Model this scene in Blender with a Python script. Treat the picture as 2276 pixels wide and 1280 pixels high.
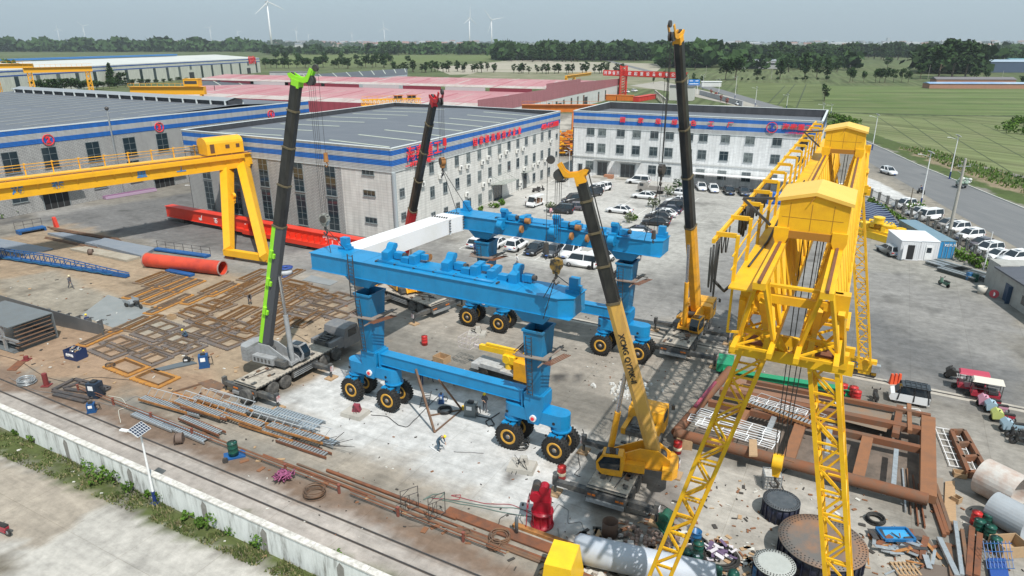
import bpy,bmesh,math,random
import numpy as np
from mathutils import Vector,Matrix,noise
for o in list(bpy.data.objects):bpy.data.objects.remove(o)
SC=bpy.context.scene
R=math.radians
HC=29.0;FPX=1518.0;PITCH=math.atan(548/FPX)
cd=bpy.data.cameras.new("camera");cam=bpy.data.objects.new("camera",cd)
SC.collection.objects.link(cam);SC.camera=cam
cd.sensor_width=36;cd.lens=FPX/2276*36;cd.clip_end=30000;cd.clip_start=.5
cam.location=(0,0,HC);cam.rotation_euler=(R(90)-PITCH,0,0)
SUN_EL=R(57);SUN_AZ=math.atan2(.42,-.91)
W=bpy.data.worlds.new("World");SC.world=W;W.use_nodes=True
nt=W.node_tree;bg=nt.nodes["Background"]
sky=nt.nodes.new("ShaderNodeTexSky");sky.sky_type='NISHITA';sky.sun_disc=False
sky.sun_elevation=SUN_EL;sky.sun_rotation=SUN_AZ
sky.air_density=1.0;sky.dust_density=2.6;sky.ozone_density=1.2;sky.altitude=40
hsv=nt.nodes.new("ShaderNodeHueSaturation");hsv.inputs['Saturation'].default_value=.55;hsv.inputs['Value'].default_value=1.0
gam=nt.nodes.new("ShaderNodeGamma");gam.inputs[1].default_value=.62
mulc=nt.nodes.new("ShaderNodeMix");mulc.data_type='RGBA';mulc.blend_type='MULTIPLY';mulc.inputs[0].default_value=1
mulc.inputs[7].default_value=(1.85,2.16,2.3,1)
nt.links.new(sky.outputs[0],gam.inputs[0]);nt.links.new(gam.outputs[0],hsv.inputs['Color']);nt.links.new(hsv.outputs[0],mulc.inputs[6])
pale=nt.nodes.new("ShaderNodeMix");pale.data_type='RGBA';pale.inputs[0].default_value=.72;pale.inputs[7].default_value=(3.55,4.55,5.15,1)
nt.links.new(mulc.outputs[2],pale.inputs[6]);nt.links.new(pale.outputs[2],bg.inputs[0]);bg.inputs[1].default_value=.12
sd=bpy.data.lights.new("sun",'SUN');sd.energy=4.3;sd.angle=R(.6);sd.color=(1,.955,.89)
sun=bpy.data.objects.new("sun",sd);SC.collection.objects.link(sun)
sh=Vector((-.42*.65,.91*.65,-1));sun.rotation_euler=sh.to_track_quat('-Z','Y').to_euler();sun.location=(0,0,80)
SC.view_settings.view_transform='Standard';SC.view_settings.look='None'
SC.view_settings.exposure=0.18;SC.view_settings.gamma=1
SC.cycles.max_bounces=5;SC.cycles.volume_bounces=0
_s,_c=math.sin(PITCH),math.cos(PITCH)
def ray(x,y):
 dx=(x-1138)/FPX;dy=(640-y)/FPX
 return Vector((dx,_c+dy*_s,-_s+dy*_c))
def G(x,y,z=0.0):
 d=ray(x,y);t=(z-HC)/d.z
 return Vector((d.x*t,d.y*t,z))
def PX(p):
 zf=p[1]*_c-(p[2]-HC)*_s;u=p[1]*_s+(p[2]-HC)*_c
 return(1138+FPX*p[0]/zf,640-FPX*u/zf)
def HZ(p,y):
 lo,hi=-5.,300.
 for _ in range(50):
  m=(lo+hi)/2
  if PX((p[0],p[1],m))[1]>y:lo=m
  else:hi=m
 return lo
def ang(a,b):return math.atan2(b[1]-a[1],b[0]-a[0])
MATS={}
def M(name,col,rough=.6,metal=0.,dirt=None,bump=0.,spec=.5,emit=None,alpha=None,coat=0.):
 """dirt=(colour, scale, amount[, stretch vector])"""
 if name in MATS:return MATS[name]
 m=bpy.data.materials.new(name);m.use_nodes=True;MATS[name]=m
 n=m.node_tree;b=n.nodes["Principled BSDF"]
 c4=(*col,1)
 b.inputs['Base Color'].default_value=c4;b.inputs['Roughness'].default_value=rough
 b.inputs['Metallic'].default_value=metal;b.inputs['Specular IOR Level'].default_value=spec
 if coat:b.inputs['Coat Weight'].default_value=coat
 m.diffuse_color=c4
 if dirt or bump:
  tc=n.nodes.new("ShaderNodeTexCoord");mp=n.nodes.new("ShaderNodeMapping")
  n.links.new(tc.outputs['Object'],mp.inputs[0])
  st=dirt[3]if dirt and len(dirt)>3 else(1,1,1)
  mp.inputs['Scale'].default_value=st
  nz=n.nodes.new("ShaderNodeTexNoise");nz.inputs['Scale'].default_value=dirt[1]if dirt else 3
  nz.inputs['Detail'].default_value=6;nz.inputs['Roughness'].default_value=.65
  n.links.new(mp.outputs[0],nz.inputs[0])
  if dirt:
   mr=n.nodes.new("ShaderNodeMapRange");a=dirt[2]
   mr.inputs[1].default_value=.42;mr.inputs[2].default_value=.68;mr.inputs[3].default_value=0;mr.inputs[4].default_value=a
   n.links.new(nz.outputs[0],mr.inputs[0])
   mx=n.nodes.new("ShaderNodeMix");mx.data_type='RGBA'
   mx.inputs[6].default_value=c4;mx.inputs[7].default_value=(*dirt[0],1)
   n.links.new(mr.outputs[0],mx.inputs[0]);n.links.new(mx.outputs[2],b.inputs['Base Color'])
  if bump:
   bp=n.nodes.new("ShaderNodeBump");bp.inputs['Strength'].default_value=bump;bp.inputs['Distance'].default_value=.05
   n.links.new(nz.outputs[0],bp.inputs['Height']);n.links.new(bp.outputs[0],b.inputs['Normal'])
 if emit:
  b.inputs['Emission Color'].default_value=(*emit[0],1);b.inputs['Emission Strength'].default_value=emit[1]
 return m
class MB:
 def __init__(s):s.v=[];s.f=[];s.m=[];s.mi=0;s.X=None;s.sm=[]
 def add(s,vs,fs,mi=None,smooth=False):
  k=len(s.v);mi=s.mi if mi is None else mi
  if s.X is not None:vs=[tuple(s.X@Vector(p))for p in vs]
  s.v+=[tuple(p)for p in vs]
  for f in fs:s.f.append([i+k for i in f]);s.m.append(mi);s.sm.append(smooth)
  return s
 def box(s,c,d,rz=0,mi=None,taper=1.0):
  x,y,z=d[0]/2,d[1]/2,d[2]/2;ca,sa=math.cos(rz),math.sin(rz);vs=[]
  for k,t in((-1,1),(1,taper)):
   for a,b in((-1,-1),(1,-1),(1,1),(-1,1)):
    px,py=a*x*t,b*y*t;vs.append((c[0]+px*ca-py*sa,c[1]+px*sa+py*ca,c[2]+k*z))
  return s.add(vs,[(3,2,1,0),(4,5,6,7),(0,1,5,4),(1,2,6,5),(2,3,7,6),(3,0,4,7)],mi)
 def b2(s,lo,hi,mi=None):
  return s.box([(a+b)/2 for a,b in zip(lo,hi)],[b-a for a,b in zip(lo,hi)],0,mi)
 def frame(s,p,q,up=None):
  d=Vector(q)-Vector(p)
  if d.length<1e-6:d=Vector((0,0,1e-4))
  d.normalize()
  u=Vector(up)if up is not None else(Vector((0,0,1))if abs(d.z)<.97 else Vector((0,1,0)))
  a=d.cross(u).normalized();b=a.cross(d).normalized()
  return a,b
 def bar(s,p,q,w,h=None,mi=None,up=None,w2=None,h2=None):
  h=w if h is None else h;a,b=s.frame(p,q,up);vs=[]
  for P,ww,hh in((p,w,h),(q,w2 or w,h2 or h)):
   P=Vector(P)
   for i,j in((-1,-1),(1,-1),(1,1),(-1,1)):vs.append(P+a*(i*ww/2)+b*(j*hh/2))
  return s.add(vs,[(3,2,1,0),(4,5,6,7),(0,1,5,4),(1,2,6,5),(2,3,7,6),(3,0,4,7)],mi)
 def cyl(s,p,q,r,r2=None,n=12,mi=None,caps=True,smooth=True):
  r2=r if r2 is None else r2;a,b=s.frame(p,q);vs=[]
  for P,rr in((p,r),(q,r2)):
   P=Vector(P)
   for i in range(n):
    t=2*math.pi*i/n;vs.append(P+a*(rr*math.cos(t))+b*(rr*math.sin(t)))
  fs=[(i,(i+1)%n,n+(i+1)%n,n+i)for i in range(n)]
  s.add(vs,fs,mi,smooth)
  if caps:s.add(vs,[tuple(range(n-1,-1,-1)),tuple(range(n,2*n))],mi)
  return s
 def pipe(s,p,q,r,t,n=24,mi=None):
  a,b=s.frame(p,q);vs=[]
  for P,rr in((p,r),(q,r),(q,r-t),(p,r-t)):
   P=Vector(P)
   for i in range(n):
    th=2*math.pi*i/n;vs.append(P+a*(rr*math.cos(th))+b*(rr*math.sin(th)))
  fs=[]
  for k in range(4):
   k2=(k+1)%4
   fs+=[(k*n+i,k*n+(i+1)%n,k2*n+(i+1)%n,k2*n+i)for i in range(n)]
  return s.add(vs,fs,mi,False)
 def lathe(s,prof,c=(0,0,0),ax=(0,0,1),n=16,mi=None,smooth=True):
  c=Vector(c);ax=Vector(ax).normalized();a,b=s.frame(c,c+ax);vs=[]
  for r,h in prof:
   for i in range(n):
    t=2*math.pi*i/n;vs.append(c+ax*h+a*(r*math.cos(t))+b*(r*math.sin(t)))
  fs=[]
  for k in range(len(prof)-1):fs+=[(k*n+i,k*n+(i+1)%n,(k+1)*n+(i+1)%n,(k+1)*n+i)for i in range(n)]
  if prof[0][0]>1e-4:fs.append(tuple(range(n-1,-1,-1)))
  if prof[-1][0]>1e-4:fs.append(tuple(range((len(prof)-1)*n,len(prof)*n)))
  return s.add(vs,fs,mi,smooth)
 def ext(s,poly,z0,z1,mi=None,topmi=None):
  n=len(poly);vs=[(p[0],p[1],z0)for p in poly]+[(p[0],p[1],z1)for p in poly]
  s.add(vs,[tuple(range(n-1,-1,-1))]+[(i,(i+1)%n,n+(i+1)%n,n+i)for i in range(n)],mi)
  return s.add(vs,[tuple(range(n,2*n))],mi if topmi is None else topmi)
 def extp(s,poly,o,ax,ay,th,mi=None):
  """polygon (a,b) in the plane o+ax*a+ay*b, thickness th centred along the normal"""
  o=Vector(o);ax=Vector(ax).normalized();ay=Vector(ay).normalized();nn=ax.cross(ay).normalized();n=len(poly);vs=[]
  for k in(-.5,.5):vs+=[o+ax*p[0]+ay*p[1]+nn*(th*k)for p in poly]
  return s.add(vs,[tuple(range(n-1,-1,-1)),tuple(range(n,2*n))]+[(i,(i+1)%n,n+(i+1)%n,n+i)for i in range(n)],mi)
 def tube(s,pts,r,n=6,mi=None,smooth=True):
  pts=[Vector(p)for p in pts];vs=[];m=len(pts);up=None
  for k,P in enumerate(pts):
   d=(pts[min(k+1,m-1)]-pts[max(k-1,0)])
   if d.length<1e-6:d=Vector((0,0,1))
   d.normalize()
   if up is None:up=Vector((0,0,1))if abs(d.z)<.9 else Vector((1,0,0))
   a=d.cross(up)
   if a.length<1e-4:a=d.cross(Vector((1,0,0)))
   a.normalize();b=a.cross(d).normalized();up=b
   for i in range(n):
    t=2*math.pi*i/n;vs.append(P+a*(r*math.cos(t))+b*(r*math.sin(t)))
  fs=[]
  for k in range(m-1):fs+=[(k*n+i,k*n+(i+1)%n,(k+1)*n+(i+1)%n,(k+1)*n+i)for i in range(n)]
  fs+=[tuple(range(n-1,-1,-1)),tuple(range((m-1)*n,m*n))]
  return s.add(vs,fs,mi,smooth)
 def quad(s,a,b,c,d,mi=None):return s.add([a,b,c,d],[(0,1,2,3)],mi)
 def ball(s,c,r,n=8,mi=None,sq=(1,1,1)):
  prof=[(math.sin(math.pi*i/n),-math.cos(math.pi*i/n))for i in range(n+1)];m=n+2;vs=[]
  for a,h in prof:
   for i in range(m):
    t=2*math.pi*i/m;vs.append((c[0]+r*a*math.cos(t)*sq[0],c[1]+r*a*math.sin(t)*sq[1],c[2]+r*h*sq[2]))
  fs=[]
  for k in range(n):fs+=[(k*m+i,k*m+(i+1)%m,(k+1)*m+(i+1)%m,(k+1)*m+i)for i in range(m)]
  return s.add(vs,fs,mi,True)
 def mesh(s,name,mats):
  me=bpy.data.meshes.new(name);me.from_pydata(s.v,[],s.f)
  for m in(mats if isinstance(mats,(list,tuple))else[mats]):me.materials.append(m)
  me.polygons.foreach_set('material_index',s.m);me.polygons.foreach_set('use_smooth',s.sm)
  me.validate();me.update()
  return me
 def build(s,name,mats,parent=None,loc=None,rz=0,bevel=0):
  me=s.mesh(name,mats)
  o=bpy.data.objects.new(name,me);SC.collection.objects.link(o)
  if parent:o.parent=parent
  if loc is not None:o.location=loc
  o.rotation_euler=(0,0,rz)
  if bevel:
   b=o.modifiers.new("bevel",'BEVEL');b.width=bevel;b.segments=1;b.limit_method='ANGLE'
  return o
def tag(o,label=None,cat=None,group=None,kind=None):
 if label:o['label']=label
 if cat:o['category']=cat
 if group:o['group']=group
 if kind:o['kind']=kind
 return o
def empty(name,loc,rz=0,label=None,cat=None,group=None):
 o=bpy.data.objects.new(name,None);SC.collection.objects.link(o);o.empty_display_size=.3
 o.location=(loc[0],loc[1],loc[2]if len(loc)>2 else 0);o.rotation_euler=(0,0,rz)
 return tag(o,label,cat,group)
def copy_tree(o,parent=None):
 c=o.copy();SC.collection.objects.link(c)
 if parent:c.parent=parent
 for ch in o.children:copy_tree(ch,c)
 return c
def place(o,loc,rz=0,label=None,cat=None,group=None,first=False,scale=None):
 c=o if first else copy_tree(o)
 c.location=(loc[0],loc[1],loc[2]if len(loc)>2 else 0);c.rotation_euler=(0,0,rz)
 if scale:c.scale=(scale,)*3 if not isinstance(scale,tuple)else scale
 return tag(c,label,cat,group)
_proto_used=set()
def inst(proto,loc,rz=0,label=None,cat=None,group=None,scale=None):
 f=proto.name not in _proto_used;_proto_used.add(proto.name)
 if 'label' in proto and not label:label=proto['label']
 return place(proto,loc,rz,label,cat or proto.get('category'),group,f,scale)
_txc={}
def text_mesh(s,size,ext=.02,align='CENTER',bold=0.):
 cu=bpy.data.curves.new("t",'FONT');cu.body=s;cu.size=size;cu.extrude=ext
 cu.align_x=align;cu.align_y='CENTER';cu.offset=bold;cu.resolution_u=2
 ob=bpy.data.objects.new("t",cu);SC.collection.objects.link(ob)
 bpy.context.view_layer.update()
 me=bpy.data.meshes.new_from_object(ob.evaluated_get(bpy.context.evaluated_depsgraph_get()))
 bpy.data.objects.remove(ob);bpy.data.curves.remove(cu)
 return me
def text(s,size,o,ax,ay,mat,parent=None,name='lettering',ext=.02,align='CENTER',bold=0.,sx=1.):
 """lettering on the plane at o, reading along ax, upwards ay"""
 me=text_mesh(s,size,ext,align,bold);me.materials.clear();me.materials.append(mat)
 ob=bpy.data.objects.new(name,me);SC.collection.objects.link(ob)
 ax=Vector(ax).normalized();ay=Vector(ay).normalized();az=ax.cross(ay).normalized();ay=az.cross(ax)
 mtx=Matrix.Translation(Vector(o))@Matrix((ax,ay,az)).transposed().to_4x4()@Matrix.Diagonal((sx,1,1,1))
 if parent:ob.parent=parent
 ob.matrix_local=mtx
 return ob
def inpoly(x,y,P):
 c=False;n=len(P);j=n-1
 for i in range(n):
  if(P[i][1]>y)!=(P[j][1]>y)and x<(P[j][0]-P[i][0])*(y-P[i][1])/(P[j][1]-P[i][1])+P[i][0]:c=not c
  j=i
 return c
STEEL=M('dark_steel',(.06,.062,.066),.5,.3,((.14,.10,.07),2.5,.5))
RUST=M('rusted_steel',(.20,.075,.035),.85,0,((.09,.05,.035),1.6,.8),.3)
RUST2=M('rusted_orange_steel',(.38,.17,.05),.8,0,((.16,.07,.03),1.8,.8),.2)
RUSTD=M('dark_rusted_plate',(.13,.085,.06),.85,0,((.23,.11,.05),1.3,.7),.2)
BLACK=M('black_rubber',(.018,.018,.018),.8,0,((.07,.065,.055),4,.5))
ROPE=M('wire_rope',(.03,.03,.03),.6)
WHITE=M('white_paint',(.78,.79,.80),.45,0,((.55,.54,.5),1.5,.35))
GALV=M('galvanised_steel',(.48,.51,.53),.4,.6,((.25,.26,.27),4,.5))
GLASS=M('dark_glass',(.012,.02,.028),.08,0,spec=.8)
YEL=M('yellow_paint',(.86,.54,.016),.45,0,((.55,.28,.03),.9,.35),coat=.1)
YELC=M('crane_yellow_paint',(.80,.37,.015),.45,0,((.30,.16,.04),1.2,.45))
CONC=M('concrete',(.42,.40,.36),.9,0,((.26,.25,.22),.8,.6),.2)
WOOD=M('raw_wood',(.42,.28,.16),.8,0,((.24,.16,.09),3,.6,(1,8,1)))
CHROME=M('chrome_rod',(.6,.6,.62),.2,.9)
U=Vector((math.cos(R(-28.6)),math.sin(R(-28.6)),0));V=Vector((-U.y,U.x,0))
def nz_np(X,Y,sc,seed=0):
 """cheap value noise on arrays"""
 x=X*sc+seed*17.3;y=Y*sc+seed*7.7
 xi=np.floor(x).astype(np.int64);yi=np.floor(y).astype(np.int64);fx=x-xi;fy=y-yi
 fx=fx*fx*(3-2*fx);fy=fy*fy*(3-2*fy)
 def h(a,b):
  n=(a*374761393+b*668265263)&0x7fffffff;n=((n^(n>>13))*1274126177)&0x7fffffff
  return((n^(n>>16))&0xffff)/65535.
 return(h(xi,yi)*(1-fx)+h(xi+1,yi)*fx)*(1-fy)+(h(xi,yi+1)*(1-fx)+h(xi+1,yi+1)*fx)*fy
def fbm(X,Y,sc,seed=0):return(nz_np(X,Y,sc,seed)+.5*nz_np(X,Y,sc*2.1,seed+1)+.25*nz_np(X,Y,sc*4.3,seed+2))/1.75
def sdist(X,Y,P):
 n=len(P);d=np.full(X.shape,1e9);ins=np.zeros(X.shape,bool);j=n-1
 for i in range(n):
  ax,ay=P[j];bx,by=P[i];ex,ey=bx-ax,by-ay;L=ex*ex+ey*ey+1e-9
  t=np.clip(((X-ax)*ex+(Y-ay)*ey)/L,0,1);d=np.minimum(d,np.hypot(X-ax-t*ex,Y-ay-t*ey))
  with np.errstate(divide='ignore',invalid='ignore'):
   c=((by>Y)!=(ay>Y))&(X<(ax-bx)*(Y-by)/((ay-by)if ay!=by else 1e-9)+bx)
  ins^=c;j=i
 return np.where(ins,d,-d)
def gp(*pts):return[tuple(G(x,y)[:2])for x,y in pts]
ROAD_L=[(60,30),(66,55),(72,80),(80,121),(90,170),(96,195),(108,262),(118,337),(124,430),(131,555),(139,800),(160,1500)]
ROAD_R=[(76,30),(82,55),(87,80),(94,121),(101,170),(106,195),(117,262),(127,337),(133,430),(140,555),(148,800),(168,1500)]
YB=[(-150,18),(150,18),(150,60),(128,90),(118,130),(116,195),(124,262),(134,340),(90,340),(60,300),(20,300),(-150,260)]
Z=[([(-150,18),(150,18),(150,340),(-150,340)],(.215,.20,.175),1,0),(gp((0,470),(120,490),(330,540),(480,590),(640,615),(900,700),(1300,720),(1700,790),(1960,850),(2276,960),(2276,560),(1900,440),(1650,430),(1500,520),(1300,590),(1030,540),(880,510),(430,440),(200,460),(0,420)),(.245,.238,.226),3,4),(gp((0,470),(480,560),(650,560),(900,520),(430,425),(0,500)),(.150,.148,.146),3,3),(gp((1560,640),(1950,700),(2276,830),(2276,930),(1960,820),(1600,760)),(.150,.150,.150),6,4),(gp((1000,470),(1240,350),(1300,380),(1800,430),(1690,480),(1600,560),(1500,600),(1330,620),(1020,560)),(.36,.35,.325),5,4),(gp((1100,440),(1240,365),(1540,395),(1520,500),(1400,520)),(.44,.43,.405),6,5),(gp((1700,400),(1920,400),(2276,600),(2276,700),(1950,600)),(.27,.26,.235),5,5),(gp((-200,560),(60,520),(150,500),(330,560),(490,600),(650,625),(800,690),(790,760),(700,850),(500,900),(420,900),(200,860),(-200,770)),(.32,.245,.17),3,4),(gp((0,620),(120,600),(330,690),(480,760),(400,780),(230,720),(0,680)),(.30,.27,.22),1.5,1.5),(gp((-200,700),(0,740),(230,730),(480,820),(560,930),(420,900),(200,850),(-200,790)),(.31,.215,.145),2.5,4),(gp((600,600),(780,640),(860,700),(1150,800),(1300,860),(1450,900),(1600,780),(1500,720),(1300,700),(900,640)),(.31,.28,.24),4,4),(gp((560,905),(700,845),(790,800),(930,850),(1160,905),(1330,985),(1300,1080),(1480,1280),(1330,1280),(1180,1180),(1000,1105),(800,1015),(640,960)),(.50,.50,.49),.8,1.0),(gp((500,880),(600,900),(700,960),(900,1020),(1100,1120),(1350,1250),(1250,1270),(900,1120),(500,980),(300,930)),(.30,.265,.22),2.5,3),(gp((1300,1000),(1500,980),(1760,1060),(2060,1180),(2276,1250),(2276,1280),(1300,1280)),(.40,.375,.335),3,4),(gp((1290,1080),(1460,1120),(1480,1200),(1380,1240),(1290,1190)),(.20,.18,.155),2,3),(gp((1440,980),(1530,1000),(1520,1130),(1480,1280),(1440,1280)),(.21,.195,.18),1.5,2),(gp((740,1095),(800,1090),(880,1140),(830,1165),(770,1130)),(.055,.048,.042),1,1.2),(gp((1115,1050),(1140,1042),(1155,1060),(1130,1072)),(.16,.15,.14),.4,.4),(gp((1230,835),(1260,828),(1250,850),(1232,850)),(.09,.085,.08),.4,.5),(gp((1270,832),(1300,828),(1300,842),(1275,845)),(.09,.085,.08),.4,.5),(gp((2070,880),(2276,960),(2276,1280),(2090,1280),(2030,1100)),(.26,.245,.22),3,3),(gp((-300,715),(0,845),(400,980),(700,1090),(1000,1225),(1140,1290),(860,1290),(400,1100),(0,930),(-300,810)),(.37,.335,.305),.5,.4),(gp((-300,690),(0,812),(200,880),(400,950),(700,1062),(1000,1190),(1190,1290),(1100,1290),(800,1160),(400,998),(0,862),(-300,730)),(.19,.135,.10),.7,1.2),(gp((-300,830),(0,952),(400,1120),(860,1282),(900,1400),(560,1400),(640,1282),(380,1178),(225,1112),(0,1012),(-300,890)),(.085,.105,.035),.7,2.2),([(-90,70),(-75,57)]+gp((-200,935),(0,1016),(225,1118),(380,1185),(640,1290),(700,1340))+[(0,18),(-150,18),(-150,80)],(.43,.41,.375),.3,.35),(gp((-300,905),(0,1022),(235,1113),(95,1219),(-300,1110)),(.325,.285,.235),.15,.15),(gp((-60,1240),(30,1225),(60,1275),(-60,1300)),(.16,.14,.11),1,1.5),(gp((1900,375),(1925,375),(2300,560),(2700,740),(2700,900),(2276,720),(2200,600),(2060,520),(1905,440)),(.27,.245,.205),2,2.5),(gp((1905,385),(1945,400),(2065,462),(2035,478),(1905,425)),(.52,.52,.51),.3,.3),([(x+1,y)for x,y in ROAD_R]+[(180,1500),(146,340),(125,262),(117,195),(114,150),(112,121),(104,80),(100,30)],(.075,.105,.03),1,3),([(112,200),(105,160),(101,125),(97,95),(100,60),(108,60),(103,95),(106,125),(109,160),(115,200)],(.25,.20,.13),1.2,3),(gp((1820,330),(1840,270),(1900,260),(1935,330)),(.07,.11,.035),2,4),(gp((1240,300),(1320,235),(1660,235),(1650,215),(1400,185),(1380,215),(1230,275)),(.42,.39,.34),4,5),]
sx=.7;xs=np.arange(-150,151,sx);ys=np.arange(18,341,sx)
X,Y=np.meshgrid(xs,ys);C=np.zeros(X.shape+(3,))
n1=fbm(X,Y,.25,1);n2=fbm(X,Y,.9,5)
for P,col,fe,en in Z:
 d=sdist(X,Y,P)+(n1-.5)*en*1.6+(n2-.5)*en*.7
 w=np.clip(d/fe+.5,0,1)[...,None];C=C*(1-w)+np.array(col)*w
m1=fbm(X,Y,.07,9);uu=X*U.x+Y*U.y;vv=X*V.x+Y*V.y
m2=fbm(uu*.25,vv*1.6,.5,21);m3=fbm(X,Y,.45,33)
C*=.95*(1+(m1-.5)[...,None]*.32+(m2-.5)[...,None]*.22+(m3-.5)[...,None]*.22)
st=np.clip((fbm(X,Y,.33,44)-.66)*7,0,1)[...,None];C=C*(1-st*.35)
for(ax_,ay_,rr_,a0_,a1_)in((1150,540,11,90,200),(1150,540,12.8,100,215),(1130,545,14.5,110,190),(1500,600,9,-100,20),(1500,590,11,-80,40),(1480,600,13,-90,30),(1800,520,26,200,320),(1800,520,28,210,330),(1850,560,20,215,330),(2050,620,30,170,290),(2050,640,33,175,280),(420,440,30,230,330),(420,440,33,240,335)):
 c_=G(ax_,ay_);dd_=np.hypot(X-c_.x,Y-c_.y);an_=np.degrees(np.arctan2(Y-c_.y,X-c_.x));ok_=((an_-a0_)%360)<(a1_-a0_)
 C*=1-(np.clip(1-np.abs(dd_-rr_-(n1-.5)*1.5)/.55,0,1)*ok_*.20)[...,None]
ny,nx=X.shape
vs=np.stack([X,Y,np.full(X.shape,-.012)],-1).reshape(-1,3)
idx=np.arange(nx*ny).reshape(ny,nx)
q=np.stack([idx[:-1,:-1],idx[:-1,1:],idx[1:,1:],idx[1:,:-1]],-1).reshape(-1,4)
keep=(sdist(X[:-1,:-1]+sx/2,Y[:-1,:-1]+sx/2,YB)>0).reshape(-1);q=q[keep]
me=bpy.data.meshes.new("yard_ground");me.from_pydata(vs.tolist(),[],q.tolist())
ca=me.color_attributes.new("soil",'FLOAT_COLOR','POINT')
cc=np.concatenate([C.reshape(-1,3),np.ones((nx*ny,1))],1).astype(np.float32);ca.data.foreach_set("color",cc.reshape(-1))
def ground_mat():
 m=bpy.data.materials.new("yard_surface");m.use_nodes=True;n=m.node_tree;b=n.nodes["Principled BSDF"];L=n.links.new
 at=n.nodes.new("ShaderNodeAttribute");at.attribute_name="soil"
 ge=n.nodes.new("ShaderNodeTexCoord");mp=n.nodes.new("ShaderNodeMapping");L(ge.outputs['Object'],mp.inputs[0])
 mp.inputs['Rotation'].default_value=(0,0,R(28.6))
 a=n.nodes.new("ShaderNodeTexNoise");a.inputs['Scale'].default_value=1.1;a.inputs['Detail'].default_value=10;a.inputs['Roughness'].default_value=.72
 L(mp.outputs[0],a.inputs[0])
 mp2=n.nodes.new("ShaderNodeMapping");mp2.inputs['Scale'].default_value=(.12,1.6,1);L(mp.outputs[0],mp2.inputs[0])
 s=n.nodes.new("ShaderNodeTexNoise");s.inputs['Scale'].default_value=1.3;s.inputs['Detail'].default_value=7;s.inputs['Distortion'].default_value=1.2;L(mp2.outputs[0],s.inputs[0])
 r1=n.nodes.new("ShaderNodeMapRange");r1.inputs[1].default_value=.25;r1.inputs[2].default_value=.75;r1.inputs[3].default_value=.66;r1.inputs[4].default_value=1.32;L(a.outputs[0],r1.inputs[0])
 r2=n.nodes.new("ShaderNodeMapRange");r2.inputs[1].default_value=.3;r2.inputs[2].default_value=.7;r2.inputs[3].default_value=.92;r2.inputs[4].default_value=1.07;L(s.outputs[0],r2.inputs[0])
 mu=n.nodes.new("ShaderNodeMath");mu.operation='MULTIPLY';L(r1.outputs[0],mu.inputs[0]);L(r2.outputs[0],mu.inputs[1])
 bk=n.nodes.new("ShaderNodeTexBrick");bk.offset=0;bk.inputs['Scale'].default_value=1;bk.inputs['Mortar Size'].default_value=.024;bk.inputs['Brick Width'].default_value=5.2;bk.inputs['Row Height'].default_value=4.4;bk.inputs['Mortar Smooth'].default_value=.3
 bk.inputs['Color1'].default_value=(1,1,1,1);bk.inputs['Color2'].default_value=(.93,.93,.93,1);bk.inputs['Mortar'].default_value=(.78,.77,.75,1)
 L(mp.outputs[0],bk.inputs[0])
 v1=n.nodes.new("ShaderNodeVectorMath");v1.operation='SCALE';L(at.outputs['Color'],v1.inputs[0]);L(mu.outputs[0],v1.inputs['Scale'])
 v2=n.nodes.new("ShaderNodeVectorMath");v2.operation='MULTIPLY';L(v1.outputs[0],v2.inputs[0]);L(bk.outputs[0],v2.inputs[1])
 L(v2.outputs[0],b.inputs['Base Color']);b.inputs['Roughness'].default_value=.93;b.inputs['Specular IOR Level'].default_value=.25
 bp=n.nodes.new("ShaderNodeBump");bp.inputs['Strength'].default_value=.35;bp.inputs['Distance'].default_value=.06;L(a.outputs[0],bp.inputs['Height']);L(bp.outputs[0],b.inputs['Normal'])
 return m
me.materials.append(ground_mat());yard=bpy.data.objects.new("yard_ground",me);SC.collection.objects.link(yard);tag(yard,kind='structure')
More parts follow.
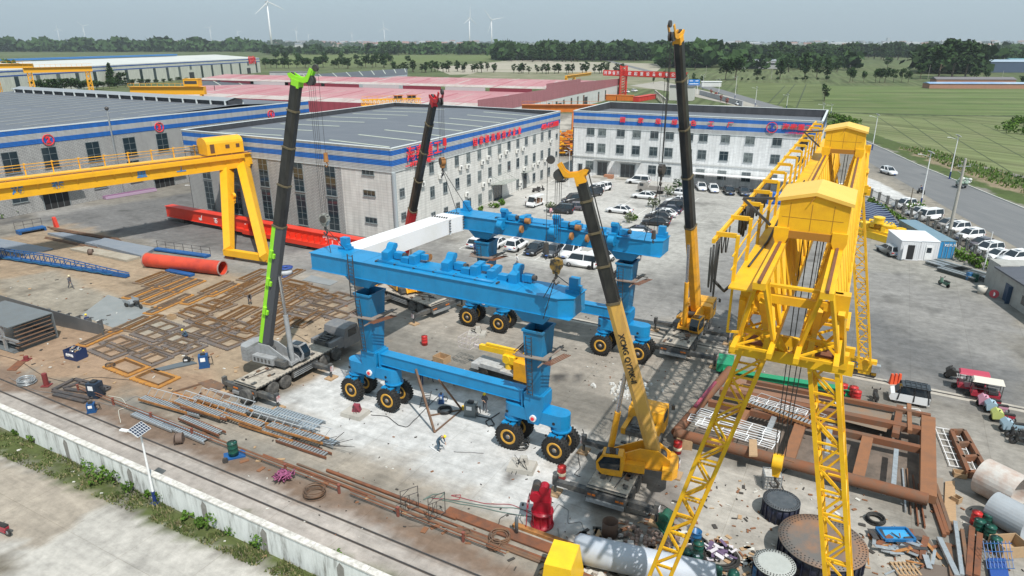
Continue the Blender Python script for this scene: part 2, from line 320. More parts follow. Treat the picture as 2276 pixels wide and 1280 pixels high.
def field_mat(name,c1,c2,c3,rowang=0.,rows=.35,patch=.012,haz=0):
 m=bpy.data.materials.new(name);m.use_nodes=True;n=m.node_tree;b=n.nodes["Principled BSDF"];L=n.links.new
 tc=n.nodes.new("ShaderNodeTexCoord");mp=n.nodes.new("ShaderNodeMapping");mp.inputs['Rotation'].default_value=(0,0,rowang);L(tc.outputs['Object'],mp.inputs[0])
 mp2=n.nodes.new("ShaderNodeMapping");mp2.inputs['Scale'].default_value=(1,.25,1);L(mp.outputs[0],mp2.inputs[0])
 vo=n.nodes.new("ShaderNodeTexVoronoi");vo.inputs['Scale'].default_value=patch;vo.distance='CHEBYCHEV';L(mp2.outputs[0],vo.inputs[0])
 a=n.nodes.new("ShaderNodeTexNoise");a.inputs['Scale'].default_value=.06;a.inputs['Detail'].default_value=8;L(mp.outputs[0],a.inputs[0])
 mp3=n.nodes.new("ShaderNodeMapping");mp3.inputs['Scale'].default_value=(1,.03,1);L(mp.outputs[0],mp3.inputs[0])
 w=n.nodes.new("ShaderNodeTexNoise");w.inputs['Scale'].default_value=rows;w.inputs['Detail'].default_value=4;L(mp3.outputs[0],w.inputs[0])
 x1=n.nodes.new("ShaderNodeMix");x1.data_type='RGBA';x1.inputs[6].default_value=(*c1,1);x1.inputs[7].default_value=(*c2,1)
 sp=n.nodes.new("ShaderNodeSeparateColor");L(vo.outputs['Color'],sp.inputs[0]);L(sp.outputs[0],x1.inputs[0])
 rr=n.nodes.new("ShaderNodeMapRange");rr.inputs[1].default_value=.4;rr.inputs[2].default_value=.7;rr.inputs[4].default_value=.75;L(a.outputs[0],rr.inputs[0]);mp2.inputs['Rotation'].default_value=(0,0,.3)
 x2=n.nodes.new("ShaderNodeMix");x2.data_type='RGBA';L(x1.outputs[2],x2.inputs[6]);x2.inputs[7].default_value=(*c3,1);L(rr.outputs[0],x2.inputs[0])
 r2=n.nodes.new("ShaderNodeMapRange");r2.inputs[1].default_value=.35;r2.inputs[2].default_value=.65;r2.inputs[3].default_value=.72;r2.inputs[4].default_value=1.25;L(w.outputs[0],r2.inputs[0])
 v=n.nodes.new("ShaderNodeVectorMath");v.operation='SCALE';L(x2.outputs[2],v.inputs[0]);L(r2.outputs[0],v.inputs['Scale'])
 L(v.outputs[0],b.inputs['Base Color']);b.inputs['Roughness'].default_value=1;b.inputs['Specular IOR Level'].default_value=.1
 return m
FARM=field_mat("farmland",(.075,.105,.045),(.105,.13,.06),(.13,.135,.075),R(20))
mb=MB();mb.quad((-9000,-200,-.08),(9000,-200,-.08),(9000,14000,-.08),(-9000,14000,-.08));o=mb.build("farmland",FARM);tag(o,kind='structure')
FL=[field_mat("wheat_field",(.105,.135,.055),(.13,.155,.07),(.09,.115,.048),R(75)),field_mat("green_field",(.10,.14,.052),(.115,.155,.06),(.14,.16,.075),R(-85),.2),field_mat("striped_field",(.12,.15,.065),(.145,.17,.078),(.17,.18,.095),R(-30),.3),field_mat("pale_field",(.135,.16,.075),(.12,.155,.06),(.11,.14,.05),R(80))]
def sheet(name,pts,mat,z,kind='structure'):
 m=MB();m.add([(p[0],p[1],z)for p in pts],[tuple(range(len(pts)))]);o=m.build(name,mat);tag(o,kind=kind);return o
def pg(*a):return[G(x,y)for x,y in a]
sheet("wheat_field",pg((1935,338),(1865,250),(2010,258),(2500,258),(2900,400),(2700,560),(2276,470)),FL[2],-.045)
sheet("green_field",pg((1832,190),(2700,196),(2700,256),(2100,255),(1835,248)),FL[1],-.05)
sheet("striped_field",pg((1640,183),(1826,186),(1828,248),(1700,240),(1640,215)),FL[0],-.05)
sheet("pale_field",pg((1150,133),(1480,142),(1460,158),(1000,166),(960,150)),M('bare_field',(.34,.31,.25),.95,0,((.2,.2,.12),.02,.6)),-.05)
sheet("green_field",pg((600,112),(1100,118),(1110,134),(620,150)),FL[3],-.05)
sheet("bare_ground",pg((1060,160),(1400,160),(1500,168),(1500,200),(1380,195),(1000,180)),M('scrub',(.15,.155,.085),.95,0,((.28,.25,.18),.05,.7)),-.045)
DK=M('field_furrow',(.045,.06,.025),1)
def furrow(pts,w=.7):
 m=MB();P=pg(*pts)
 for a,b in zip(P,P[1:]):
  d=(b-a).normalized();n=Vector((-d.y,d.x,0))*w/2;z=Vector((0,0,-.03))
  m.quad(a-n+z,b-n+z,b+n+z,a+n+z)
 tag(m.build("field_path",DK),kind='structure')
furrow([(1835,222),(2230,232)],1.0);furrow([(1855,238),(2276,246)],.8);furrow([(1865,250),(2276,260)],2.2)
furrow([(1700,237),(1745,190)],.7);furrow([(1725,238),(1768,186)],.7);furrow([(1770,240),(1792,187)],.7);furrow([(1832,190),(2276,203)],.6);furrow([(1832,212),(2276,214)],.5)
for a,b in(((1955,262),(2130,380)),((2000,258),(2230,420)),((2050,262),(2276,400)),((2110,262),(2276,350)),((1900,285),(1985,330)),((2180,275),(2276,315))):furrow([a,b],.35)
ASPH=M('road_asphalt',(.135,.14,.145),.9,0,((.19,.19,.19),.5,.6,(1,.12,1)))
n=len(ROAD_L);mb=MB()
for i in range(n-1):mb.quad((*ROAD_L[i],0),(*ROAD_R[i],0),(*ROAD_R[i+1],0),(*ROAD_L[i+1],0))
tag(mb.build("road",ASPH),kind='structure')
mb=MB()
for E_,s_ in((ROAD_R,1),):
 for a,b in zip(E_,E_[1:7]):mb.bar((a[0]+.12*s_,a[1],.07),(b[0]+.12*s_,b[1],.07),.24,.16)
tag(mb.build("kerb",M('kerb_stone',(.5,.5,.47),.9)),kind='structure')
sheet("side_road",pg((1400,190),(1470,180),(1560,200),(1700,232),(1660,240),(1500,205)),M('lane_concrete',(.33,.31,.27),.9,0,((.24,.22,.19),.2,.6)),-.004)
PL=M('road_paint',(.68,.68,.64),.8,0,((.4,.4,.38),2,.7));mb=MB()
def pline(a,b,w=.12):
 A,B=G(*a),G(*b);d=(B-A).normalized();nn=Vector((-d.y,d.x,0))*w/2;z=Vector((0,0,.002));mb.quad(A-nn+z,B-nn+z,B+nn+z,A+nn+z)
pline((1022,553),(1330,600));pline((1104,566),(1160,535));pline((1020,553),(1060,533));pline((1146,571),(1196,542));pline((1188,578),(1232,552));pline((1232,584),(1270,560))
pline((1330,600),(1345,590));pline((1404,444),(1380,458));pline((1440,463),(1380,500));pline((1553,440),(1495,488));pline((1240,395),(1200,418));pline((1345,425),(1320,442));pline((1225,402),(1236,396));pline((1500,480),(1470,505))
tag(mb.build("parking_lines",PL),kind='structure')
mb=MB()
for off in(4.55,3.3):
 a=Vector((-11.4,31.4,0))+V*off;mb.bar(a-U*70+Vector((0,0,.03)),a+U*60+Vector((0,0,.03)),.07,.06);mb.bar(a-U*70+Vector((0,0,.0)),a+U*60,.16,.02,mi=1)
tag(mb.build("crane_rail",[STEEL,M('rail_groove',(.10,.085,.075),.9)]),'long steel crane rails let into the concrete strip behind the white wall','rail')
mb=MB()
for k in(0,1.0):a=Vector((28.8,58.0,0))+V*k*0;
a=Vector((28.8,58,0));mb.bar(a-U*60+Vector((0,0,.03)),a+U*40+Vector((0,0,.03)),.12,.06);mb.bar(a-U*60+Vector((0,0,.0)),a+U*40,1.1,.02,mi=1)
tag(mb.build("crane_rail",[STEEL,M('rail_bed',(.42,.39,.34),.9,0,((.25,.23,.2),1,.6))]),'crane rail on a pale concrete bed under the far legs of the tall yellow gantry','rail')
class Wall:
 def __init__(s,P0,a):s.o=Vector((P0[0],P0[1],0));s.d=Vector((math.cos(a),math.sin(a),0));s.n=Vector((s.d.y,-s.d.x,0));s.a=a
 def on(s,x,y):
  d=ray(x,y);nn=s.n;t=(s.o-Vector((0,0,HC))).dot(nn)/d.dot(nn);q=Vector((0,0,HC))+d*t
  return((q-s.o).dot(s.d),q.z)
 def p(s,a,z,out=0):q=s.o+s.d*a+s.n*out;return Vector((q.x,q.y,z))
def panel_mat(name,c,joint,bw,bh,msize=.03,wave=False,c2=None):
 m=bpy.data.materials.new(name);m.use_nodes=True;n=m.node_tree;b=n.nodes["Principled BSDF"];L=n.links.new
 uv=n.nodes.new("ShaderNodeTexCoord");bk=n.nodes.new("ShaderNodeTexBrick");L(uv.outputs['UV'],bk.inputs[0])
 bk.inputs['Scale'].default_value=1;bk.inputs['Mortar Size'].default_value=msize;bk.inputs['Brick Width'].default_value=bw;bk.inputs['Row Height'].default_value=bh
 bk.offset=.5 if wave else 0.;bk.inputs['Mortar Smooth'].default_value=.4;bk.inputs['Bias'].default_value=-.2
 bk.inputs['Color1'].default_value=(*c,1);bk.inputs['Color2'].default_value=(*(c2 or[v*.9 for v in c]),1);bk.inputs['Mortar'].default_value=(*joint,1)
 nz=n.nodes.new("ShaderNodeTexNoise");mp=n.nodes.new("ShaderNodeMapping");mp.inputs['Scale'].default_value=(1.2,.16,1);L(uv.outputs['UV'],mp.inputs[0]);L(mp.outputs[0],nz.inputs[0]);nz.inputs['Scale'].default_value=1.2;nz.inputs['Detail'].default_value=6
 r=n.nodes.new("ShaderNodeMapRange");r.inputs[1].default_value=.35;r.inputs[2].default_value=.7;r.inputs[3].default_value=1.04;r.inputs[4].default_value=.82;L(nz.outputs[0],r.inputs[0])
 v=n.nodes.new("ShaderNodeVectorMath");v.operation='SCALE';L(bk.outputs[0],v.inputs[0]);L(r.outputs[0],v.inputs['Scale']);L(v.outputs[0],b.inputs['Base Color'])
 b.inputs['Roughness'].default_value=.55
 bp=n.nodes.new("ShaderNodeBump");bp.inputs['Strength'].default_value=.5;bp.inputs['Distance'].default_value=.03;bp.invert=True;L(bk.outputs['Fac'],bp.inputs['Height']);L(bp.outputs[0],b.inputs['Normal'])
 return m
TILE=panel_mat('white_tile_cladding',(.66,.65,.62),(.42,.41,.39),1.2,.42,.018)
TILEB=panel_mat('white_grid_cladding',(.74,.75,.75),(.46,.47,.48),.62,.3,.022)
RIB=panel_mat('grey_brick_panel',(.43,.43,.42),(.21,.21,.21),.66,.24,.05,True)
SIDING=panel_mat('ribbed_siding',(.50,.51,.51),(.24,.25,.26),60,.22,.06)
BLUES=panel_mat('blue_siding',(.012,.16,.55),(.01,.07,.28),60,.22,.06)
MAROON=panel_mat('maroon_siding',(.34,.06,.085),(.20,.03,.05),.5,30,.05)
PINKS=panel_mat('faded_red_siding',(.40,.17,.19),(.27,.09,.11),60,.3,.05)
WHS=panel_mat('white_siding',(.62,.64,.63),(.46,.47,.47),60,.5,.03)
CREAM=panel_mat('cream_siding',(.62,.62,.55),(.45,.46,.42),.8,60,.04)
TRIM=M('pale_trim',(.62,.66,.66),.4)
WFRAME=M('window_frame',(.22,.25,.26),.5)
REDL=M('red_sign_letters',(.78,.035,.05),.4)
BLUEL=M('blue_sign',(.03,.06,.35),.4)
WHL=M('white_letters',(.85,.85,.85),.5)
DARKIN=M('dark_interior',(.02,.02,.022),.9)
def wall_face(mb,P,uvs,mi=0):pass
def wallmesh(name,W_,rects,mats,parent,th=.25):
 """rects: (s0,s1,z0,z1[,ztop1],mi,out) slabs on the wall with metric UVs"""
 m=MB();uv=[]
 for r in rects:
  s0,s1,z0,z1,mi,out=r[:6];z1b=r[6]if len(r)>6 else z1
  a,b,c,d=W_.p(s0,z0,out),W_.p(s1,z0,out),W_.p(s1,z1b,out),W_.p(s0,z1,out)
  e,f,g,h=W_.p(s0,z0,out-th),W_.p(s1,z0,out-th),W_.p(s1,z1b,out-th),W_.p(s0,z1,out-th)
  m.add([a,b,c,d,e,f,g,h],[(0,1,2,3),(5,4,7,6),(3,2,6,7),(4,0,3,7),(1,5,6,2),(4,5,1,0)],mi)
  for q in([(s0,z0),(s1,z0),(s1,z1b),(s0,z1)],[(s1,z0),(s0,z0),(s0,z1),(s1,z1b)],[(s0,0),(s1,0),(s1,th),(s0,th)],[(0,z0),(th,z0),(th,z1),(0,z1)],[(0,z0),(th,z0),(th,z1),(0,z1)],[(s0,0),(s1,0),(s1,th),(s0,th)]):uv+=q
 o=m.build(name,mats,parent);l=o.data.uv_layers.new(name="uv")
 for i,c in enumerate(uv):l.data[i].uv=c
 return o
def win_mesh(w,h,cols=2,rows=2,trans=.33):
 m=MB();f=.07
 for x in(-w/2,w/2):m.box((x,0,0),(f,.1,h+f))
 for z in(-h/2,h/2):m.box((0,0,z),(w-f,.1,f))
 for i in range(1,cols):m.box((-w/2+w*i/cols,0,0),(.05,.08,h-f))
 if rows==2:m.box((0,.005,h/2-h*trans),(w-f,.07,.05))
 else:
  for i in range(1,rows):m.box((0,.005,-h/2+h*i/rows),(w-f,.07,.045))
 m.box((0,-.05,-h/2-.08),(w+.2,.2,.06))
 return m.mesh("window",WFRAME)
GL=[M('window_glass_a',(.02,.035,.045),.07,0,spec=.9),M('window_glass_b',(.05,.075,.085),.1,0,((.015,.02,.025),1.2,.8),spec=.9),M('window_glass_c',(.16,.19,.19),.12,0,((.02,.03,.035),1.1,.9),spec=.8)]
_wm={}
def window(W_,s,z,w,h,parent,cols=2,rows=2,trans=.33,out=.0,rnd=random.Random(5),dark=False):
 k=(round(w,2),round(h,2),cols,rows)
 if k not in _wm:
  _wm[k]=(win_mesh(w,h,cols,rows,trans),[])
  for g_ in GL:
   p=MB();p.box((0,-.01,0),(w-.05,.02,h-.05));_wm[k][1].append(p.mesh("pane",g_))
 o=bpy.data.objects.new("window",_wm[k][0]);SC.collection.objects.link(o);o.parent=parent
 o.location=W_.p(s,z,out+.03);o.rotation_euler=(0,0,W_.a)
 g_=bpy.data.objects.new("pane",_wm[k][1][0]if dark else rnd.choice(_wm[k][1]));SC.collection.objects.link(g_);g_.parent=o
 return o
def door(W_,s,z0,w,h,parent,mat=DARKIN,out=.03,name="door"):
 m=MB();c=W_.p(s,z0+h/2,out)
 m.box(c,(w,.1,h),W_.a,0)
 for k in(-1,1):m.box(W_.p(s+k*w/2,z0+h/2,out+.03),(.12,.16,h),W_.a,1)
 m.box(W_.p(s,z0+h,out+.03),(w+.3,.18,.14),W_.a,1)
 for k in range(1,int(max(2,w/1.0))):m.box(W_.p(s-w/2+w*k/int(max(2,w/1.0)),z0+h/2,out+.06),(.05,.04,h),W_.a,1)
 return m.build(name,[mat,WFRAME],parent)
AC=None
def aircon(W_,s,z,parent):
 global AC
 if AC is None:
  m=MB();m.box((0,-.28,0),(.9,.38,.75));m.cyl((-.12,-.48,0),(-.12,-.50,0),.27,n=14,mi=1);m.box((0,-.2,-.42),(.8,.4,.05),0,1);AC=m.mesh("air_conditioner",[M('ac_white',(.72,.72,.69),.5),M('ac_grille',(.14,.14,.14),.7)])
 o=bpy.data.objects.new("air_conditioner",AC);SC.collection.objects.link(o);o.parent=parent
 o.location=W_.p(s,z,.0);o.rotation_euler=(0,0,W_.a)
ROOFG=M('grey_metal_roof',(.12,.132,.155),.6,.1,((.165,.175,.192),.15,.6,(1,3,1)),.05)
ROOFD=M('dark_metal_roof',(.06,.065,.075),.5,.1,((.11,.11,.12),.2,.6))
SKYL=M('skylight_strip',(.50,.53,.43),.4,0,((.40,.44,.36),.8,.6))
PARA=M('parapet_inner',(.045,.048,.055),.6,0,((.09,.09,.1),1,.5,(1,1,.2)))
def striped(W_,s0,s1,top,parent,mats,name='fascia'):
 t=top
 R_=[(s0,s1,t-.3,t-.05,2,.10),(s0,s1,t-1.05,t-.3,1,.08),(s0,s1,t-1.75,t-1.05,0,.09),(s0,s1,t-2.6,t-1.75,1,.08),(s0,s1,t-3.45,t-2.6,0,.09),(s0,s1,t-.05,t+.03,3,.14),(s0,s1,t-3.53,t-3.45,3,.14)]
 return wallmesh(name,W_,R_,mats,parent,.34)
BMATS=[SIDING,BLUES,WHS,TRIM]
bA=empty("factory_office_building",(-17.8,101.1,0),0,'grey roofed factory hall with a three storey tiled office front, in the centre','building')
def adopt(e):
 for c in e.children:c.location=Vector(c.location)-Vector(e.location)
def adopt_text(e):pass
WR=Wall((-17.8,101.1),R(63.5));WL=Wall((-17.8,101.1),R(151));WLr=Wall(tuple((WL.o+WL.d*46.8)[:2]),R(151+180))
TA=14.2;LR=64.2;LL=46.8
wallmesh('office_wall',WR,[(0,LR,0,TA-3.4,0,0)],[TILE],bA)
striped(WR,-.1,LR,TA,bA,BMATS)
s_st=36.8
wallmesh('stair_wall',WLr,[(s_st,LL,0,TA-3.4,0,0)],[TILE],bA)
wallmesh('hall_wall',WLr,[(0,s_st,0,TA-3.4,0,0.02)],[RIB],bA)
striped(WLr,0,LL+.1,TA,bA,BMATS)
m=MB()
c0=WR.o;c1=WR.p(LR,0);c2=WL.p(LL,0);c3=c1+(c2-c0)
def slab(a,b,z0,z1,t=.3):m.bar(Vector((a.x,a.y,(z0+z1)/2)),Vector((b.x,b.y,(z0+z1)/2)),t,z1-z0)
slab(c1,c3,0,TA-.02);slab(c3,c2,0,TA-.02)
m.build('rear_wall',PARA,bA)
m=MB();cc_=(c0+c1+c2+c3)/4
def ins(p,k=.7):d=(cc_-p).normalized();return p+d*k
i0,i1,i2,i3=[ins(p)for p in(c0,c1,c2,c3)];zr=TA-.9
r0=(i0+i2)/2;r1=(i1+i3)/2
def at(p,z):return Vector((p.x,p.y,z))
m.quad(at(i0,zr),at(i1,zr),at(r1,zr+.55),at(r0,zr+.55));m.quad(at(r0,zr+.55),at(r1,zr+.55),at(i3,zr),at(i2,zr))
m.build('roof',ROOFG,bA)
def roofstrips(par,a0,a1,r0,r1,za,zb,ks,t0,t1,w=.5):
 m=MB()
 for k in ks:
  p=a0.lerp(a1,k);q=r0.lerp(r1,k);A_=p.lerp(q,t0);B_=p.lerp(q,t1)
  A_=at(A_,za+(zb-za)*t0+.03);B_=at(B_,za+(zb-za)*t1+.03);m.bar(A_,B_,w,.04)
 return m.build('skylight',SKYL,par)
roofstrips(bA,i0,i1,r0,r1,zr,zr+.55,[.08,.2,.32,.44,.56,.68,.8,.92],.18,.72)
roofstrips(bA,i2,i3,r0,r1,zr,zr+.55,[.08,.2,.32,.44,.56,.68,.8,.92],.12,.8)
m=MB()
for a_,b_ in((c0,c1),(c0,c2),(c1,c3),(c2,c3)):m.bar(at(a_,TA+.05),at(b_,TA+.05),.42,.08)
m.build('parapet_cap',TRIM,bA)
for row,z in enumerate((9.85,5.85,1.55)):
 for i in range(14):
  s=10.6+(i-1)*3.98
  if row==0 and i==0:s=6.6
  elif i==0:continue
  if row==2 and i in(8,10):continue
  if row==2 and i==9:pass
  if i>0 and row<3:window(WR,s,z,1.25,1.75,bA)
  elif row==0:window(WR,s,z,1.25,1.75,bA)
 window(WR,62.5,z-.9 if row<2 else z+20,.95,.95,bA,2,1)if row<2 else None
window(WR,2.2,7.3,1.25,1.25,bA);window(WR,2.3,3.6,1.25,1.1,bA)
door(WR,45.7,0,1.7,3.2,bA,GLASS);door(WR,33.5,0,3.6,2.9,bA,GLASS)
m=MB();m.extp([(-3.2,0),(3.2,0),(3.2,2.9),(-3.2,2.9)],WR.p(34,3.35,.05),WR.d,WR.n+Vector((0,0,.12)),.08)
for k in(-2.6,2.6):m.bar(WR.p(34+k,4.9,.05),WR.p(34+k,3.7,2.6),.06)
m.build('canopy',M('frosted_canopy',(.30,.33,.30),.25,0,((.2,.2,.18),3,.5)),bA)
m=MB();m.extp([(-1.6,0),(1.6,0),(1.6,1.5),(-1.6,1.5)],WR.p(45.7,3.5,.05),WR.d,WR.n+Vector((0,0,.1)),.06);m.build('canopy',MATS['frosted_canopy'],bA)
for s,z in((7.6,7.9),(13,8.2),(19.5,8.6),(22,8.5),(27.3,8.4),(29.5,8.9),(34.5,8.5),(37,8.9),(41.8,8.5),(44.6,8.6),(58.9,8.5),(21.4,3.6),(27.6,4.2),(30,4.6),(45.2,4.4),(49.7,4.4),(52.2,4.6),(56,4.6),(59.5,4.6),(43.3,.6),(43.3,1.6)):aircon(WR,s,z-.2,bA)
WLs=lambda s:LL-s
for s,z,w,h in((4.6,10.4,2.3,.85),(4.6,7.15,2.3,.85),(4.6,2.9,2.3,.85)):window(WLr,WLs(s),z,w,h,bA,3,1)
for s in(12.3,19.2,27.2,34.6,41.8):window(WLr,WLs(s),8.3,2.15,4.7,bA,2,5,out=.03,dark=True);window(WLr,WLs(s),2.9,2.15,5.2,bA,2,5,out=.03,dark=True)
m=MB();m.cyl(WR.p(-.1,0,.35),WR.p(-.1,TA-3.5,.35),.32,n=10);m.build('downpipe',M('zinc_pipe',(.42,.47,.50),.4,.3),bA)
[text(ch_,2.35,WR.p(4.6+i_*2.55,12.7,.35),WR.d,(0,0,1),REDL,bA,ext=.06,bold=.02)for i_,ch_ in enumerate('海泰重工')]
text('—HTCRANE—',.95,WR.p(7.2,11.2,.35),WR.d,(0,0,1),REDL,bA,ext=.06,bold=.03,sx=1.3)
[text(ch_,1.6,WR.p(24.6+i_*2.25,12.1,.35),WR.d,(0,0,1),REDL,bA,ext=.06,bold=.01)for i_,ch_ in enumerate('国家级高新技术企业')]
text('400-6153888',1.6,WR.p(58.0,11.7,.35),WR.d,(0,0,1),REDL,bA,ext=.06,bold=.015,sx=1.1)
adopt(bA)
WB=Wall((14,158),R(-25.5));TB=14.35;LB=51.4;DB=26
bB=empty("white_office_building",(14,158,0),0,'three storey white tiled office block with blue stripes and red lettering behind the car park','building')
wallmesh('office_wall',WB,[(0,LB,0,TB-3.3,0,0)],[TILEB],bB)
striped(WB,-.1,LB+.1,TB,bB,BMATS)
WBr=Wall(tuple(WB.p(LB,0)[:2]),R(64.5));wallmesh('side_wall',WBr,[(0,DB,0,TB-3.3,0,0)],[TILEB],bB);striped(WBr,0,DB,TB,bB,BMATS)
c0=WB.o;c1=WB.p(LB,0);c2=WB.p(0,0,-DB);c3=WB.p(LB,0,-DB)
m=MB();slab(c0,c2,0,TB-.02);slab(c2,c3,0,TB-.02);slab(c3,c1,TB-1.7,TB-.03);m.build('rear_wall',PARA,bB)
m=MB()
for a_,b_ in((c0,c1),(c0,c2),(c1,c3),(c2,c3)):m.bar(at(a_,TB+.05),at(b_,TB+.05),.42,.08)
m.build('parapet_cap',TRIM,bB)
m=MB();q=[WB.p(.3,0,-.3),WB.p(LB-.3,0,-.3),WB.p(LB-.3,0,-DB+.3),WB.p(.3,0,-DB+.3)];m.quad(*[at(p,z)for p,z in zip(q,(TB-.95,TB-.95,TB-1.6,TB-1.6))]);m.build('roof',ROOFG,bB)
for s,rows in((4.1,7),(6.8,3),(11.1,3),(14.7,3),(18.6,7),(21.9,7),(26,7),(29,7),(33.5,7),(38.4,7),(43.6,7),(48.5,7)):
 for k,z in enumerate((10.2,6.5,2.5)):
  if rows>>k&1:window(WB,s,z,1.75,1.85,bB)
door(WB,7.2,.3,2.3,3.1,bB,GLASS);door(WB,13.1,.3,3.2,3.0,bB,GLASS);door(WB,1.9,.2,.9,2.4,bB,DARKIN)
m=MB();m.box(WB.p(7.2,.15,.9),(3.6,1.8,.3),WB.a);m.box(WB.p(13.1,.15,.9),(4.6,1.8,.3),WB.a);m.build('step',CONC,bB)
m=MB()
for s,w in((7.2,4),(13.1,6)):m.extp([(-w/2,0),(w/2,0),(w/2,1.3),(-w/2,1.3)],WB.p(s,3.9,.05),WB.d,WB.n+Vector((0,0,.1)),.05)
m.bar(WB.p(0,4.35,.1),WB.p(LB,4.35,.1),.18,.22)
m.build('canopy',M('pale_canopy',(.45,.46,.45),.4),bB)
for i,ch in enumerate('国家级绿色工厂'):
 px=(1385,1425,1464,1500,1542,1581,1624)[i];s,z=WB.on(px,265+i*1.9);text(ch,1.25,WB.p(s,TB-1.5,.3),WB.d,(0,0,1),REDL,bB,ext=.06,bold=.02)
s,z=WB.on(1766,280);text('海泰重工',1.3,WB.p(s+.6,TB-1.35,.3),WB.d,(0,0,1),REDL,bB,ext=.06,bold=.025,sx=1.1)
text('—HTCRANE—',.5,WB.p(s+.6,TB-2.45,.3),WB.d,(0,0,1),REDL,bB,ext=.05,bold=.01,sx=1.3)
s,z=WB.on(1717,277);m=MB();o_=WB.p(s,TB-1.55,.3)
for i in range(28):
 a0,a1=2*math.pi*i/28,2*math.pi*(i+1)/28;m.bar(o_+WB.d*math.cos(a0)*1.0+Vector((0,0,math.sin(a0)*1.0)),o_+WB.d*math.cos(a1)*1.0+Vector((0,0,math.sin(a1)*1.0)),.12,.12)
m.build('logo_ring',REDL,bB)
m=MB();m.box(o_+Vector((0,0,.5)),(.75,.12,.24),WB.a);m.box(o_+Vector((0,0,0)),(.34,.1,.9),WB.a);m.box(o_+Vector((0,0,-.48)),(1.35,.12,.28),WB.a);m.build('logo',BLUEL,bB)
m=MB();pa,pb=G(1585,425),G(1760,440)
ds=(pb-pa).normalized();
adopt(bB)
cp=empty("carport",pa,0,'long low white carport roof on thin posts against the white office','carport')
m=MB();m.extp([(0,0),(31,0),(31,4.2),(0,4.2)],WB.p(26.5,2.7,.3)-pa,WB.d,WB.n+Vector((0,0,.1)),.1);m.build('roof',WHITE,cp)
for k in range(5):
 m=MB();q=WB.p(27+k*7.3,0,2.6)-pa;m.cyl(q,q+Vector((0,0,2.9)),.07,n=8);m.bar(q+Vector((0,0,2.75)),WB.p(27+k*7.3,2.6,.3)-pa,.08);m.build('post',GALV,cp)
H0=(-87.2+.479*-62,118.6-.878*62);WH=Wall(H0,R(61.4));TH=14.7;SH=62
bH=empty("factory_hall",(H0[0],H0[1],0),0,'long grey ribbed factory hall at the left with blue stripes and numbered gates','building')
LH=SH+72.3
wallmesh('hall_wall',WH,[(0,LH,0,TH-.3,0,0)],[RIB],bH)
wallmesh('fascia',WH,[(0,LH,TH-.85-.2,TH-.2,0,.06),(0,LH,TH-2.9,TH-2.05,0,.06),(0,LH,TH-2.05,TH-1.05,1,.05),(0,LH,TH-.2,TH,2,.1)],[BLUES,SIDING,TRIM],bH)
m=MB();rd=-WH.n;zt=TH-.35
sr=SH+51;DH=95
e0,e1=WH.p(0,0,-.3),WH.p(LH,0,-.3);rr=WH.p(sr,0,-.3)
def bk(p,k=DH):return p+rd*k
e0z=12.2
m.quad(at(e0,e0z),at(rr,zt+.9),at(bk(rr),zt+.9),at(bk(e0),e0z));m.quad(at(rr,zt+.9),at(e1,zt-.2),at(bk(e1),zt-.2),at(bk(rr),zt+.9))
m.quad(at(e0,0),at(bk(e0),0),at(bk(e0),e0z),at(e0,e0z));m.quad(at(bk(e1),0),at(e1,0),at(e1,zt-.2),at(bk(e1),zt-.2));m.add([at(bk(e0),0),at(bk(e1),0),at(bk(e1),zt-.2),at(bk(rr),zt+.9),at(bk(e0),e0z)],[(0,1,2,3,4)])
m.build('roof',ROOFG,bH)
for k0 in(.35,):
 m=MB()
 for i in range(16):
  d=3+i*5.6;A_=bk(WH.p(SH+8,0,-.3),d);B_=bk(WH.p(sr-4,0,-.3),d)
  za=e0z+(zt+.9-e0z)*((SH+8)/sr);zb=e0z+(zt+.9-e0z)*((sr-4)/sr)
  m.bar(at(A_,za+.05),at(A_.lerp(B_,.42),za+(zb-za)*.42+.05),.35,.04);m.bar(at(A_.lerp(B_,.5),za+(zb-za)*.5+.05),at(B_,zb+.05),.35,.04)
 m.build('skylight',M('roof_joint_strip',(.30,.315,.30),.5,0,((.42,.42,.38),.5,.7)),bH)
m=MB();A_=bk(rr,1.5);B_=bk(rr,DH-3);hw=2.6
m.bar(at(A_,zt+1.35),at(B_,zt+1.35),hw*1.5,.9,mi=1)
for sd_ in(-1,1):m.quad(at(A_+WH.d*sd_*hw,zt+1.75),at(B_+WH.d*sd_*hw,zt+1.75),at(B_,zt+2.35),at(A_,zt+2.35));
for sd_ in(-1,1):
 for i in range(19):q=bk(rr,2+i*4.9)+WH.d*sd_*(hw-.1);m.box(at(q,zt+1.2),(.3,.3,1.3),WH.a,2)
m.build('ridge_vent',[M('vent_sheet',(.30,.32,.34),.5,.2),PARA,TRIM],bH)
for px,py in((22,352),(112,350),(208,338),(288,322),(360,310)):
 s,z=WH.on(px,py);window(WH,s,9.2,2.6,3.6,bH,2,3,dark=True);window(WH,s,4.3,2.6,4.2,bH,2,4,dark=True)if px in(22,208,288)else None
for s_ in(-22,-14,-7):window(WH,SH+s_,9.2,2.6,3.6,bH,2,3,dark=True);window(WH,SH+s_,4.3,1.9,4.2,bH,2,4)
for s_ in(38,44.6,51,57.5,64):window(WH,SH+s_,9.2,2.6,3.6,bH,2,3,dark=True)
for px,t in((104,'2'),(356,'3'),(607,'4')):
 s,z=WH.on(px,300);zc=12.3;o_=WH.p(s,zc,.12);m=MB()
 for i in range(20):
  a0,a1=2*math.pi*i/20,2*math.pi*(i+1)/20;m.bar(o_+WH.d*math.cos(a0)*.95+Vector((0,0,math.sin(a0)*.95)),o_+WH.d*math.cos(a1)*.95+Vector((0,0,math.sin(a1)*.95)),.22,.1)
 m.build('number_ring',REDL,bH);text(t,1.5,o_,WH.d,(0,0,1),REDL,bH,'gate_number',.05,bold=.08)
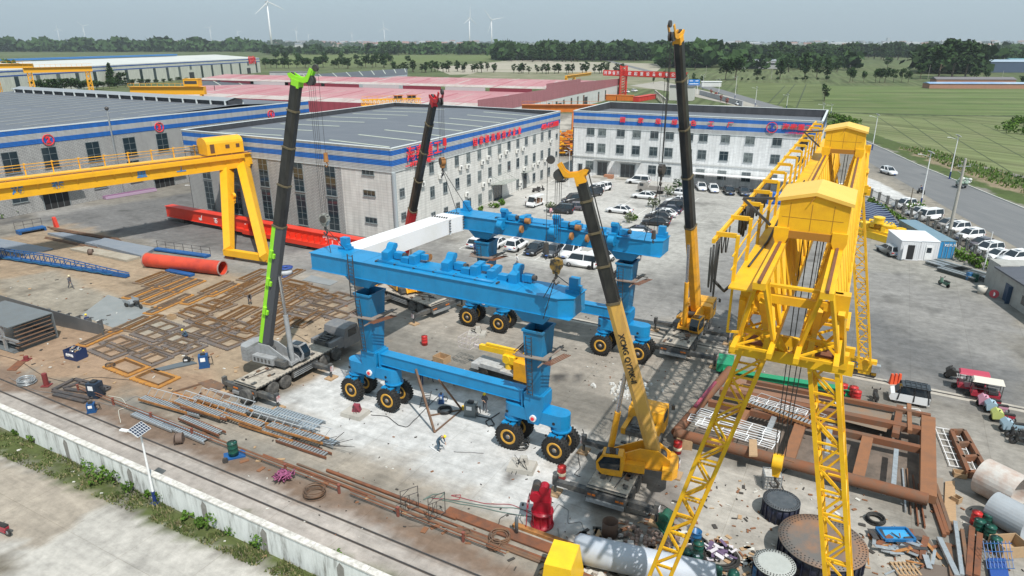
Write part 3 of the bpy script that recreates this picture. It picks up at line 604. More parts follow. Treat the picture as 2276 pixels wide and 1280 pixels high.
for px in(104,356):
 s,z=WH.on(px,350);door(WH,s,0,4.6,4.6,bH,DARKIN,name='gate');m=MB();m.box(WH.p(s,5.3,1.1),(7.4,2.3,.35),WH.a);m.box(WH.p(s,5.7,2.0),(7.4,.2,.45),WH.a);m.build('gate_canopy',CONC,bH)
s,z=WH.on(245,300);m=MB();m.cyl(WH.p(s,0,.5),WH.p(s,16.6,.5),.16,n=8);m.ball(WH.p(s,16.9,.5),.38,mi=1);m.build('mast',[GALV,STEEL],bH)
adopt(bH)
WRd=Wall((59.4,394.1),R(67));rdn=-WRd.n
rh=empty("red_roofed_hall",(59.4,394.1,0),0,'wide low factory hall with faded red and white sheet roofs and a stepped red parapet','building')
PR=M('faded_red_roof',(.40,.17,.185),.6,0,((.50,.30,.30),.05,.7))
PW=M('dirty_white_roof',(.46,.41,.38),.6,0,((.34,.22,.2),.4,.6,(1,.2,1)))
def rp(s,z,d):return WRd.p(s,z)+rdn*d
wallmesh('parapet_wall',WRd,[(-180,-2,0,6.3,0,0),(-180,-116,6.3,11.2,1,.05,10.8),(-116,-71,6.3,12.95,1,.05,12.85),(-71,0,6.3,11.4,1,.05,9.7)],[WHS,PINKS],rh)
m=MB();D0=165
for(sa,sb,za,zm,zb,dd)in((-179.8,-117,8.8,10.6,9.4,150),(-117,-72,10.9,12.6,11.2,190),(-72,-1,9.6,10.3,8.4,120)):
 sm=(sa+sb)/2
 for a_,b_,z0,z1 in((sa,sm,za,zm),(sm,sb,zm,zb)):
  e=a_+(b_-a_)*.3 if a_==sa else b_
  if a_==sa:m.quad(rp(a_,z0,.3),rp(e,z0+(z1-z0)*.3,.3),rp(e,z0+(z1-z0)*.3,dd),rp(a_,z0,dd),1);m.quad(rp(e,z0+(z1-z0)*.3,.3),rp(b_,z1,.3),rp(b_,z1,dd),rp(e,z0+(z1-z0)*.3,dd),0)
  else:m.quad(rp(a_,z0,.3),rp(b_,z1,.3),rp(b_,z1,dd),rp(a_,z0,dd),0)
m.build('roof',[PR,PW],rh)
m=MB()
for(sa,sb,za,zm,zb,dd)in((-179.8,-117,8.8,10.6,9.4,150),(-117,-72,10.9,12.6,11.2,190),(-72,-1,9.6,10.3,8.4,120)):
 sm=(sa+sb)/2
 for k in range(int(dd/7)):m.bar(rp(sa+1,za+.05,3+k*7),rp(sm,zm+.05,3+k*7),.35 if k%3 else 1.1,.06,k%2)
m.build('roof_joint',[PW,M('roof_joint_red',(.38,.13,.15),.6)],rh)
m=MB()
for k in range(9):
 a_,b_=(-116.9,10.9),None;d0=6+k*21;m.quad(rp(-117.05,8.9,d0),rp(-117.05,8.9,d0+19),rp(-117.05,10.8,d0+19),rp(-117.05,10.8,d0),1 if k in(1,3,6)else 0)
m.build('clerestory',[MAROON,WHS],rh)
WRn=Wall(tuple(rp(-180,0,150)[:2]),R(67-90));wallmesh('front_wall',WRn,[(0,150,0,4.9,0,0),(0,150,4.9,8.8,1,.05)],[WHS,MAROON],rh)
for k in range(16):window(WRn,6+k*9.2,2.6,2.0,3.0,rh,2,2)
for px in(1220,1237,1253,1270,1284,1297,1330,1345,1372):s,z=WRd.on(px,222);window(WRd,s,2.9,2.2,4.6,rh,2,2)
for s_ in(-150,-100,-62):door(WRd,s_,0,5,4.2,rh,DARKIN)
adopt(rh)
gh=empty("grey_roofed_hall",G(600,175,8),0,'low grey sheet hall with white roof lines behind the red roofed hall','building');gh.location.z=0
m=MB();zz=9.5
P4=[G(430,198,zz),G(900,150,zz),G(868,148.5,zz),G(420,178,zz)]
P4=[G(400,207,7.2),G(905,166,7.2),G(905,156,zz),G(640,158,zz)]
a_,b_,c_,d_=G(400,183,10.5),G(905,152,10.5),G(905,166,9.0),G(430,207,9.0)
m.quad(d_,c_,b_,a_,0);e_,f_=at(G(905,149,10.5),8.7),at(G(400,177,10.5),8.7);m.quad(a_,b_,e_,f_,0)
m.quad(at(d_,0),at(c_,0),c_,d_,1);m.quad(at(c_,0),at(e_,0),e_,b_,1);m.add([at(c_,0),at(e_,0),e_,b_,c_],[(0,1,2,3,4)],1)
m.build('roof',[ROOFD,M('pale_wall',(.42,.45,.49),.6)],gh)
m=MB()
for k in range(15):t=.03+k*.068;m.bar(a_.lerp(b_,t)+Vector((0,0,.1)),d_.lerp(c_,t+.015).lerp(a_.lerp(b_,t),.35)+Vector((0,0,.1)),.5,.1)
m.build('skylight',SKYL,gh)
adopt(gh)
wq0=G(580,161);wq1=G(0,214);wa=ang(wq1,wq0)
WW=Wall(tuple(wq1[:2]),wa);LW=(wq0-wq1).length
wh=empty("white_factory_hall",wq1,0,'long cream factory hall with thin blue lines and narrow dark windows, far left','building')
tz=HZ(wq0,120);print('white hall top',tz,HZ(wq1,124))
TW=13.8
wallmesh('hall_wall',WW,[(-200,LW,0,TW,0,0)],[CREAM],wh)
wallmesh('blue_line',WW,[(-200,LW,TW-1.2,TW-.6,0,.1),(-200,LW,TW-3.6,TW-3.0,0,.1)],[M('line_blue',(.01,.07,.35),.5)],wh)
for k in range(26):
 s=LW-8-k*16.3
 if k%6==1:window(WW,s,9.2,3,3.5,wh,1,1);door(WW,s,0,7,5.2,wh);continue
 window(WW,s,5.2,3.2,9.6,wh,1,1)
m=MB();b0,b1=WW.p(-200,TW,-.2),WW.p(LW,TW,-.2);mid=WW.n*-45
m.quad(b0,b1,b1+mid+Vector((0,0,3)),b0+mid+Vector((0,0,3)),0);m.quad(b0+mid+Vector((0,0,3)),b1+mid+Vector((0,0,3)),b1+mid*2,b0+mid*2,0)
m.quad(at(b1,0),at(b1+mid*2,0),b1+mid*2,b1,1);m.add([b1,b1+mid*2,b1+mid+Vector((0,0,3))],[(0,1,2)],1)
m.bar(b0+mid*1.0+Vector((0,0,4)),b1+mid*1.0+Vector((0,0,4))-WW.d*70,6,1.2,mi=2)
m.build('roof',[M('pale_roof',(.52,.53,.50),.6,0,((.4,.42,.42),.05,.5)),CREAM,M('ridge_blue',(.05,.19,.45),.5)],wh)
text('钢构',7.5,WW.p(LW-16,TW-2.2,.4),WW.d,(0,0,1),REDL,wh,ext=.1,bold=.2)
adopt(wh)
def shed(px,py,w,d,h,rz,wallc,roofc,label,name='shed',rise=1.0,name2='building'):
 p=G(px,py);e=empty(name,p,rz,label,name2)
 m=MB();m.b2((-w/2,-d/2,0),(w/2,d/2,h));m.build('wall',wallc,e)
 m=MB();o_=.4
 A_=[(-w/2-o_,-d/2-o_,h),(w/2+o_,-d/2-o_,h),(w/2+o_,0,h+rise),(-w/2-o_,0,h+rise),(w/2+o_,d/2+o_,h),(-w/2-o_,d/2+o_,h)]
 A_=[(x,y,z+.05)for x,y,z in A_]
 m.add(A_,[(0,1,2,3),(3,2,4,5),(1,4,2),(0,3,5)]);m.build('roof',roofc,e)
 return e
BRK=M('brick_wall',(.36,.19,.13),.9,0,((.28,.16,.12),.6,.6));GRW=M('grey_wall',(.33,.34,.36),.7,0,((.5,.5,.52),.3,.5));BLR=M('blue_roof',(.20,.32,.50),.5,0,((.42,.50,.55),.05,.9,(1,.1,1)));GRR=M('grey_tile_roof',(.15,.14,.15),.8);RDR=M('red_roof',(.30,.09,.07),.7);WHW=M('white_wall',(.6,.61,.6),.8)
e=shed(2175,196,68,9,3.0,R(-3),BRK,BLR,'long low brick shed with a blue sheet roof at the edge of the far field',rise=.9)
e=shed(2160,187,55,9,3.4,R(-3),BRK,GRR,'grey roofed brick shed directly behind the blue roofed shed',rise=1.6)
e=shed(1687,152,48,20,8.5,R(-2),GRW,M('steel_roof',(.45,.47,.5),.4,.3),'two level silver sheet building among the trees beyond the fields',rise=1.5)
m=MB();m.b2((-18,-10.3,4.6),(18,-9.9,6));m.build('window',GLASS,e)
e=shed(1580,192,13,5,3.2,R(-8),WHW,WHITE,'small white hut beside the road at the edge of the striped field','hut',.3)
e=shed(2010,96.8,330,200,22,R(-4),WHW,WHITE,'very long pale warehouse on the horizon right of the tall block','warehouse',3)
e=shed(1880,97.5,260,100,20,R(-4),WHW,WHITE,'pale warehouse on the horizon left of the tall block','warehouse',3)
e=shed(1972,97.2,34,30,75,R(10),M('pale_tower_wall',(.4,.43,.46),.8),GRW,'tall pale tower block standing alone on the horizon','tower_block',1)
e=shed(2160,108,170,60,13,R(-3),M('pale_green_wall',(.35,.5,.42),.7),M('pale_green_roof',(.5,.68,.48),.6),'pale green roofed shed beyond the big trees at the right','warehouse',3)
e=shed(2262,127,90,40,13,R(5),WHW,RDR,'white walled building with a red roof at the right edge behind the trees','warehouse',2)
e=shed(2235,160,46,24,10,R(-4),M('navy_wall',(.06,.09,.15),.6),M('pale_blue_roof',(.3,.38,.46),.6),'dark blue sheet building half hidden by trees at the right edge','workshop',2)
e=shed(1432,133,62,24,8,R(4),WHW,RDR,'white building with a pink red roof beside the road beyond the tower crane',rise=3)
e=shed(1378,96.6,260,60,22,R(2),M('far_grey_wall',(.22,.24,.26),.9),GRW,'long dark ribbed building on the horizon above the poplars','warehouse',2)
e=shed(2265,152,30,20,9,R(-4),GRW,M('teal_roof',(.1,.22,.25),.6),'grey walled workshop with a teal roof at the far right edge','workshop',2)
e=shed(645,168,34,8,3.2,R(8),GRW,GRR,'low open grey shed behind the long grey roofed hall',rise=.5)
e=shed(1515,222,12,9,7,R(-22),M('render_wall',(.5,.5,.47),.8),M('dark_coping',(.10,.10,.11),.7),'pale gatehouse with a dark coping behind the white office','gatehouse',.4)
vill=empty('village',(0,0,0))
bpy.data.objects.remove(vill)
rn=random.Random(11);n_=0
VW=[M('village_wall_a',(.42,.38,.34),.9),M('village_wall_b',(.55,.55,.53),.9)];VR=[M('village_roof_a',(.28,.15,.12),.9),M('village_roof_b',(.33,.34,.35),.9),M('village_roof_c',(.18,.2,.22),.9)]
hp=[]
for wv in range(2):
 for rv in range(3):
  m=MB();m.b2((-8,-5,0),(8,5,6));mr=MB();mr.add([(-8.5,-5.5,6.02),(8.5,-5.5,6.02),(8.5,0,8.6),(-8.5,0,8.6),(8.5,5.5,6.02),(-8.5,5.5,6.02)],[(0,1,2,3),(3,2,4,5),(1,4,2),(0,3,5)])
  hp.append((m.mesh('wall',VW[wv]),mr.mesh('roof',VR[rv]),('tan','white')[wv]+' walled farmhouse with a '+('red tiled','grey','dark')[rv]+' roof, one of those scattered along the horizon',('tan','white')[wv]+' walled village houses with '+('red','grey','dark')[rv]+' roofs'))
for k in range(150):
 x=rn.choice([rn.uniform(380,1060),rn.uniform(380,1060),rn.uniform(1480,2276)]);y=rn.uniform(95.5,105)if x<1100 else rn.uniform(96,108)
 q=G(x,y);i=rn.randrange(6);e=empty('farmhouse',q,rn.uniform(-.3,.3),hp[i][2],'house',hp[i][3]);sc_=1+q.y/2600;e.scale=(sc_,)*3
 for me_,nm in((hp[i][0],'wall'),(hp[i][1],'roof')):c=bpy.data.objects.new(nm,me_);SC.collection.objects.link(c);c.parent=e
BLU=M('travel_lift_blue',(.008,.235,.50),.42,0,((.010,.17,.36),.9,.6),.03,coat=.1)
BLU2=M('travel_lift_blue_leg',(.008,.20,.42),.5,0,((.05,.12,.17),1.1,.7,(1,1,.25)))
TYRE=M('tyre_rubber',(.012,.012,.012),.75,0,((.04,.038,.035),3,.4));RIM=M('yellow_rim',(.62,.33,.04),.5,0,((.3,.15,.03),4,.5));HUB=M('hub_grey',(.22,.22,.22),.5,.4)
def big_tyre(r=1.05,w=.62):
 t=MB();n=40;prof=[(r*.58,-w*.42),(r*.86,-w*.5),(r*.97,-w*.40),(r*.97,w*.40),(r*.86,w*.5),(r*.58,w*.42)]
 t.lathe(prof,(0,0,0),(0,1,0),40)
 for i in range(26):
  a=2*math.pi*i/26
  for s_ in(-1,1):
   b=a+(.06 if s_>0 else-.06);c=Vector((math.cos(b)*r*.985,s_*w*.23,math.sin(b)*r*.985));d=Vector((math.cos(b+.09*s_)*r*.985,s_*w*.5,math.sin(b+.09*s_)*r*.985));q=Vector((math.cos(b),0,math.sin(b)))
   t.bar(c-Vector((0,s_*w*.2,0)),d,.12,.09,up=q)
 tm=t.mesh('tyre',TYRE)
 m=MB();m.lathe([(r*.60,-w*.34),(r*.60,-w*.44),(r*.56,-w*.5),(r*.40,-w*.40),(r*.36,-w*.1),(.2,-w*.1),(.18,-w*.46),(.0,-w*.48)],(0,0,0),(0,1,0),24)
 m.lathe([(r*.60,w*.34),(r*.60,w*.44),(r*.52,w*.46),(r*.50,w*.2),(.0,w*.18)],(0,0,0),(0,1,0),24)
 m.lathe([(.001,-w*.52),(.17,-w*.5),(.19,-w*.3),(.19,-.05)],(0,0,0),(0,1,0),14,1)
 return tm,m.mesh('rim',[RIM,HUB])
BT=big_tyre()
def wheel_obj(parent,loc,rz,meshes,name='wheel',sc=1.):
 w=bpy.data.objects.new(name,meshes[0]);SC.collection.objects.link(w);w.parent=parent;w.location=loc;w.rotation_euler=(0,0,rz);w.scale=(sc,)*3
 r=bpy.data.objects.new('rim',meshes[1]);SC.collection.objects.link(r);r.parent=w
 return w
NL=Vector((-11.53,51.86,0))
tl=empty("travel_lift",NL,R(-28.6),'huge sky blue mobile boat hoist frame on sixteen black tyres, being assembled by four cranes','travel lift')
GW,GL_=15.3,18.6
for vi,v in enumerate((0,GL_)):
 zt_=12.92 if vi==0 else 12.3;zb_=zt_-1.38;e0=-4.8 if vi==0 else-4.2;e1=18.2 if vi==0 else 18.7
 m=MB();hv=1.25
 m.ext([(e0,v-hv),(e1-.9,v-hv),(e1,v-hv*.55),(e1,v+hv),(e0,v+hv)],zb_,zt_-.04)
 m.ext([(e0-.08,v-hv-.1),(e1-.9,v-hv-.1),(e1+.08,v-hv*.55-.05),(e1+.08,v+hv+.1),(e0-.08,v+hv+.1)],zt_-.04,zt_)
 m.ext([(e0-.08,v-hv-.08),(e1,v-hv-.08),(e1,v+hv+.08),(e0-.08,v+hv+.08)],zb_-.04,zb_)
 for u in(0,GW):m.add([(u-1.5,v-1.15,zb_-.04),(u+1.5,v-1.15,zb_-.04),(u+1.5,v+1.15,zb_-.04),(u-1.5,v+1.15,zb_-.04),(u-.8,v-1.0,zb_-.85),(u+.8,v-1.0,zb_-.85),(u+.8,v+1.0,zb_-.85),(u-.8,v+1.0,zb_-.85)],[(0,1,2,3),(7,6,5,4),(0,4,5,1),(1,5,6,2),(2,6,7,3),(3,7,4,0)])
 for k in range(9):x_=-1.6+k*2.25;m.b2((x_-.02,v-hv-.012,zb_+.02),(x_+.02,v-hv,zt_-.06));m.b2((x_-.02,v+hv,zb_+.02),(x_+.02,v+hv+.012,zt_-.06));m.b2((x_-.015,v-hv,zt_),(x_+.015,v+hv,zt_+.006),1)
 ub=m.build('upper_beam',[BLU,M('weld_seam',(.02,.14,.28),.6)],tl)
 for u,vv in((-2.9,.85),(e1-.5,.55)):
  b=MB();b.box((u,v+vv,zt_+.5),(.65,.5,1.0));b.box((u,v+vv,zt_+.1),(1.0,.8,.2));b.box((u+.42,v+vv-.1,zt_+.3),(.25,.4,.4));b.build('end_post',BLU,ub)
 for u,kd in(((1.9,0),(4.4,1),(7.5,0),(9.9,1),(11.3,2),(13.2,0))if vi==0 else((2.6,0),(4.9,1),(8.3,0),(10.2,1),(11.8,2),(14.2,0))):
  b=MB();sg=1 if vi==0 else-1;y0=v+.35*sg
  if kd==0:
   prof=[(-.45,0),(.55,0),(.65,.7),(.85,.9),(.82,1.12),(.6,1.22),(.35,1.15),(.1,.8),(-.45,.65)]
   b.extp([(p[0]*sg,p[1])for p in prof],(u,y0,zt_),(0,1,0),(0,0,1),.62)
   b.cyl((u-.33,y0+.56*sg,zt_+.92),(u+.33,y0+.56*sg,zt_+.92),.22,n=16);b.box((u+.85,y0+.35*sg,zt_+.35),(.75,.55,.5));b.cyl((u+1.2,y0+.35*sg,zt_+.4),(u+1.5,y0+.35*sg,zt_+.4),.2,n=12,mi=1)
   if vi:b.cyl((u-.3,v-hv-.35,zt_-.35),(u+.3,v-hv-.35,zt_-.35),.48,n=16);b.box((u,v-hv-.2,zt_-.1),(.7,.5,.8))
  elif kd==1:
   b.box((u,y0,zt_+.35),(.55,.7,.7));b.extp([(0,.15),(.8*sg,.25),(1.0*sg,.6),(.8*sg,.8),(0,.75)],(u,y0+.2*sg,zt_),(0,1,0),(0,0,1),.5);b.box((u+.55,y0+.6*sg,zt_+.45),(.5,.4,.4));b.cyl((u+.3,y0+1.0*sg,zt_+.35),(u+.8,y0+1.0*sg,zt_+.35),.28,n=12,mi=2);b.box((u-.75,y0,zt_+.22),(.7,.5,.4))
   if vi:b.cyl((u-.12,v-hv-.3,zt_-.5),(u+.12,v-hv-.3,zt_-.5),.36,n=14,mi=2)
  else:
   b.box((u,y0,zt_+.3),(.5,.65,.6));b.extp([(0,.1),(.8*sg,.2),(1.0*sg,.55),(.8*sg,.72),(0,.65)],(u,y0+.2*sg,zt_),(0,1,0),(0,0,1),.45);b.box((u+.95,y0+.05*sg,zt_+.2),(.7,.6,.4))
   if vi:b.cyl((u-.12,v-hv-.3,zt_-.5),(u+.12,v-hv-.3,zt_-.5),.36,n=14,mi=2)
  b.build('winch',[BLU,STEEL,RUST2],ub)
 b=MB();P_=[(1.6,v-.5,zt_+.1),(5,v-.55,zt_+.1),(9,v-.6,zt_+.1),(12,v-.6,zt_+.1)];b.tube(P_,.05);b.tube([(p[0],p[1]-.15,p[2])for p in P_],.04)
 for k in range(7):b.box((1.5+k*1.8,v-.58,zt_+.06),(.12,.4,.12),0,1)
 b.build('oil_pipe',[BLU,STEEL],ub)
 m=MB();m.b2((.95,v-.4,3.92),(GW-.95,v+.4,4.80));m.b2((.95,v-.47,4.80),(GW-.95,v+.47,4.84));m.b2((.95,v-.47,3.88),(GW-.95,v+.47,3.92))
 for k in(1.0,GW-1.0):m.b2((k-.05,v-.62,3.6),(k+.05,v+.62,5.0))
 m.build('lower_beam',BLU,tl)
 for ui,u in enumerate((0,GW)):
  m=MB();z0,z1,z2=4.9,8.3,10.05 if vi==0 else 9.7
  def ring(w,d,z):return[(u-w,v-d,z),(u+w,v-d,z),(u+w,v+d,z),(u-w,v+d,z)]
  vs=ring(.52,.70,z0)+ring(.68,.93,z1)+ring(.76,1.0,z2)+ring(.69,.93,z2)+ring(.69,.93,z2-.7)
  fs=[(3,2,1,0)]+[(k*4+i,k*4+(i+1)%4,k*4+4+(i+1)%4,k*4+4+i)for k in range(4)for i in range(4)]
  m.add(vs,fs);m.add(ring(.69,.93,z2-.7),[(0,1,2,3)],1)
  for(w,d,z,t)in((.66,.84,z0+.02,.06),(.84,1.08,z2-.06,.08)):
   m.b2((u-w,v-d,z-t),(u+w,v-d+.12,z+t));m.b2((u-w,v+d-.12,z-t),(u+w,v+d,z+t));m.b2((u-w,v-d+.12,z-t),(u-w+.12,v+d-.12,z+t));m.b2((u+w-.12,v-d+.12,z-t),(u+w,v+d-.12,z+t))
  leg=m.build('leg',[BLU2,DARKIN],tl)
  m=MB()
  for k in(-.22,.22):m.bar((u-.15+k,v-1.0,5.0),(u-.15+k,v-1.35,z2-.3),.05)
  for k in range(17):z=5.1+k*.3;y_=v-1.0-.35*(z-5)/(z2-5.3);m.bar((u-.37,y_,z),(u+.07,y_,z),.035)
  if ui==0 and vi==0:
   for k in(-.25,.25):m.bar((u-.3+k,v-1.6,9.9),(u-.3+k,v-1.62,13.5),.06)
   for k in range(13):m.bar((u-.55,v-1.6,10+k*.28),(u-.05,v-1.6,10+k*.28),.035)
  m.build('ladder',STEEL,leg)
  m=MB();zp=8.15;m.box((u+.1,v-1.2,zp),(2.4,.4,.07),.12);m.box((u+1.1,v+.1,zp+.02),(.35,2.6,.07),-.1);m.box((u-1.2,v+.2,zp-.05),(.5,2.6,.07),.1)
  m.bar((u-1.5,v-1.1,zp-.15),(u+1.7,v-1.1,zp-.15),.06);m.bar((u-1.5,v+1.2,zp-.15),(u+1.7,v+1.2,zp-.15),.06);m.bar((u+.95,v-2,zp-.25),(u+.95,v+2.2,zp-.25),.08)
  for k in range(4):m.bar((u+1.3+k*.16,v-1.9,zp+.05),(u+1.9+k*.16,v+.3,zp+.05),.05,mi=1)
  for k in range(2):m.bar((u-1.5+k*.2,v-.9,zp),(u-1.5+k*.2,v+1.3,zp+.1),.05,mi=1)
  m.build('platform',[M('scaffold_plank',(.24,.21,.18),.8,0,((.2,.1,.07),1,.7)),RUST],leg)
  m=MB();m.extp([(-.8,5.0-.08),(.8,5.0-.08),(.8,4.0),(.42,2.5),(-.42,2.5),(-.8,4.0)],(u,v,0),(1,0,0),(0,0,1),1.45)
  m.cyl((u,v-.85,3.0),(u,v+.85,3.0),.26,n=18,mi=1);m.cyl((u,v-.88,3.0),(u,v-.90,3.0),.15,n=12,mi=2)
  m.build('saddle',[BLU,WHITE,REDL],leg)
  m=MB();out=[]
  for k in range(9):t=math.pi/2+math.pi*k/8;out.append((u-1.93+.68*math.cos(t),v+.68*math.sin(t)))
  for k in range(9):t=-math.pi/2+math.pi*k/8;out.append((u+1.93+.68*math.cos(t),v+.68*math.sin(t)))
  m.ext(out,2.65,3.62);
  for k in(-1,1):
   m.cyl((u+k*1.93,v,2.35),(u+k*1.93,v,2.65),.66,n=20);m.cyl((u+k*1.93,v,2.25),(u+k*1.93,v,2.35),.78,n=20)
   m.cyl((u+k*1.93-.3,v-.67,2.95),(u+k*1.93-.3,v-.70,2.95),.12,n=10,mi=1)
  m.build('balance_beam',[BLU,DARKIN],leg)
  for k in(-1,1):
   x=u+k*1.93;f=MB();f.extp([(-.55,2.25),(.55,2.25),(.4,1.7),(.16,.95),(-.16,.95),(-.4,1.7)],(x,v,0),(1,0,0),(0,0,1),.5);f.cyl((x,v-1.1,1.04),(x,v+1.1,1.04),.12,n=10);f.box((x-.1,v-.75,2.05),(1.0,.5,.12))
   fk=f.build('wheel_fork',BLU,leg)
   for s_ in(-1,1):wheel_obj(leg,(x,v+s_*.85,1.04),R((ui*7+k*3+vi*5)%5-2),BT if s_<0 else BT)
m=MB();u0,u1=-4.2,-2.1;zt_=12.8
m.add([(u0,1.45,zt_),(u1,1.45,zt_),(u1,15.0,zt_-.35),(u0,15.0,zt_-.35),(u0,1.45,zt_-1.6),(u1,1.45,zt_-1.6),(u1,15,zt_-1.9),(u0,15,zt_-1.9)],[(0,1,2,3),(7,6,5,4),(4,5,1,0),(5,6,2,1),(6,7,3,2),(7,4,0,3)])
m.b2((u0-.08,15.0,zt_-2.0),(u1+.08,15.1,zt_-.25));m.add([(u0,15.1,zt_-.35),(u1,15.1,zt_-.35),(u1+.3,17.1,zt_-.42),(u0-.1,17.1,zt_-.42),(u0,15.1,zt_-1.9),(u1,15.1,zt_-1.9),(u1+.3,17.1,zt_-2.0),(u0-.1,17.1,zt_-2.0)],[(0,1,2,3),(7,6,5,4),(4,5,1,0),(5,6,2,1),(6,7,3,2),(7,4,0,3)])
for yy in(14.9,17.0):
 for k in range(7):m.box((u0+.15+k*.28,yy,zt_-.25),(.06,.25,.12),0,1)
 for k in range(5):m.box((u1+.12 if yy<16 else u1+.38,yy,zt_-.5-k*.28),(.1,.25,.06),0,1)
m.build('cross_girder',[M('girder_white',(.80,.81,.83),.5,0,((.6,.58,.5),.35,.35)),STEEL],tl)
GU=Vector((.889,-.457,0));GV=Vector((.457,.889,0));ga=math.atan2(GU.y,GU.x)
tg=empty("gantry_crane",(-1.35,.71,0),ga,'very tall yellow lattice gantry crane with two gabled trolley houses, at the right','gantry crane')
YG=M('gantry_yellow',(.80,.455,.012),.5,0,((.52,.22,.02),1.0,.5),coat=.05)
def truss_girder(uc,name):
 m=MB();v0,v1=23.2,67.5;zt_,zb_=21.3,18.7;o_=.62
 m.bar((uc,v0,zt_-.12),(uc,v1,zt_-.12),.42,.24);m.bar((uc,v0,zt_+.03),(uc,v1,zt_+.03),.1,.12,mi=1)
 for s_ in(-1,1):
  m.bar((uc+s_*o_,v0,zb_),(uc+s_*o_,v1,zb_),.18,.2);n=26
  for k in range(n):
   a=v0+.4+(v1-v0-.8)*k/n;b=a+(v1-v0-.8)/n
   m.bar((uc+s_*.15,a,zt_-.2),(uc+s_*o_,(a+b)/2,zb_),.13,.1);m.bar((uc+s_*o_,(a+b)/2,zb_),(uc+s_*.15,b,zt_-.2),.13,.1);m.bar((uc+s_*.15,(a+b)/2,zt_-.2),(uc+s_*o_,(a+b)/2,zb_),.09)
 n=24
 for k in range(n):
  a=v0+.4+(v1-v0-.8)*k/n;b=a+(v1-v0-.8)/n;m.bar((uc-o_,a,zb_),(uc+o_,a,zb_),.09);m.bar((uc-o_,a,zb_),(uc+o_,b,zb_),.07)
 return m.build('girder',[YG,RUST],tg)
gA=truss_girder(-1.0,'girder');gB=truss_girder(1.12,'girder')
m=MB();m.bar((-1.6,23.4,20.9),(-1.6,67,20.9),.85,.06)
for k in range(14):m.bar((-1.95,24+k*3.2,20.8),(-1.1,24+k*3.2,20.5),.07)
m.build('walkway',[YG],tg)
m=MB();n=15
for k in range(n):
 v=24.2+k*2.75;m.bar((-2.0,v,20.9),(-2.0,v,22.6),.11,.2);m.bar((-2.05,v,22.58),(-2.75,v,22.58),.12,.16);m.bar((-2.0,v+.03,18.9),(-2.0,v+.03,20.9),.08);m.bar((-1.6,v,19),(-2.0,v,18.95),.08)
m.bar((-2.72,23.6,22.45),(-2.72,66,22.45),.11,.16);m.bar((-2.02,23.6,22.0),(-2.02,66,22.0),.045);m.bar((-2.02,23.6,21.5),(-2.02,66,21.5),.045)
m.build('festoon_rail',[YG],tg)
def loops(mb,v0,v1,k,sag,z=22.3,u=-2.72,r=.035):
 for i in range(k):
  a=v0+(v1-v0)*i/k;b=v0+(v1-v0)*(i+1)/k;s_=sag*(.8+.4*((i*7)%5)/5)
  mb.tube([(u+.03*(i%3),a+(b-a)*t,z-s_*4*t*(1-t))for t in[j/8 for j in range(9)]],r,5)
m=MB();loops(m,23.3,24.9,4,1.9,r=.028);loops(m,25.2,26.6,2,1.0,r=.028);loops(m,29,38,22,1.1,r=.05);loops(m,54,58,10,.8);m.tube([(-2.7,24.3,20.8),(-2.4,25,20.2),(-1.9,25.6,20.7),(-1.2,25.8,20.9),(-.9,26.5,20.8)],.06)
m.tube([(-1.75,26,20.99),(-1.6,30,21.0),(-1.7,36,21.0),(-1.55,45,21.0)],.05);m.build('festoon_cable',ROPE,tg)
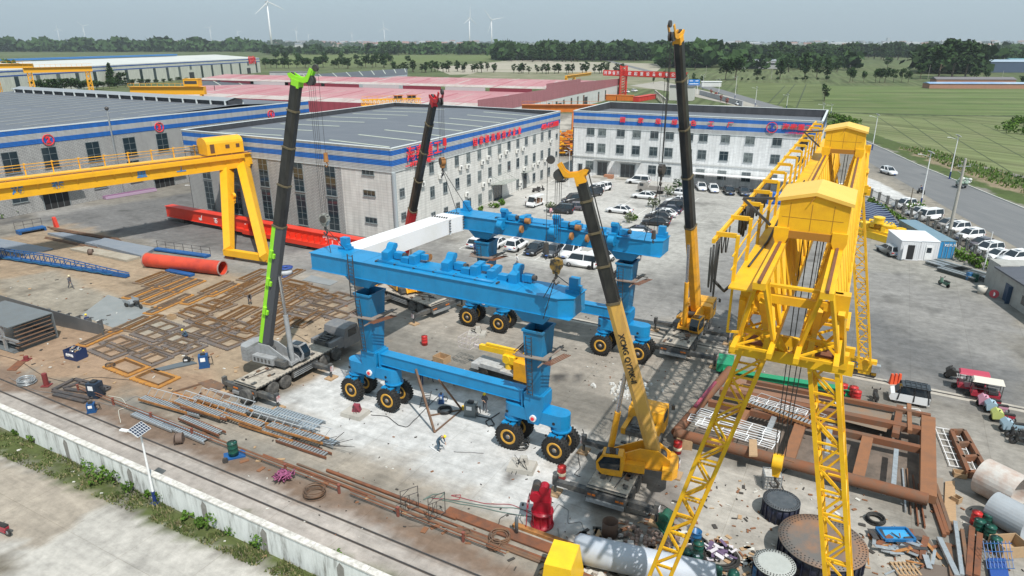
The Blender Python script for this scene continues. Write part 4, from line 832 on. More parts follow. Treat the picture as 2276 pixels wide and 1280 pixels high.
for v,cv in((24.9,1),(65.4,-1)):
 m=MB();m.bar((-1.5,v,20.25),(1.6,v,20.25),.24,.3);m.bar((-1.5,v,20.75),(1.6,v,20.75),.2,.1)
 for u in(-1.5,1.6):m.box((u,v,20.4),(.5,.5,.8))
 zp=17.0;vl=27.6 if cv>0 else 64.7
 m.bar((-1.2,v,20.2),(-.15,vl,zp),.24);m.bar((1.25,v,20.2),(.2,vl,zp),.24)
 m.bar((-2.3,vl-.3,zp),(2.4,vl-.3,zp),.3,.5);m.bar((-2.3,vl+1.4,zp),(2.4,vl+1.4,zp),.22,.4)
 for s_ in(-1,1):
  uo=1.95*s_;ui_=.75*s_
  for u_,ut in((uo,1.65*s_),(ui_,.95*s_)):
   m.bar((u_,vl-.3,zp+.2),(ut,v-.3,20.2),.22);m.bar((u_,vl+1.3,zp+.2),(ut,v+1.1,20.0),.2)
  for z_ in(17.9,19.0):k=(z_-17)/3.2;m.bar((uo+(1.65*s_-uo)*k,vl-.3-.7*k,z_),(ui_+(.95*s_-ui_)*k,vl-.3-.7*k,z_),.13)
  m.bar((uo,vl-.3,17.2),(ui_*1.1,vl-.8,18.6),.12);m.bar((ui_,vl-.3,17.2),(uo*.93,vl-.8,18.8),.12)
  for z_ in(17.1,18.6):m.bar((uo,vl-.3,z_),(uo,vl+1.3,z_+.1),.12)
  m.box((uo,vl-.3,17.3),(.45,.45,.6));m.box((ui_,vl-.3,17.3),(.45,.45,.6))
 m.build('portal_frame',[YG],tg)
 m=MB()
 for s_ in(-1,1):m.box((1.35*s_,vl+.5,17.28),(1.1,1.5,.06))
 m.build('platform',RUST,tg)
 for s_ in(-1,1):
  m=MB();T=[(s_*1.85,vl-.3),(s_*.85,vl-.3),(s_*.85,vl+1.2),(s_*1.85,vl+1.2)]
  fo=(5.4 if s_<0 else 4.9)*s_;fi=fo-.95*s_;B_=[(fo,vl-.1),(fi,vl-.1),(fi,vl+1.0),(fo,vl+1.0)];z0,z1=1.35,16.8
  def pt(i,t):return Vector((T[i][0]+(B_[i][0]-T[i][0])*t,T[i][1]+(B_[i][1]-T[i][1])*t,z1+(z0-z1)*t))
  for i in range(4):m.bar(pt(i,0),pt(i,1),.17,.17)
  n=14
  for k in range(n):
   t,t2=k/n,(k+1)/n
   for i in range(4):
    j=(i+1)%4;m.bar(pt(i,t),pt(j,t),.08);m.bar(pt(i,t)if k%2 else pt(j,t),pt(j,t2)if k%2 else pt(i,t2),.085)
  m.build('leg',[YG],tg)
 m=MB();m.bar((-5.0,vl+.45,1.15),(5.4,vl+.45,1.15),.6,1.0)
 for u in(-4.4,4.5):m.box((u,vl+.45,.45),(2.0,.4,.45));m.cyl((u-.75,vl+.25,.3),(u-.75,vl+.65,.3),.28,n=14,mi=1);m.cyl((u+.75,vl+.25,.3),(u+.75,vl+.65,.3),.28,n=14,mi=1)
 m.box((5.4,vl+.2,1.0),(.7,.5,.7),0,2)
 m.build('ground_beam',[YG,STEEL,GALV],tg)
 if cv<0:text('载',.62,(3.6,vl+.15,1.0),(1,0,0),(0,0,1),M('gantry_blue_letters',(.05,.22,.5),.5),tg,bold=.03);text('载',.62,(-.6,vl+.15,1.0),(1,0,0),(0,0,1),MATS['gantry_blue_letters'],tg,bold=.03)
YROOF=M('trolley_roof',(.80,.50,.10),.5,0,((.7,.42,.06),1,.4))
for v in(28.8,53.8):
 m=MB();w=1.28;L_=2.9;z0,z1=21.7,23.0
 m.b2((-w+.08,v,z0),(w+.08,v+L_,z1));m.extp([(-w+.08,z1),(w+.08,z1),(.08,z1+.34)],(0,v+.02,0),(1,0,0),(0,0,1),.04)
 for s_ in(-1,1):m.extp([(-.28,.25),(.28,.25),(.28,-.15),(.14,-.5),(-.14,-.5),(-.28,-.15)],(s_*1.08+.06,v-.06,z0),(1,0,0),(0,0,1),.12)
 m.bar((-1.2,v-.02,z0+.0),(1.3,v-.02,z0+.0),.1,.3,mi=1)
 for k in(-.8,0,.8):m.b2((k-.012,v-.006,z0+.2),(k+.012,v,z1-.02),1)
 m.b2((-w+.2,v-.005,z1-.62),(w-.1,v,z1-.6),1);m.bar((.05,v-.05,z1+.3),(-.1,v-.12,z1+.05),.03,mi=1)
 h_=m.build('trolley_house',[YG,M('rusty_yellow',(.35,.16,.02),.7)],tg)
 m=MB();P_=[(-w-.04,v-.1,z1),(.08,v-.1,z1+.34),(w+.2,v-.1,z1)]
 for i in range(2):
  a,b=P_[i],P_[i+1];m.add([a,b,(b[0],v+L_+.1,b[2]),(a[0],v+L_+.1,a[2]),(a[0],a[1],a[2]+.14),(b[0],b[1],b[2]+.14),(b[0],v+L_+.1,b[2]+.14),(a[0],v+L_+.1,a[2]+.14)],[(0,1,2,3),(4,5,6,7),(0,4,5,1),(3,2,6,7),(0,3,7,4),(1,5,6,2)])
 m.build('roof',YROOF,h_)
 m=MB()
 m.bar((-1.5,v+.3,21.9),(-2.7,v+.3,22.9),.1);m.bar((-2.7,v+.3,22.9),(-1.45,v+.4,23.0),.1);m.build('cable_arm',STEEL,h_)
m=MB()
for u in(-.35,-.1,.25,.5):m.cyl((u,31.6,21.2),(u*.6-.05,33.2,8.9),.025,n=5,caps=False)
for u in(-.5,.2,.4):m.cyl((u,56,21.2),(u,56,9),.025,n=5,caps=False)
m.build('hoist_rope',ROPE,tg)
m=MB();m.X=Matrix.Translation((0,33.2,5.4));m.cyl((-.3,0,3.1),(.2,0,3.1),.42,n=18);m.cyl((-.32,0,3.1),(-.35,0,3.1),.26,n=12,mi=1);m.extp([(-.25,-.3),(.25,-.3),(.16,-.85),(-.16,-.85)],(-.05,0,3.1),(1,0,0),(0,0,1),.3)
m.tube([(-.05,0,2.3),(-.05,0,2.0),(.15,0,1.8),(.12,0,1.6),(-.12,0,1.55),(-.28,0,1.75)],.08,6,1);m.build('hook_block',[YG,STEEL],tg)
p_leg=G(512,575);lgz=11.6
qa,qb=G(0,405,lgz),G(552,338,lgz);la=ang(qa,qb)
bg_=empty("box_gantry_crane",(qb.x,qb.y,0),la,'yellow box girder gantry crane with a round roofed cabin, reaching in from the left edge','gantry crane')
YB_=M('box_gantry_yellow',(.80,.42,.012),.45,0,((.62,.30,.02),.7,.4),coat=.1)
m=MB();Lg=75
m.b2((-Lg,-.1,lgz-2.35),(0,.9,lgz-.2));m.b2((-Lg,-.45,lgz-.2),(.3,1.4,lgz-.1));m.b2((-Lg,.1,lgz-.1),(.2,.4,lgz+.02),1);m.b2((-Lg,-.55,lgz-.75),(-1,-.1,lgz-.2));m.b2((-Lg,2.4,lgz-2.35),(0,3.4,lgz-.2));m.b2((-Lg,2.2,lgz-.2),(.3,3.9,lgz-.1))
for k in range(30):m.bar((-2-k*2.4,-.1,lgz-1.5),(-2-k*2.4,-.55,lgz-.8),.06)
m.add([(0,-.1,lgz-.2),(.9,.1,lgz-1.2),(.9,.7,lgz-1.2),(0,.9,lgz-.2),(0,-.1,lgz-2),(0,.9,lgz-2),(.9,.1,lgz-2),(.9,.7,lgz-2)],[(0,1,2,3),(0,4,6,1),(1,6,7,2),(2,7,5,3),(4,5,7,6)])
m.build('girder',[YB_,RUST],bg_)
m=MB()
for yy in(4.3,):
 for k in range(20):m.bar((-3.6-k*3.4,yy,lgz-.3),(-3.6-k*3.4,yy,lgz+1.5),.14,.14);m.bar((-3.6-k*3.4,yy+.15,lgz+1.45),(-3.6-k*3.4,yy-.7,lgz+1.45),.14,.12)
 for z in(.5,.95):m.bar((-Lg,yy,lgz+z),(-3,yy,lgz+z),.05)
 m.bar((-Lg,yy-.5,lgz+1.4),(-3,yy-.5,lgz+1.4),.08)
for k in range(24):m.bar((-.5-k*2.6,-.5,lgz-.2),(-.5-k*2.6,-.5,lgz+.3),.04)
m.bar((-Lg,-.5,lgz+.3),(.3,-.5,lgz+.3),.04)
m.b2((-Lg,3.6,lgz-.28),(0,4.5,lgz-.2));m.build('walkway',[YB_],bg_)
cx_=-6.4
m=MB();arc=[(-2.3,0),(2.3,0),(2.3,1.7),(1.7,2.35),(.8,2.7),(-.3,2.75),(-1.4,2.45),(-2.3,1.8)]
arc=[(1.6*math.cos(math.pi*t/8)*1.05,1.75+.95*math.sin(math.pi*t/8))for t in range(9)];arc=[(1.68,0)]+arc+[(-1.68,0)]
m.extp(arc,(cx_+2.7,1.9,lgz+.15),(0,1,0),(0,0,1),6.2);hs=m.build('trolley_house',[YB_],bg_)
m=MB();m.b2((cx_+.15,.18,lgz+.45),(cx_+.85,.215,lgz+1.85));m.b2((cx_+2.7,.18,lgz+1.0),(cx_+3.4,.215,lgz+1.6));m.b2((cx_+4.5,.18,lgz+1.0),(cx_+5.1,.215,lgz+1.6));m.build('window',M('brown_glass',(.13,.07,.04),.2),hs)
m=MB()
for k in range(10):m.bar((cx_-1.7+k*.15,3.2,lgz+.1),(cx_-1.7+k*.15,3.2,lgz+1.5),.05);
for k in range(6):m.bar((cx_-1.9,3.2,lgz+.2+k*.24),(cx_-.3,3.2,lgz+.2+k*.24),.04)
loops(m,3.1,3.2,1,1);m.build('cable_reel',ROPE,hs)
adz=[p_leg-Vector((qb.x,qb.y,0))];rot=Matrix.Rotation(-la,3,'Z')
f1=rot@(G(512,575)-Vector((qb.x,qb.y,0)));f2=rot@(G(606,590)-Vector((qb.x,qb.y,0)))
m=MB();tA=Vector((-3.0,2.2,lgz-2.2));tB=Vector((-.9,.6,lgz-2.2))
z0=1.3
m.bar(Vector((f1.x,f1.y,z0)),tA,.95,1.1,up=(0,1,0),w2=1.9,h2=1.4)
m.build('leg',YB_,bg_)
m=MB();m.bar(Vector((f2.x-.8,f2.y+.3,z0)),tB,.95,1.1,up=(0,1,0),w2=1.9,h2=1.4);m.build('leg',YB_,bg_)
m=MB();d_=(f2-f1).normalized();m.bar(Vector((f1.x,f1.y,.95))-d_*.8,Vector((f2.x,f2.y,.95))+d_*.4,.8,.9)
for q in(f1,f2):m.bar(Vector((q.x,q.y,.3))-d_*.7,Vector((q.x,q.y,.3))+d_*.7,.5,.5,mi=1)
m.build('ground_beam',[YB_,RUST],bg_)
blt=M('gantry_blue_letters',(.05,.22,.5),.5)
for ch,px,py in(('海',44,443),('泰',132,427),('重',315,391),('工',402,377)):
 W2=Wall((qa.x,qa.y),la);s,z=W2.on(px,py);s=s-(Vector((qb.x,qb.y,0))-Vector((qa.x,qa.y,0))).length
 text(ch,1.55,(s,-.13,lgz-1.22),(1,0,0),(0,0,1),blt,bg_,bold=.03)
m=MB();h_=rot@(G(520,440,6)-Vector((qb.x,qb.y,0)));h_.z=6.6
m.cyl(h_,h_+Vector((0,0,2.6)),.03,n=5);m.cyl(h_+Vector((-.2,0,-.2)),h_+Vector((.2,0,-.2)),.42,n=14);m.box(h_+Vector((0,0,-.7)),(.35,.3,.6));m.tube([h_+Vector((0,0,-1)),h_+Vector((.15,0,-1.3)),h_+Vector((-.1,0,-1.5)),h_+Vector((-.25,0,-1.3))],.07);m.build('hook_block',[YB_],bg_)
LAMPM_=M('headlamp',(.6,.63,.65),.15,.2)
def road_tyre(r=.56,w=.42):
 t=MB();t.lathe([(r*.62,-w*.48),(r*.9,-w*.5),(r,-w*.4),(r,w*.4),(r*.9,w*.5),(r*.62,w*.48)],(0,0,0),(0,1,0),22)
 tm=t.mesh('tyre',M('dusty_tyre',(.06,.058,.055),.9,0,((.22,.21,.19),3,.6)))
 m=MB();m.lathe([(r*.63,-w*.46),(r*.5,-w*.42),(r*.42,-w*.1),(r*.25,-w*.1),(r*.2,-w*.38),(0,-w*.4)],(0,0,0),(0,1,0),16);m.lathe([(r*.63,w*.46),(r*.5,w*.42),(r*.42,w*.1),(r*.25,w*.1),(r*.2,w*.38),(0,w*.4)],(0,0,0),(0,1,0),16)
 return tm,m.mesh('rim',M('rim_grey',(.35,.34,.32),.6,.2))
RT=road_tyre()
HAZ=M('hazard_stripes',(.6,.6,.6),.6,0,((.4,.03,.02),3,1))
def truck_crane(name,tail,head,tipz,tcol,bcol,ccol,label,tx=4.4,axles=(1.9,3.3,8.0,9.7),L=12.6,boomc=None,split=.38,bw=.95,outr=True,pivz=3.1,wx=1.38,cabc=None,glasscol=None,hook=None,cwt=(-4.3,-3.2,4,.36),boomtext=None,oright=2.3,ol=2.3):
 e=empty(name,(tail[0],tail[1],0),head,label,'truck crane');ri=Matrix.Rotation(-head,3,'Z')
 DK_=M('chassis_dark',(.06,.065,.07),.6,.2,((.22,.20,.17),1.5,.6));DECK=M('muddy_deck',(.42,.38,.32),.9,0,((.18,.155,.13),2.2,.8),.2)
 m=MB();m.b2((0,-.5,.75),(L-2.2,.5,1.25));m.b2((.1,-wx,1.4),(L-3.6,wx,1.5),1);m.b2((.4,-wx+.05,1.28),(L-3.6,-wx+.3,1.4));m.b2((.4,wx-.3,1.28),(L-3.6,wx-.05,1.4))
 for s_ in(-1,1):
  m.b2((axles[1]+.9,s_*(wx-.25)-.22,.55),(axles[2]-.9,s_*(wx-.25)+.22,1.15))
  for k in range(26):m.box((.5+k*(L-4.4)/25,s_*(wx+.01),1.44),(.16,.05,.10),0,0)
  for z in(.62,.8,.98):m.b2((axles[1]+.95,s_*(wx-.02)-.03,z),(axles[2]-.95,s_*(wx-.02)+.03,z+.05),2)
 m.b2((-.1,-wx,.7),(.1,wx,1.3));m.b2((-.25,-wx+.1,.55),(-.1,wx-.1,.8),2)
 for k in(-1.1,-.8,.8,1.1):m.b2((-.14,k-.12,1.0),(-.1,k+.12,1.12),3)
 m.build('chassis',[DK_,DECK,GALV,M('tail_lamp',(.6,.16,.02),.4)],e)
 for x in axles:
  for s_ in(-1,1):wheel_obj(e,(x,s_*(wx-.19),.62),0,RT,sc=1.11)
 m=MB();rq=random.Random(int(tail[0]*7))
 for k in range(14):x_=rq.uniform(.4,L-4.2);y_=rq.choice([-1,1])*rq.uniform(.5,1.1);m.box((x_,y_,1.5+.06),(rq.uniform(.15,.7),rq.uniform(.1,.4),.12),0,k%3)
 for k in range(3):m.tube([(rq.uniform(.5,3),rq.uniform(-1,1),1.55),(rq.uniform(2,5),rq.uniform(-1,1),1.53),(rq.uniform(4,8),rq.uniform(-1,1),1.55)],.03,5,1)
 m.bar((.1,-wx+.05,1.6),(.1,wx-.05,1.6),.06,.06,0)
 m.build('deck_fitting',[DK_,STEEL,RUSTD],e)
 m=MB();cx=L-1.4;pr_=[(-1.25,.75),(.95,.75),(1.1,1.2),(.95,2.1),(.75,2.75),(-.2,2.85),(-1.0,2.7),(-1.25,1.7)]
 m.extp([(p[0],p[1])for p in pr_],(cx,0,0),(1,0,0),(0,0,1),2.65)
 m.b2((cx-3.0,-1.3,1.0),(cx-1.25,-.95,2.0));m.b2((cx-3.0,.95,1.0),(cx-1.25,1.3,2.0));m.b2((cx-3.0,-.93,1.3),(cx-1.3,.93,1.9),1)
 for k in range(6):m.b2((cx-2.9+k*.26,-.5,1.9),(cx-2.75+k*.26,.6,2.05+.1*(k%2)),1)
 m.cyl((cx-2.2,.55,1.9),(cx-1.6,.55,2.25),.25,n=10,mi=1)
 cb=m.build('carrier_cab',[cabc or ccol,DK_],e)
 m=MB();m.add([(cx+1.0,-1.15,2.0),(cx+1.0,1.15,2.0),(cx+.8,1.1,2.68),(cx+.8,-1.1,2.68)],[(0,1,2,3)])
 for s_ in(-1,1):y=s_*1.335;m.b2((cx-.6,y-.015,1.75),(cx+.55,y+.015,2.5));
 m.build('window',GLASS,cb)
 for s_ in(-1,1):
  m=MB();m.b2((cx+1.08,s_*.95-.2,1.0),(cx+1.13,s_*.95+.2,1.2));m.build('headlight',LAMPM_,cb);m=MB();m.bar((cx+.8,s_*1.35,2.5),(cx+1.15,s_*1.62,2.55),.05);m.b2((cx+1.08,s_*1.62-.12,2.1),(cx+1.14,s_*1.62+.12,2.5));m.build('mirror',DK_,cb)
 if outr:
  for xo,ll,lr in((.35,ol,oright),(axles[2]-1.5,ol,oright)):
   for s_,l_ in((1,ll),(-1,lr)):
    m=MB();m.bar((xo,s_*.6,.92),(xo,s_*(wx+l_),.92),.38,.34);m.bar((xo,s_*(wx+.1),.92),(xo,s_*(wx+l_*.55),.92),.44,.42);m.cyl((xo,s_*(wx+l_-.1),1.25),(xo,s_*(wx+l_-.1),.12),.1,n=8,mi=0);m.box((xo,s_*(wx+l_-.1),1.1),(.36,.3,.7))
    ob=m.build('outrigger',[DK_],e)
    m=MB();m.b2((xo-.5,s_*(wx+l_-.1)-.4,0),(xo+.5,s_*(wx+l_-.1)+.4,.12));m.build('outrigger_pad',WOOD,ob)
    m=MB();m.box((xo,s_*(wx+l_+.07),1.0),(.38,.04,.5));m.build('warning_plate',HAZ,ob)
 tip=ri@(Vector(tipz)-Vector((tail[0],tail[1],0)));tc_=Vector((tx,0,0));az=math.atan2(tip.y,tip.x-tx)
 m=MB();m.cyl((tx,0,1.5),(tx,0,1.75),.85,n=24,mi=1)
 m.X=Matrix.Translation(tc_)@Matrix.Rotation(az,4,'Z')
 for s_ in(-1,1):m.extp([(-3.2,1.95),(-3.2,2.7),(-2.4,3.3),(-1.2,3.3),(1.1,2.2),(1.3,1.8)],(0,s_*.55,0),(1,0,0),(0,0,1),.12)
 m.b2((-3.1,-.55,1.78),(1.2,.55,2.0));m.cyl((-1.75,-.5,2.5),(-1.75,.5,2.5),.38,n=16,mi=1);m.cyl((-2.6,-.5,2.5),(-2.6,.5,2.5),.38,n=16,mi=1)
 m.b2((-2.6,-1.3,1.8),(-.2,-.65,2.45));m.b2((-.1,-1.2,1.8),(1.0,-.65,2.3),1);m.b2((-1.6,.65,1.8),(-.1,1.2,2.4))
 for k in range(5):m.b2((-2.4+k*.42,-1.32,1.95),(-2.2+k*.42,-1.3,2.3),1)
 m.build('superstructure',[tcol,DK_],e)
 m=MB();m.X=Matrix.Translation(tc_)@Matrix.Rotation(az,4,'Z')
 for k in range(cwt[2]):m.ext([(cwt[0]+.35,-1.2),(cwt[1],-1.25),(cwt[1],1.25),(cwt[0]+.35,1.2),(cwt[0],.7),(cwt[0],-.7)],1.6+k*cwt[3],1.6+(k+.92)*cwt[3])
 m.build('counterweight',ccol if cabc is None else tcol,e)
 m=MB();m.X=Matrix.Translation(tc_)@Matrix.Rotation(az,4,'Z')
 prc=[(-.15,1.6),(1.15,1.6),(1.55,1.95),(1.6,2.5),(1.2,3.15),(-.15,3.2),(-.3,2.6)]
 m.extp(prc,(0,1.15,0),(1,0,0),(0,0,1),.95);oc=m.build('operator_cab',[tcol],e)
 m=MB();m.X=Matrix.Translation(tc_)@Matrix.Rotation(az,4,'Z')
 for y in(1.15-.49,1.15+.49):m.extp([(0,2.1),(1.3,2.1),(1.45,2.5),(1.1,3.0),(0,3.05)],(0,y,0),(1,0,0),(0,0,1),.03)
 m.add([(1.575,.74,2.0),(1.575,1.56,2.0),(1.62,1.56,2.5),(1.62,.74,2.5),(1.24,.74,3.12),(1.24,1.56,3.12)],[(0,1,2,3),(3,2,5,4)]);m.b2((.2,.75,3.205),(1.0,1.5,3.23))
 m.build('window',GLASS,oc)
 piv=tc_+Vector((-2.0*math.cos(az),-2.0*math.sin(az),pivz));d=(tip-piv);Lb=d.length;d.normalize();side=Vector((-math.sin(az),math.cos(az),0));up=side.cross(d)*-1
 if up.z<0:up=-up
 def sec(m,a,b,w,h,mi=0):
  A=piv+d*a;B=piv+d*b;hx=[(-.5,-.2),(-.3,-.5),(.3,-.5),(.5,-.2),(.5,.5),(-.5,.5)];vs=[]
  for P in(A,B):vs+=[P+side*(x*w)+up*(y*h)for x,y in hx]
  m.add(vs,[(5,4,3,2,1,0),(6,7,8,9,10,11)]+[(i,(i+1)%6,6+(i+1)%6,6+i)for i in range(6)],mi)
 s1=split*Lb
 m=MB();sec(m,-.4,s1,bw,bw*1.15);ob=m.build('boom_base',bcol if not isinstance(bcol,tuple)else bcol[0],e)
 if isinstance(bcol,tuple):
  m=MB();A=piv+d*1.0;B=piv+d*s1;m.bar(A+side*(bw*.5+.012),B+side*(bw*.5+.012),.03,bw*.98,up=up)if False else None
  A=piv+d*.2
  q=-side*(bw*.5+.01);m.add([A+q+up*.12*bw,B+q+up*.12*bw,B+q+up*.575*bw,A+q+up*.575*bw],[(3,2,1,0)])
  q=up*(bw*.575+.01);m.add([A+q-side*.5*bw,A+q+side*.5*bw,B+q+side*.5*bw,B+q-side*.5*bw],[(0,1,2,3)])
  for k_ in(.3,.55,.78):P_=A.lerp(B,k_)-side*(bw*.5+.1)+up*.2*bw;m.bar(P_-d*.35,P_+d*.35,.22,.3,up=up);m.bar(P_-d*.3-up*.3,P_+d*.1-up*.3,.18,.2,up=up)
  m.build('boom_stripe',bcol[1],ob)
 m=MB();w=bw*.93;a=s1-.2;fr=[s1+.05,s1+(Lb-s1)*.30,s1+(Lb-s1)*.56,s1+(Lb-s1)*.80,Lb-.6]
 for i in range(4):sec(m,a if i==0 else fr[i]-.1,fr[i+1],w,w*1.12);w*=.93
 m.build('boom_telescope',M('boom_black',(.022,.022,.024),.38,.2,((.09,.085,.075),1.2,.5,(1,1,.3))),e)
 w=bw*1.0
 for i in range(4):m=MB();sec(m,fr[i]-.12,fr[i]+.02,w*1.15,w*1.2,0);w*=.93;m.build('boom_collar',M('collar_brass',(.16,.13,.08),.5,.3),e)
 hz_=Vector((math.cos(az),math.sin(az),0));m=MB();T0=piv+d*(Lb-.7)
 m.bar(T0,piv+d*(Lb-.1),bw*.72,bw*.8,up=up);Tn=piv+d*Lb
 for s_ in(-.24,.24):m.extp([(x_*(.82 if bw>.8 else .66),y_*.8*(1 if bw>.8 else .8))for x_,y_ in[(-.95,.42),(-.8,.1),(-.3,-.3),(.9,-.4),(1.35,-.3),(1.7,.3),(2.0,.8),(1.7,.95),(1.3,.3),(.9,.02),(.1,.15),(-.6,.5)]],Tn+side*s_,hz_,(0,0,1),.07)
 m.bar(Tn-hz_*.5,Tn+hz_*.9-Vector((0,0,.25)),.4,.2)
 for s_ in(-.14,.14):m.cyl(Tn+hz_*1.2+side*(s_-.06)+Vector((0,0,-.15)),Tn+hz_*1.2+side*(s_+.06)+Vector((0,0,-.15)),.36,n=14,mi=1)
 m.cyl(Tn+hz_*1.75-side*.08+Vector((0,0,.75)),Tn+hz_*1.75+side*.08+Vector((0,0,.75)),.26,n=12,mi=1);m.cyl(Tn-hz_*.5-side*.08+Vector((0,0,.2)),Tn-hz_*.5+side*.08+Vector((0,0,.2)),.22,n=12,mi=1)
 m.build('boom_head',[boomc or tcol,STEEL],e)
 f=tc_+Vector((.9*math.cos(az),.9*math.sin(az),2.0));g=piv+d*(Lb*.30)-up*(bw*.6)
 mid=f.lerp(g,.55);m=MB();m.cyl(f,mid,.22,n=12);lc=m.build('luffing_cylinder',tcol,e);m=MB();m.cyl(mid,g,.14,n=10);m.build('piston_rod',CHROME,lc)
 m=MB()
 for s_ in(-.2,.2):m.cyl(tc_+Vector((-2.3*math.cos(az),-2.3*math.sin(az),2.9))+side*s_,Tn-hz_*.5+side*s_*.4+Vector((0,0,.35)),.02,n=4,caps=False)
 hk=hook
 if hk:
  hp_=Tn+hz_*1.25;hp_.z=hk[0]
  for s_ in(-.16,-.06,.06,.16):m.cyl(Tn+hz_*(1.25+s_)+side*s_,hp_+hz_*s_+side*s_*.6+Vector((0,0,.5)),.018,n=4,caps=False)
  aux=Tn+hz_*1.95+Vector((0,0,.7));ab=aux.copy();ab.z=hk[1];m.cyl(aux,ab,.018,n=4,caps=False)
  for tgt in hk[2]:
   t_=ri@(Vector(tgt)-Vector((tail[0],tail[1],0)));m.cyl(hp_+Vector((0,0,-.7)),t_,.03,n=5,caps=False)
 m.build('hoist_rope',ROPE,e)
 if hk:
  m=MB();m.cyl(hp_-side*.2,hp_+side*.2,.42,n=16);m.extp([(-.4,.3),(.4,.3),(.2,-.6),(-.2,-.6)],hp_,hz_,(0,0,1),.32,0);m.cyl(hp_+Vector((0,0,-.6)),hp_+Vector((0,0,-.9)),.1,n=8,mi=1);m.tube([hp_+Vector((0,0,-.9)),hp_+hz_*.2+Vector((0,0,-1.1)),hp_+Vector((0,0,-1.35)),hp_-hz_*.2+Vector((0,0,-1.15))],.07,6,1)
  m.cyl(hp_-side*.22,hp_-side*.24,.3,n=12,mi=1);m.build('hook_block',[hk[3],STEEL],e)
  m=MB();m.cyl(ab,ab+Vector((0,0,-.7)),.16,.2,n=12);m.tube([ab+Vector((0,0,-.7)),ab+hz_*.16+Vector((0,0,-.9)),ab+Vector((0,0,-1.1)),ab-hz_*.16+Vector((0,0,-.95))],.05,6);m.build('auxiliary_hook',hk[4],e)
 if boomtext:
  s_,size,pos,col,flip=boomtext;A=piv+d*(Lb*pos)+side*((bw*.5+.03)*flip);dn_=-1 if 'QY' in s_ else 1;text(s_,size,A,d*dn_,-up*dn_,col,e,ext=.01,bold=.01)
 return e,piv,d
LIME=M('lime_paint',(.30,.72,.03),.4,0,((.25,.5,.05),1,.4));CGREY=M('crane_grey',(.30,.31,.32),.55,0,((.16,.16,.15),1.5,.6));DGREY=M('boom_dark_grey',(.07,.075,.085),.5);CRED=M('crane_red',(.62,.02,.03),.4,0,((.4,.02,.03),1,.4))
CCAB=M('carrier_grey',(.16,.165,.175),.45,.1,((.3,.28,.25),2,.4))
def bl(u,v,z):return Vector((NL.x,NL.y,0))+U*u+V*v+Vector((0,0,z))
h1=R(61);t1=Vector((-21.9,53.5,0))-Vector((math.cos(h1),math.sin(h1),0))*1.9
truck_crane("truck_crane",t1,h1,(-16.2,54.0,26.4),CGREY,(DGREY,LIME),CGREY,'truck crane with a lime green and dark boom on a dusty grey eight wheeled carrier',tx=4.7,axles=(1.9,3.35,8.2,9.8),L=13.6,boomc=LIME,split=.49,bw=.86,cabc=CCAB,hook=(15.6,20.9,[bl(-3.2,-.6,12.95),bl(-2.6,.5,12.95)],M('hook_dark',(.10,.10,.09),.5,0,((.6,.6,.55),2.2,.9)),RUST2),oright=2.2,ol=1.6)
c1_=[o for o in SC.objects if o.name=='truck_crane'][0];wheel_obj(c1_,(-.45,-.7,.9),R(90),RT,'spare_wheel',1.15)
h2=R(139);t2=Vector((-8.0,71.3,0))
truck_crane("truck_crane",t2,h2,(-7.3,66.6,23.9),YELC,CRED,YELC,'truck crane with a red boom marked STC1000T, parked under the near blue beam',tx=5.5,axles=(1.9,3.3,8.6,10.2),L=14.2,boomc=CRED,split=.42,bw=.82,hook=(18.2,20.5,[bl(-3.0,17.8,12.35),bl(-2.2,18.9,12.35)],RUST2,CRED),boomtext=('STC1000T',.75,.35,WHL,1),oright=2.4,ol=2.4)
h3=R(64);t3=Vector((6.1,37.2,0))
truck_crane("truck_crane",t3,h3,(4.05,41.2,21.5),YELC,M('worn_yellow_boom',(.62,.37,.085),.5,0,((.34,.19,.08),1.4,.7,(1,1,.3))),YELC,'worn yellow truck crane with a black upper boom, nearest the camera',tx=3.4,axles=(1.6,3.0,7.4,8.9),L=11.6,boomc=YELC,split=.56,bw=.78,cwt=(-3.75,-2.75,2,.38),hook=(15.6,17.0,[bl(16.4,-1.6,11.4),bl(16.9,1.5,12.95),bl(16.4,-1.6,12.95)],M('hook_yellow_black',(.03,.03,.03),.5,0,((.6,.35,.03),1.5,1)),STEEL),boomtext=('XCMG QY70K-II',.5,.36,M('black_letters',(.02,.02,.02),.6),1),oright=2.0,ol=2.4)
h4=R(62);t4=Vector((15.55,59.8,0))
truck_crane("truck_crane",t4,h4,(12.9,56.7,29.5),YELC,YELC,YELC,'tall orange yellow truck crane with a long black boom, beside the far blue leg',tx=4.9,axles=(1.8,3.2,7.9,9.5),L=12.6,boomc=YELC,split=.36,bw=.92,hook=(19.2,14.2,[bl(17.2,17.2,12.3),bl(17.5,19.9,12.3)],STEEL,STEEL),oright=2.6,ol=2.4)
text('豫GG0036',.5,t4+Vector((math.cos(h4),math.sin(h4),0))*-.32+Vector((0,0,.98)),(math.sin(h4),-math.cos(h4),0),(0,0,1),WHL,None,'licence_plate',.01)
lp=bpy.data.objects['licence_plate'];te=[o for o in SC.objects if o.type=='EMPTY' and o.name.startswith('truck_crane')and(o.location-t4).length<.1][0]
mw=lp.matrix_local.copy();lp.parent=te;lp.matrix_local=(Matrix.Translation(te.location)@Matrix.Rotation(h4,4,'Z')).inverted()@mw
CW=(MB(),MB());CW[0].lathe([(.2,-.1),(.3,-.11),(.34,-.08),(.34,.08),(.3,.11),(.2,.1)],(0,0,0),(0,1,0),18);CW[1].lathe([(.215,-.10),(.19,-.07),(.05,-.08),(0,-.09)],(0,0,0),(0,1,0),12);CW[1].lathe([(.215,.10),(.19,.07),(.05,.08),(0,.09)],(0,0,0),(0,1,0),12)
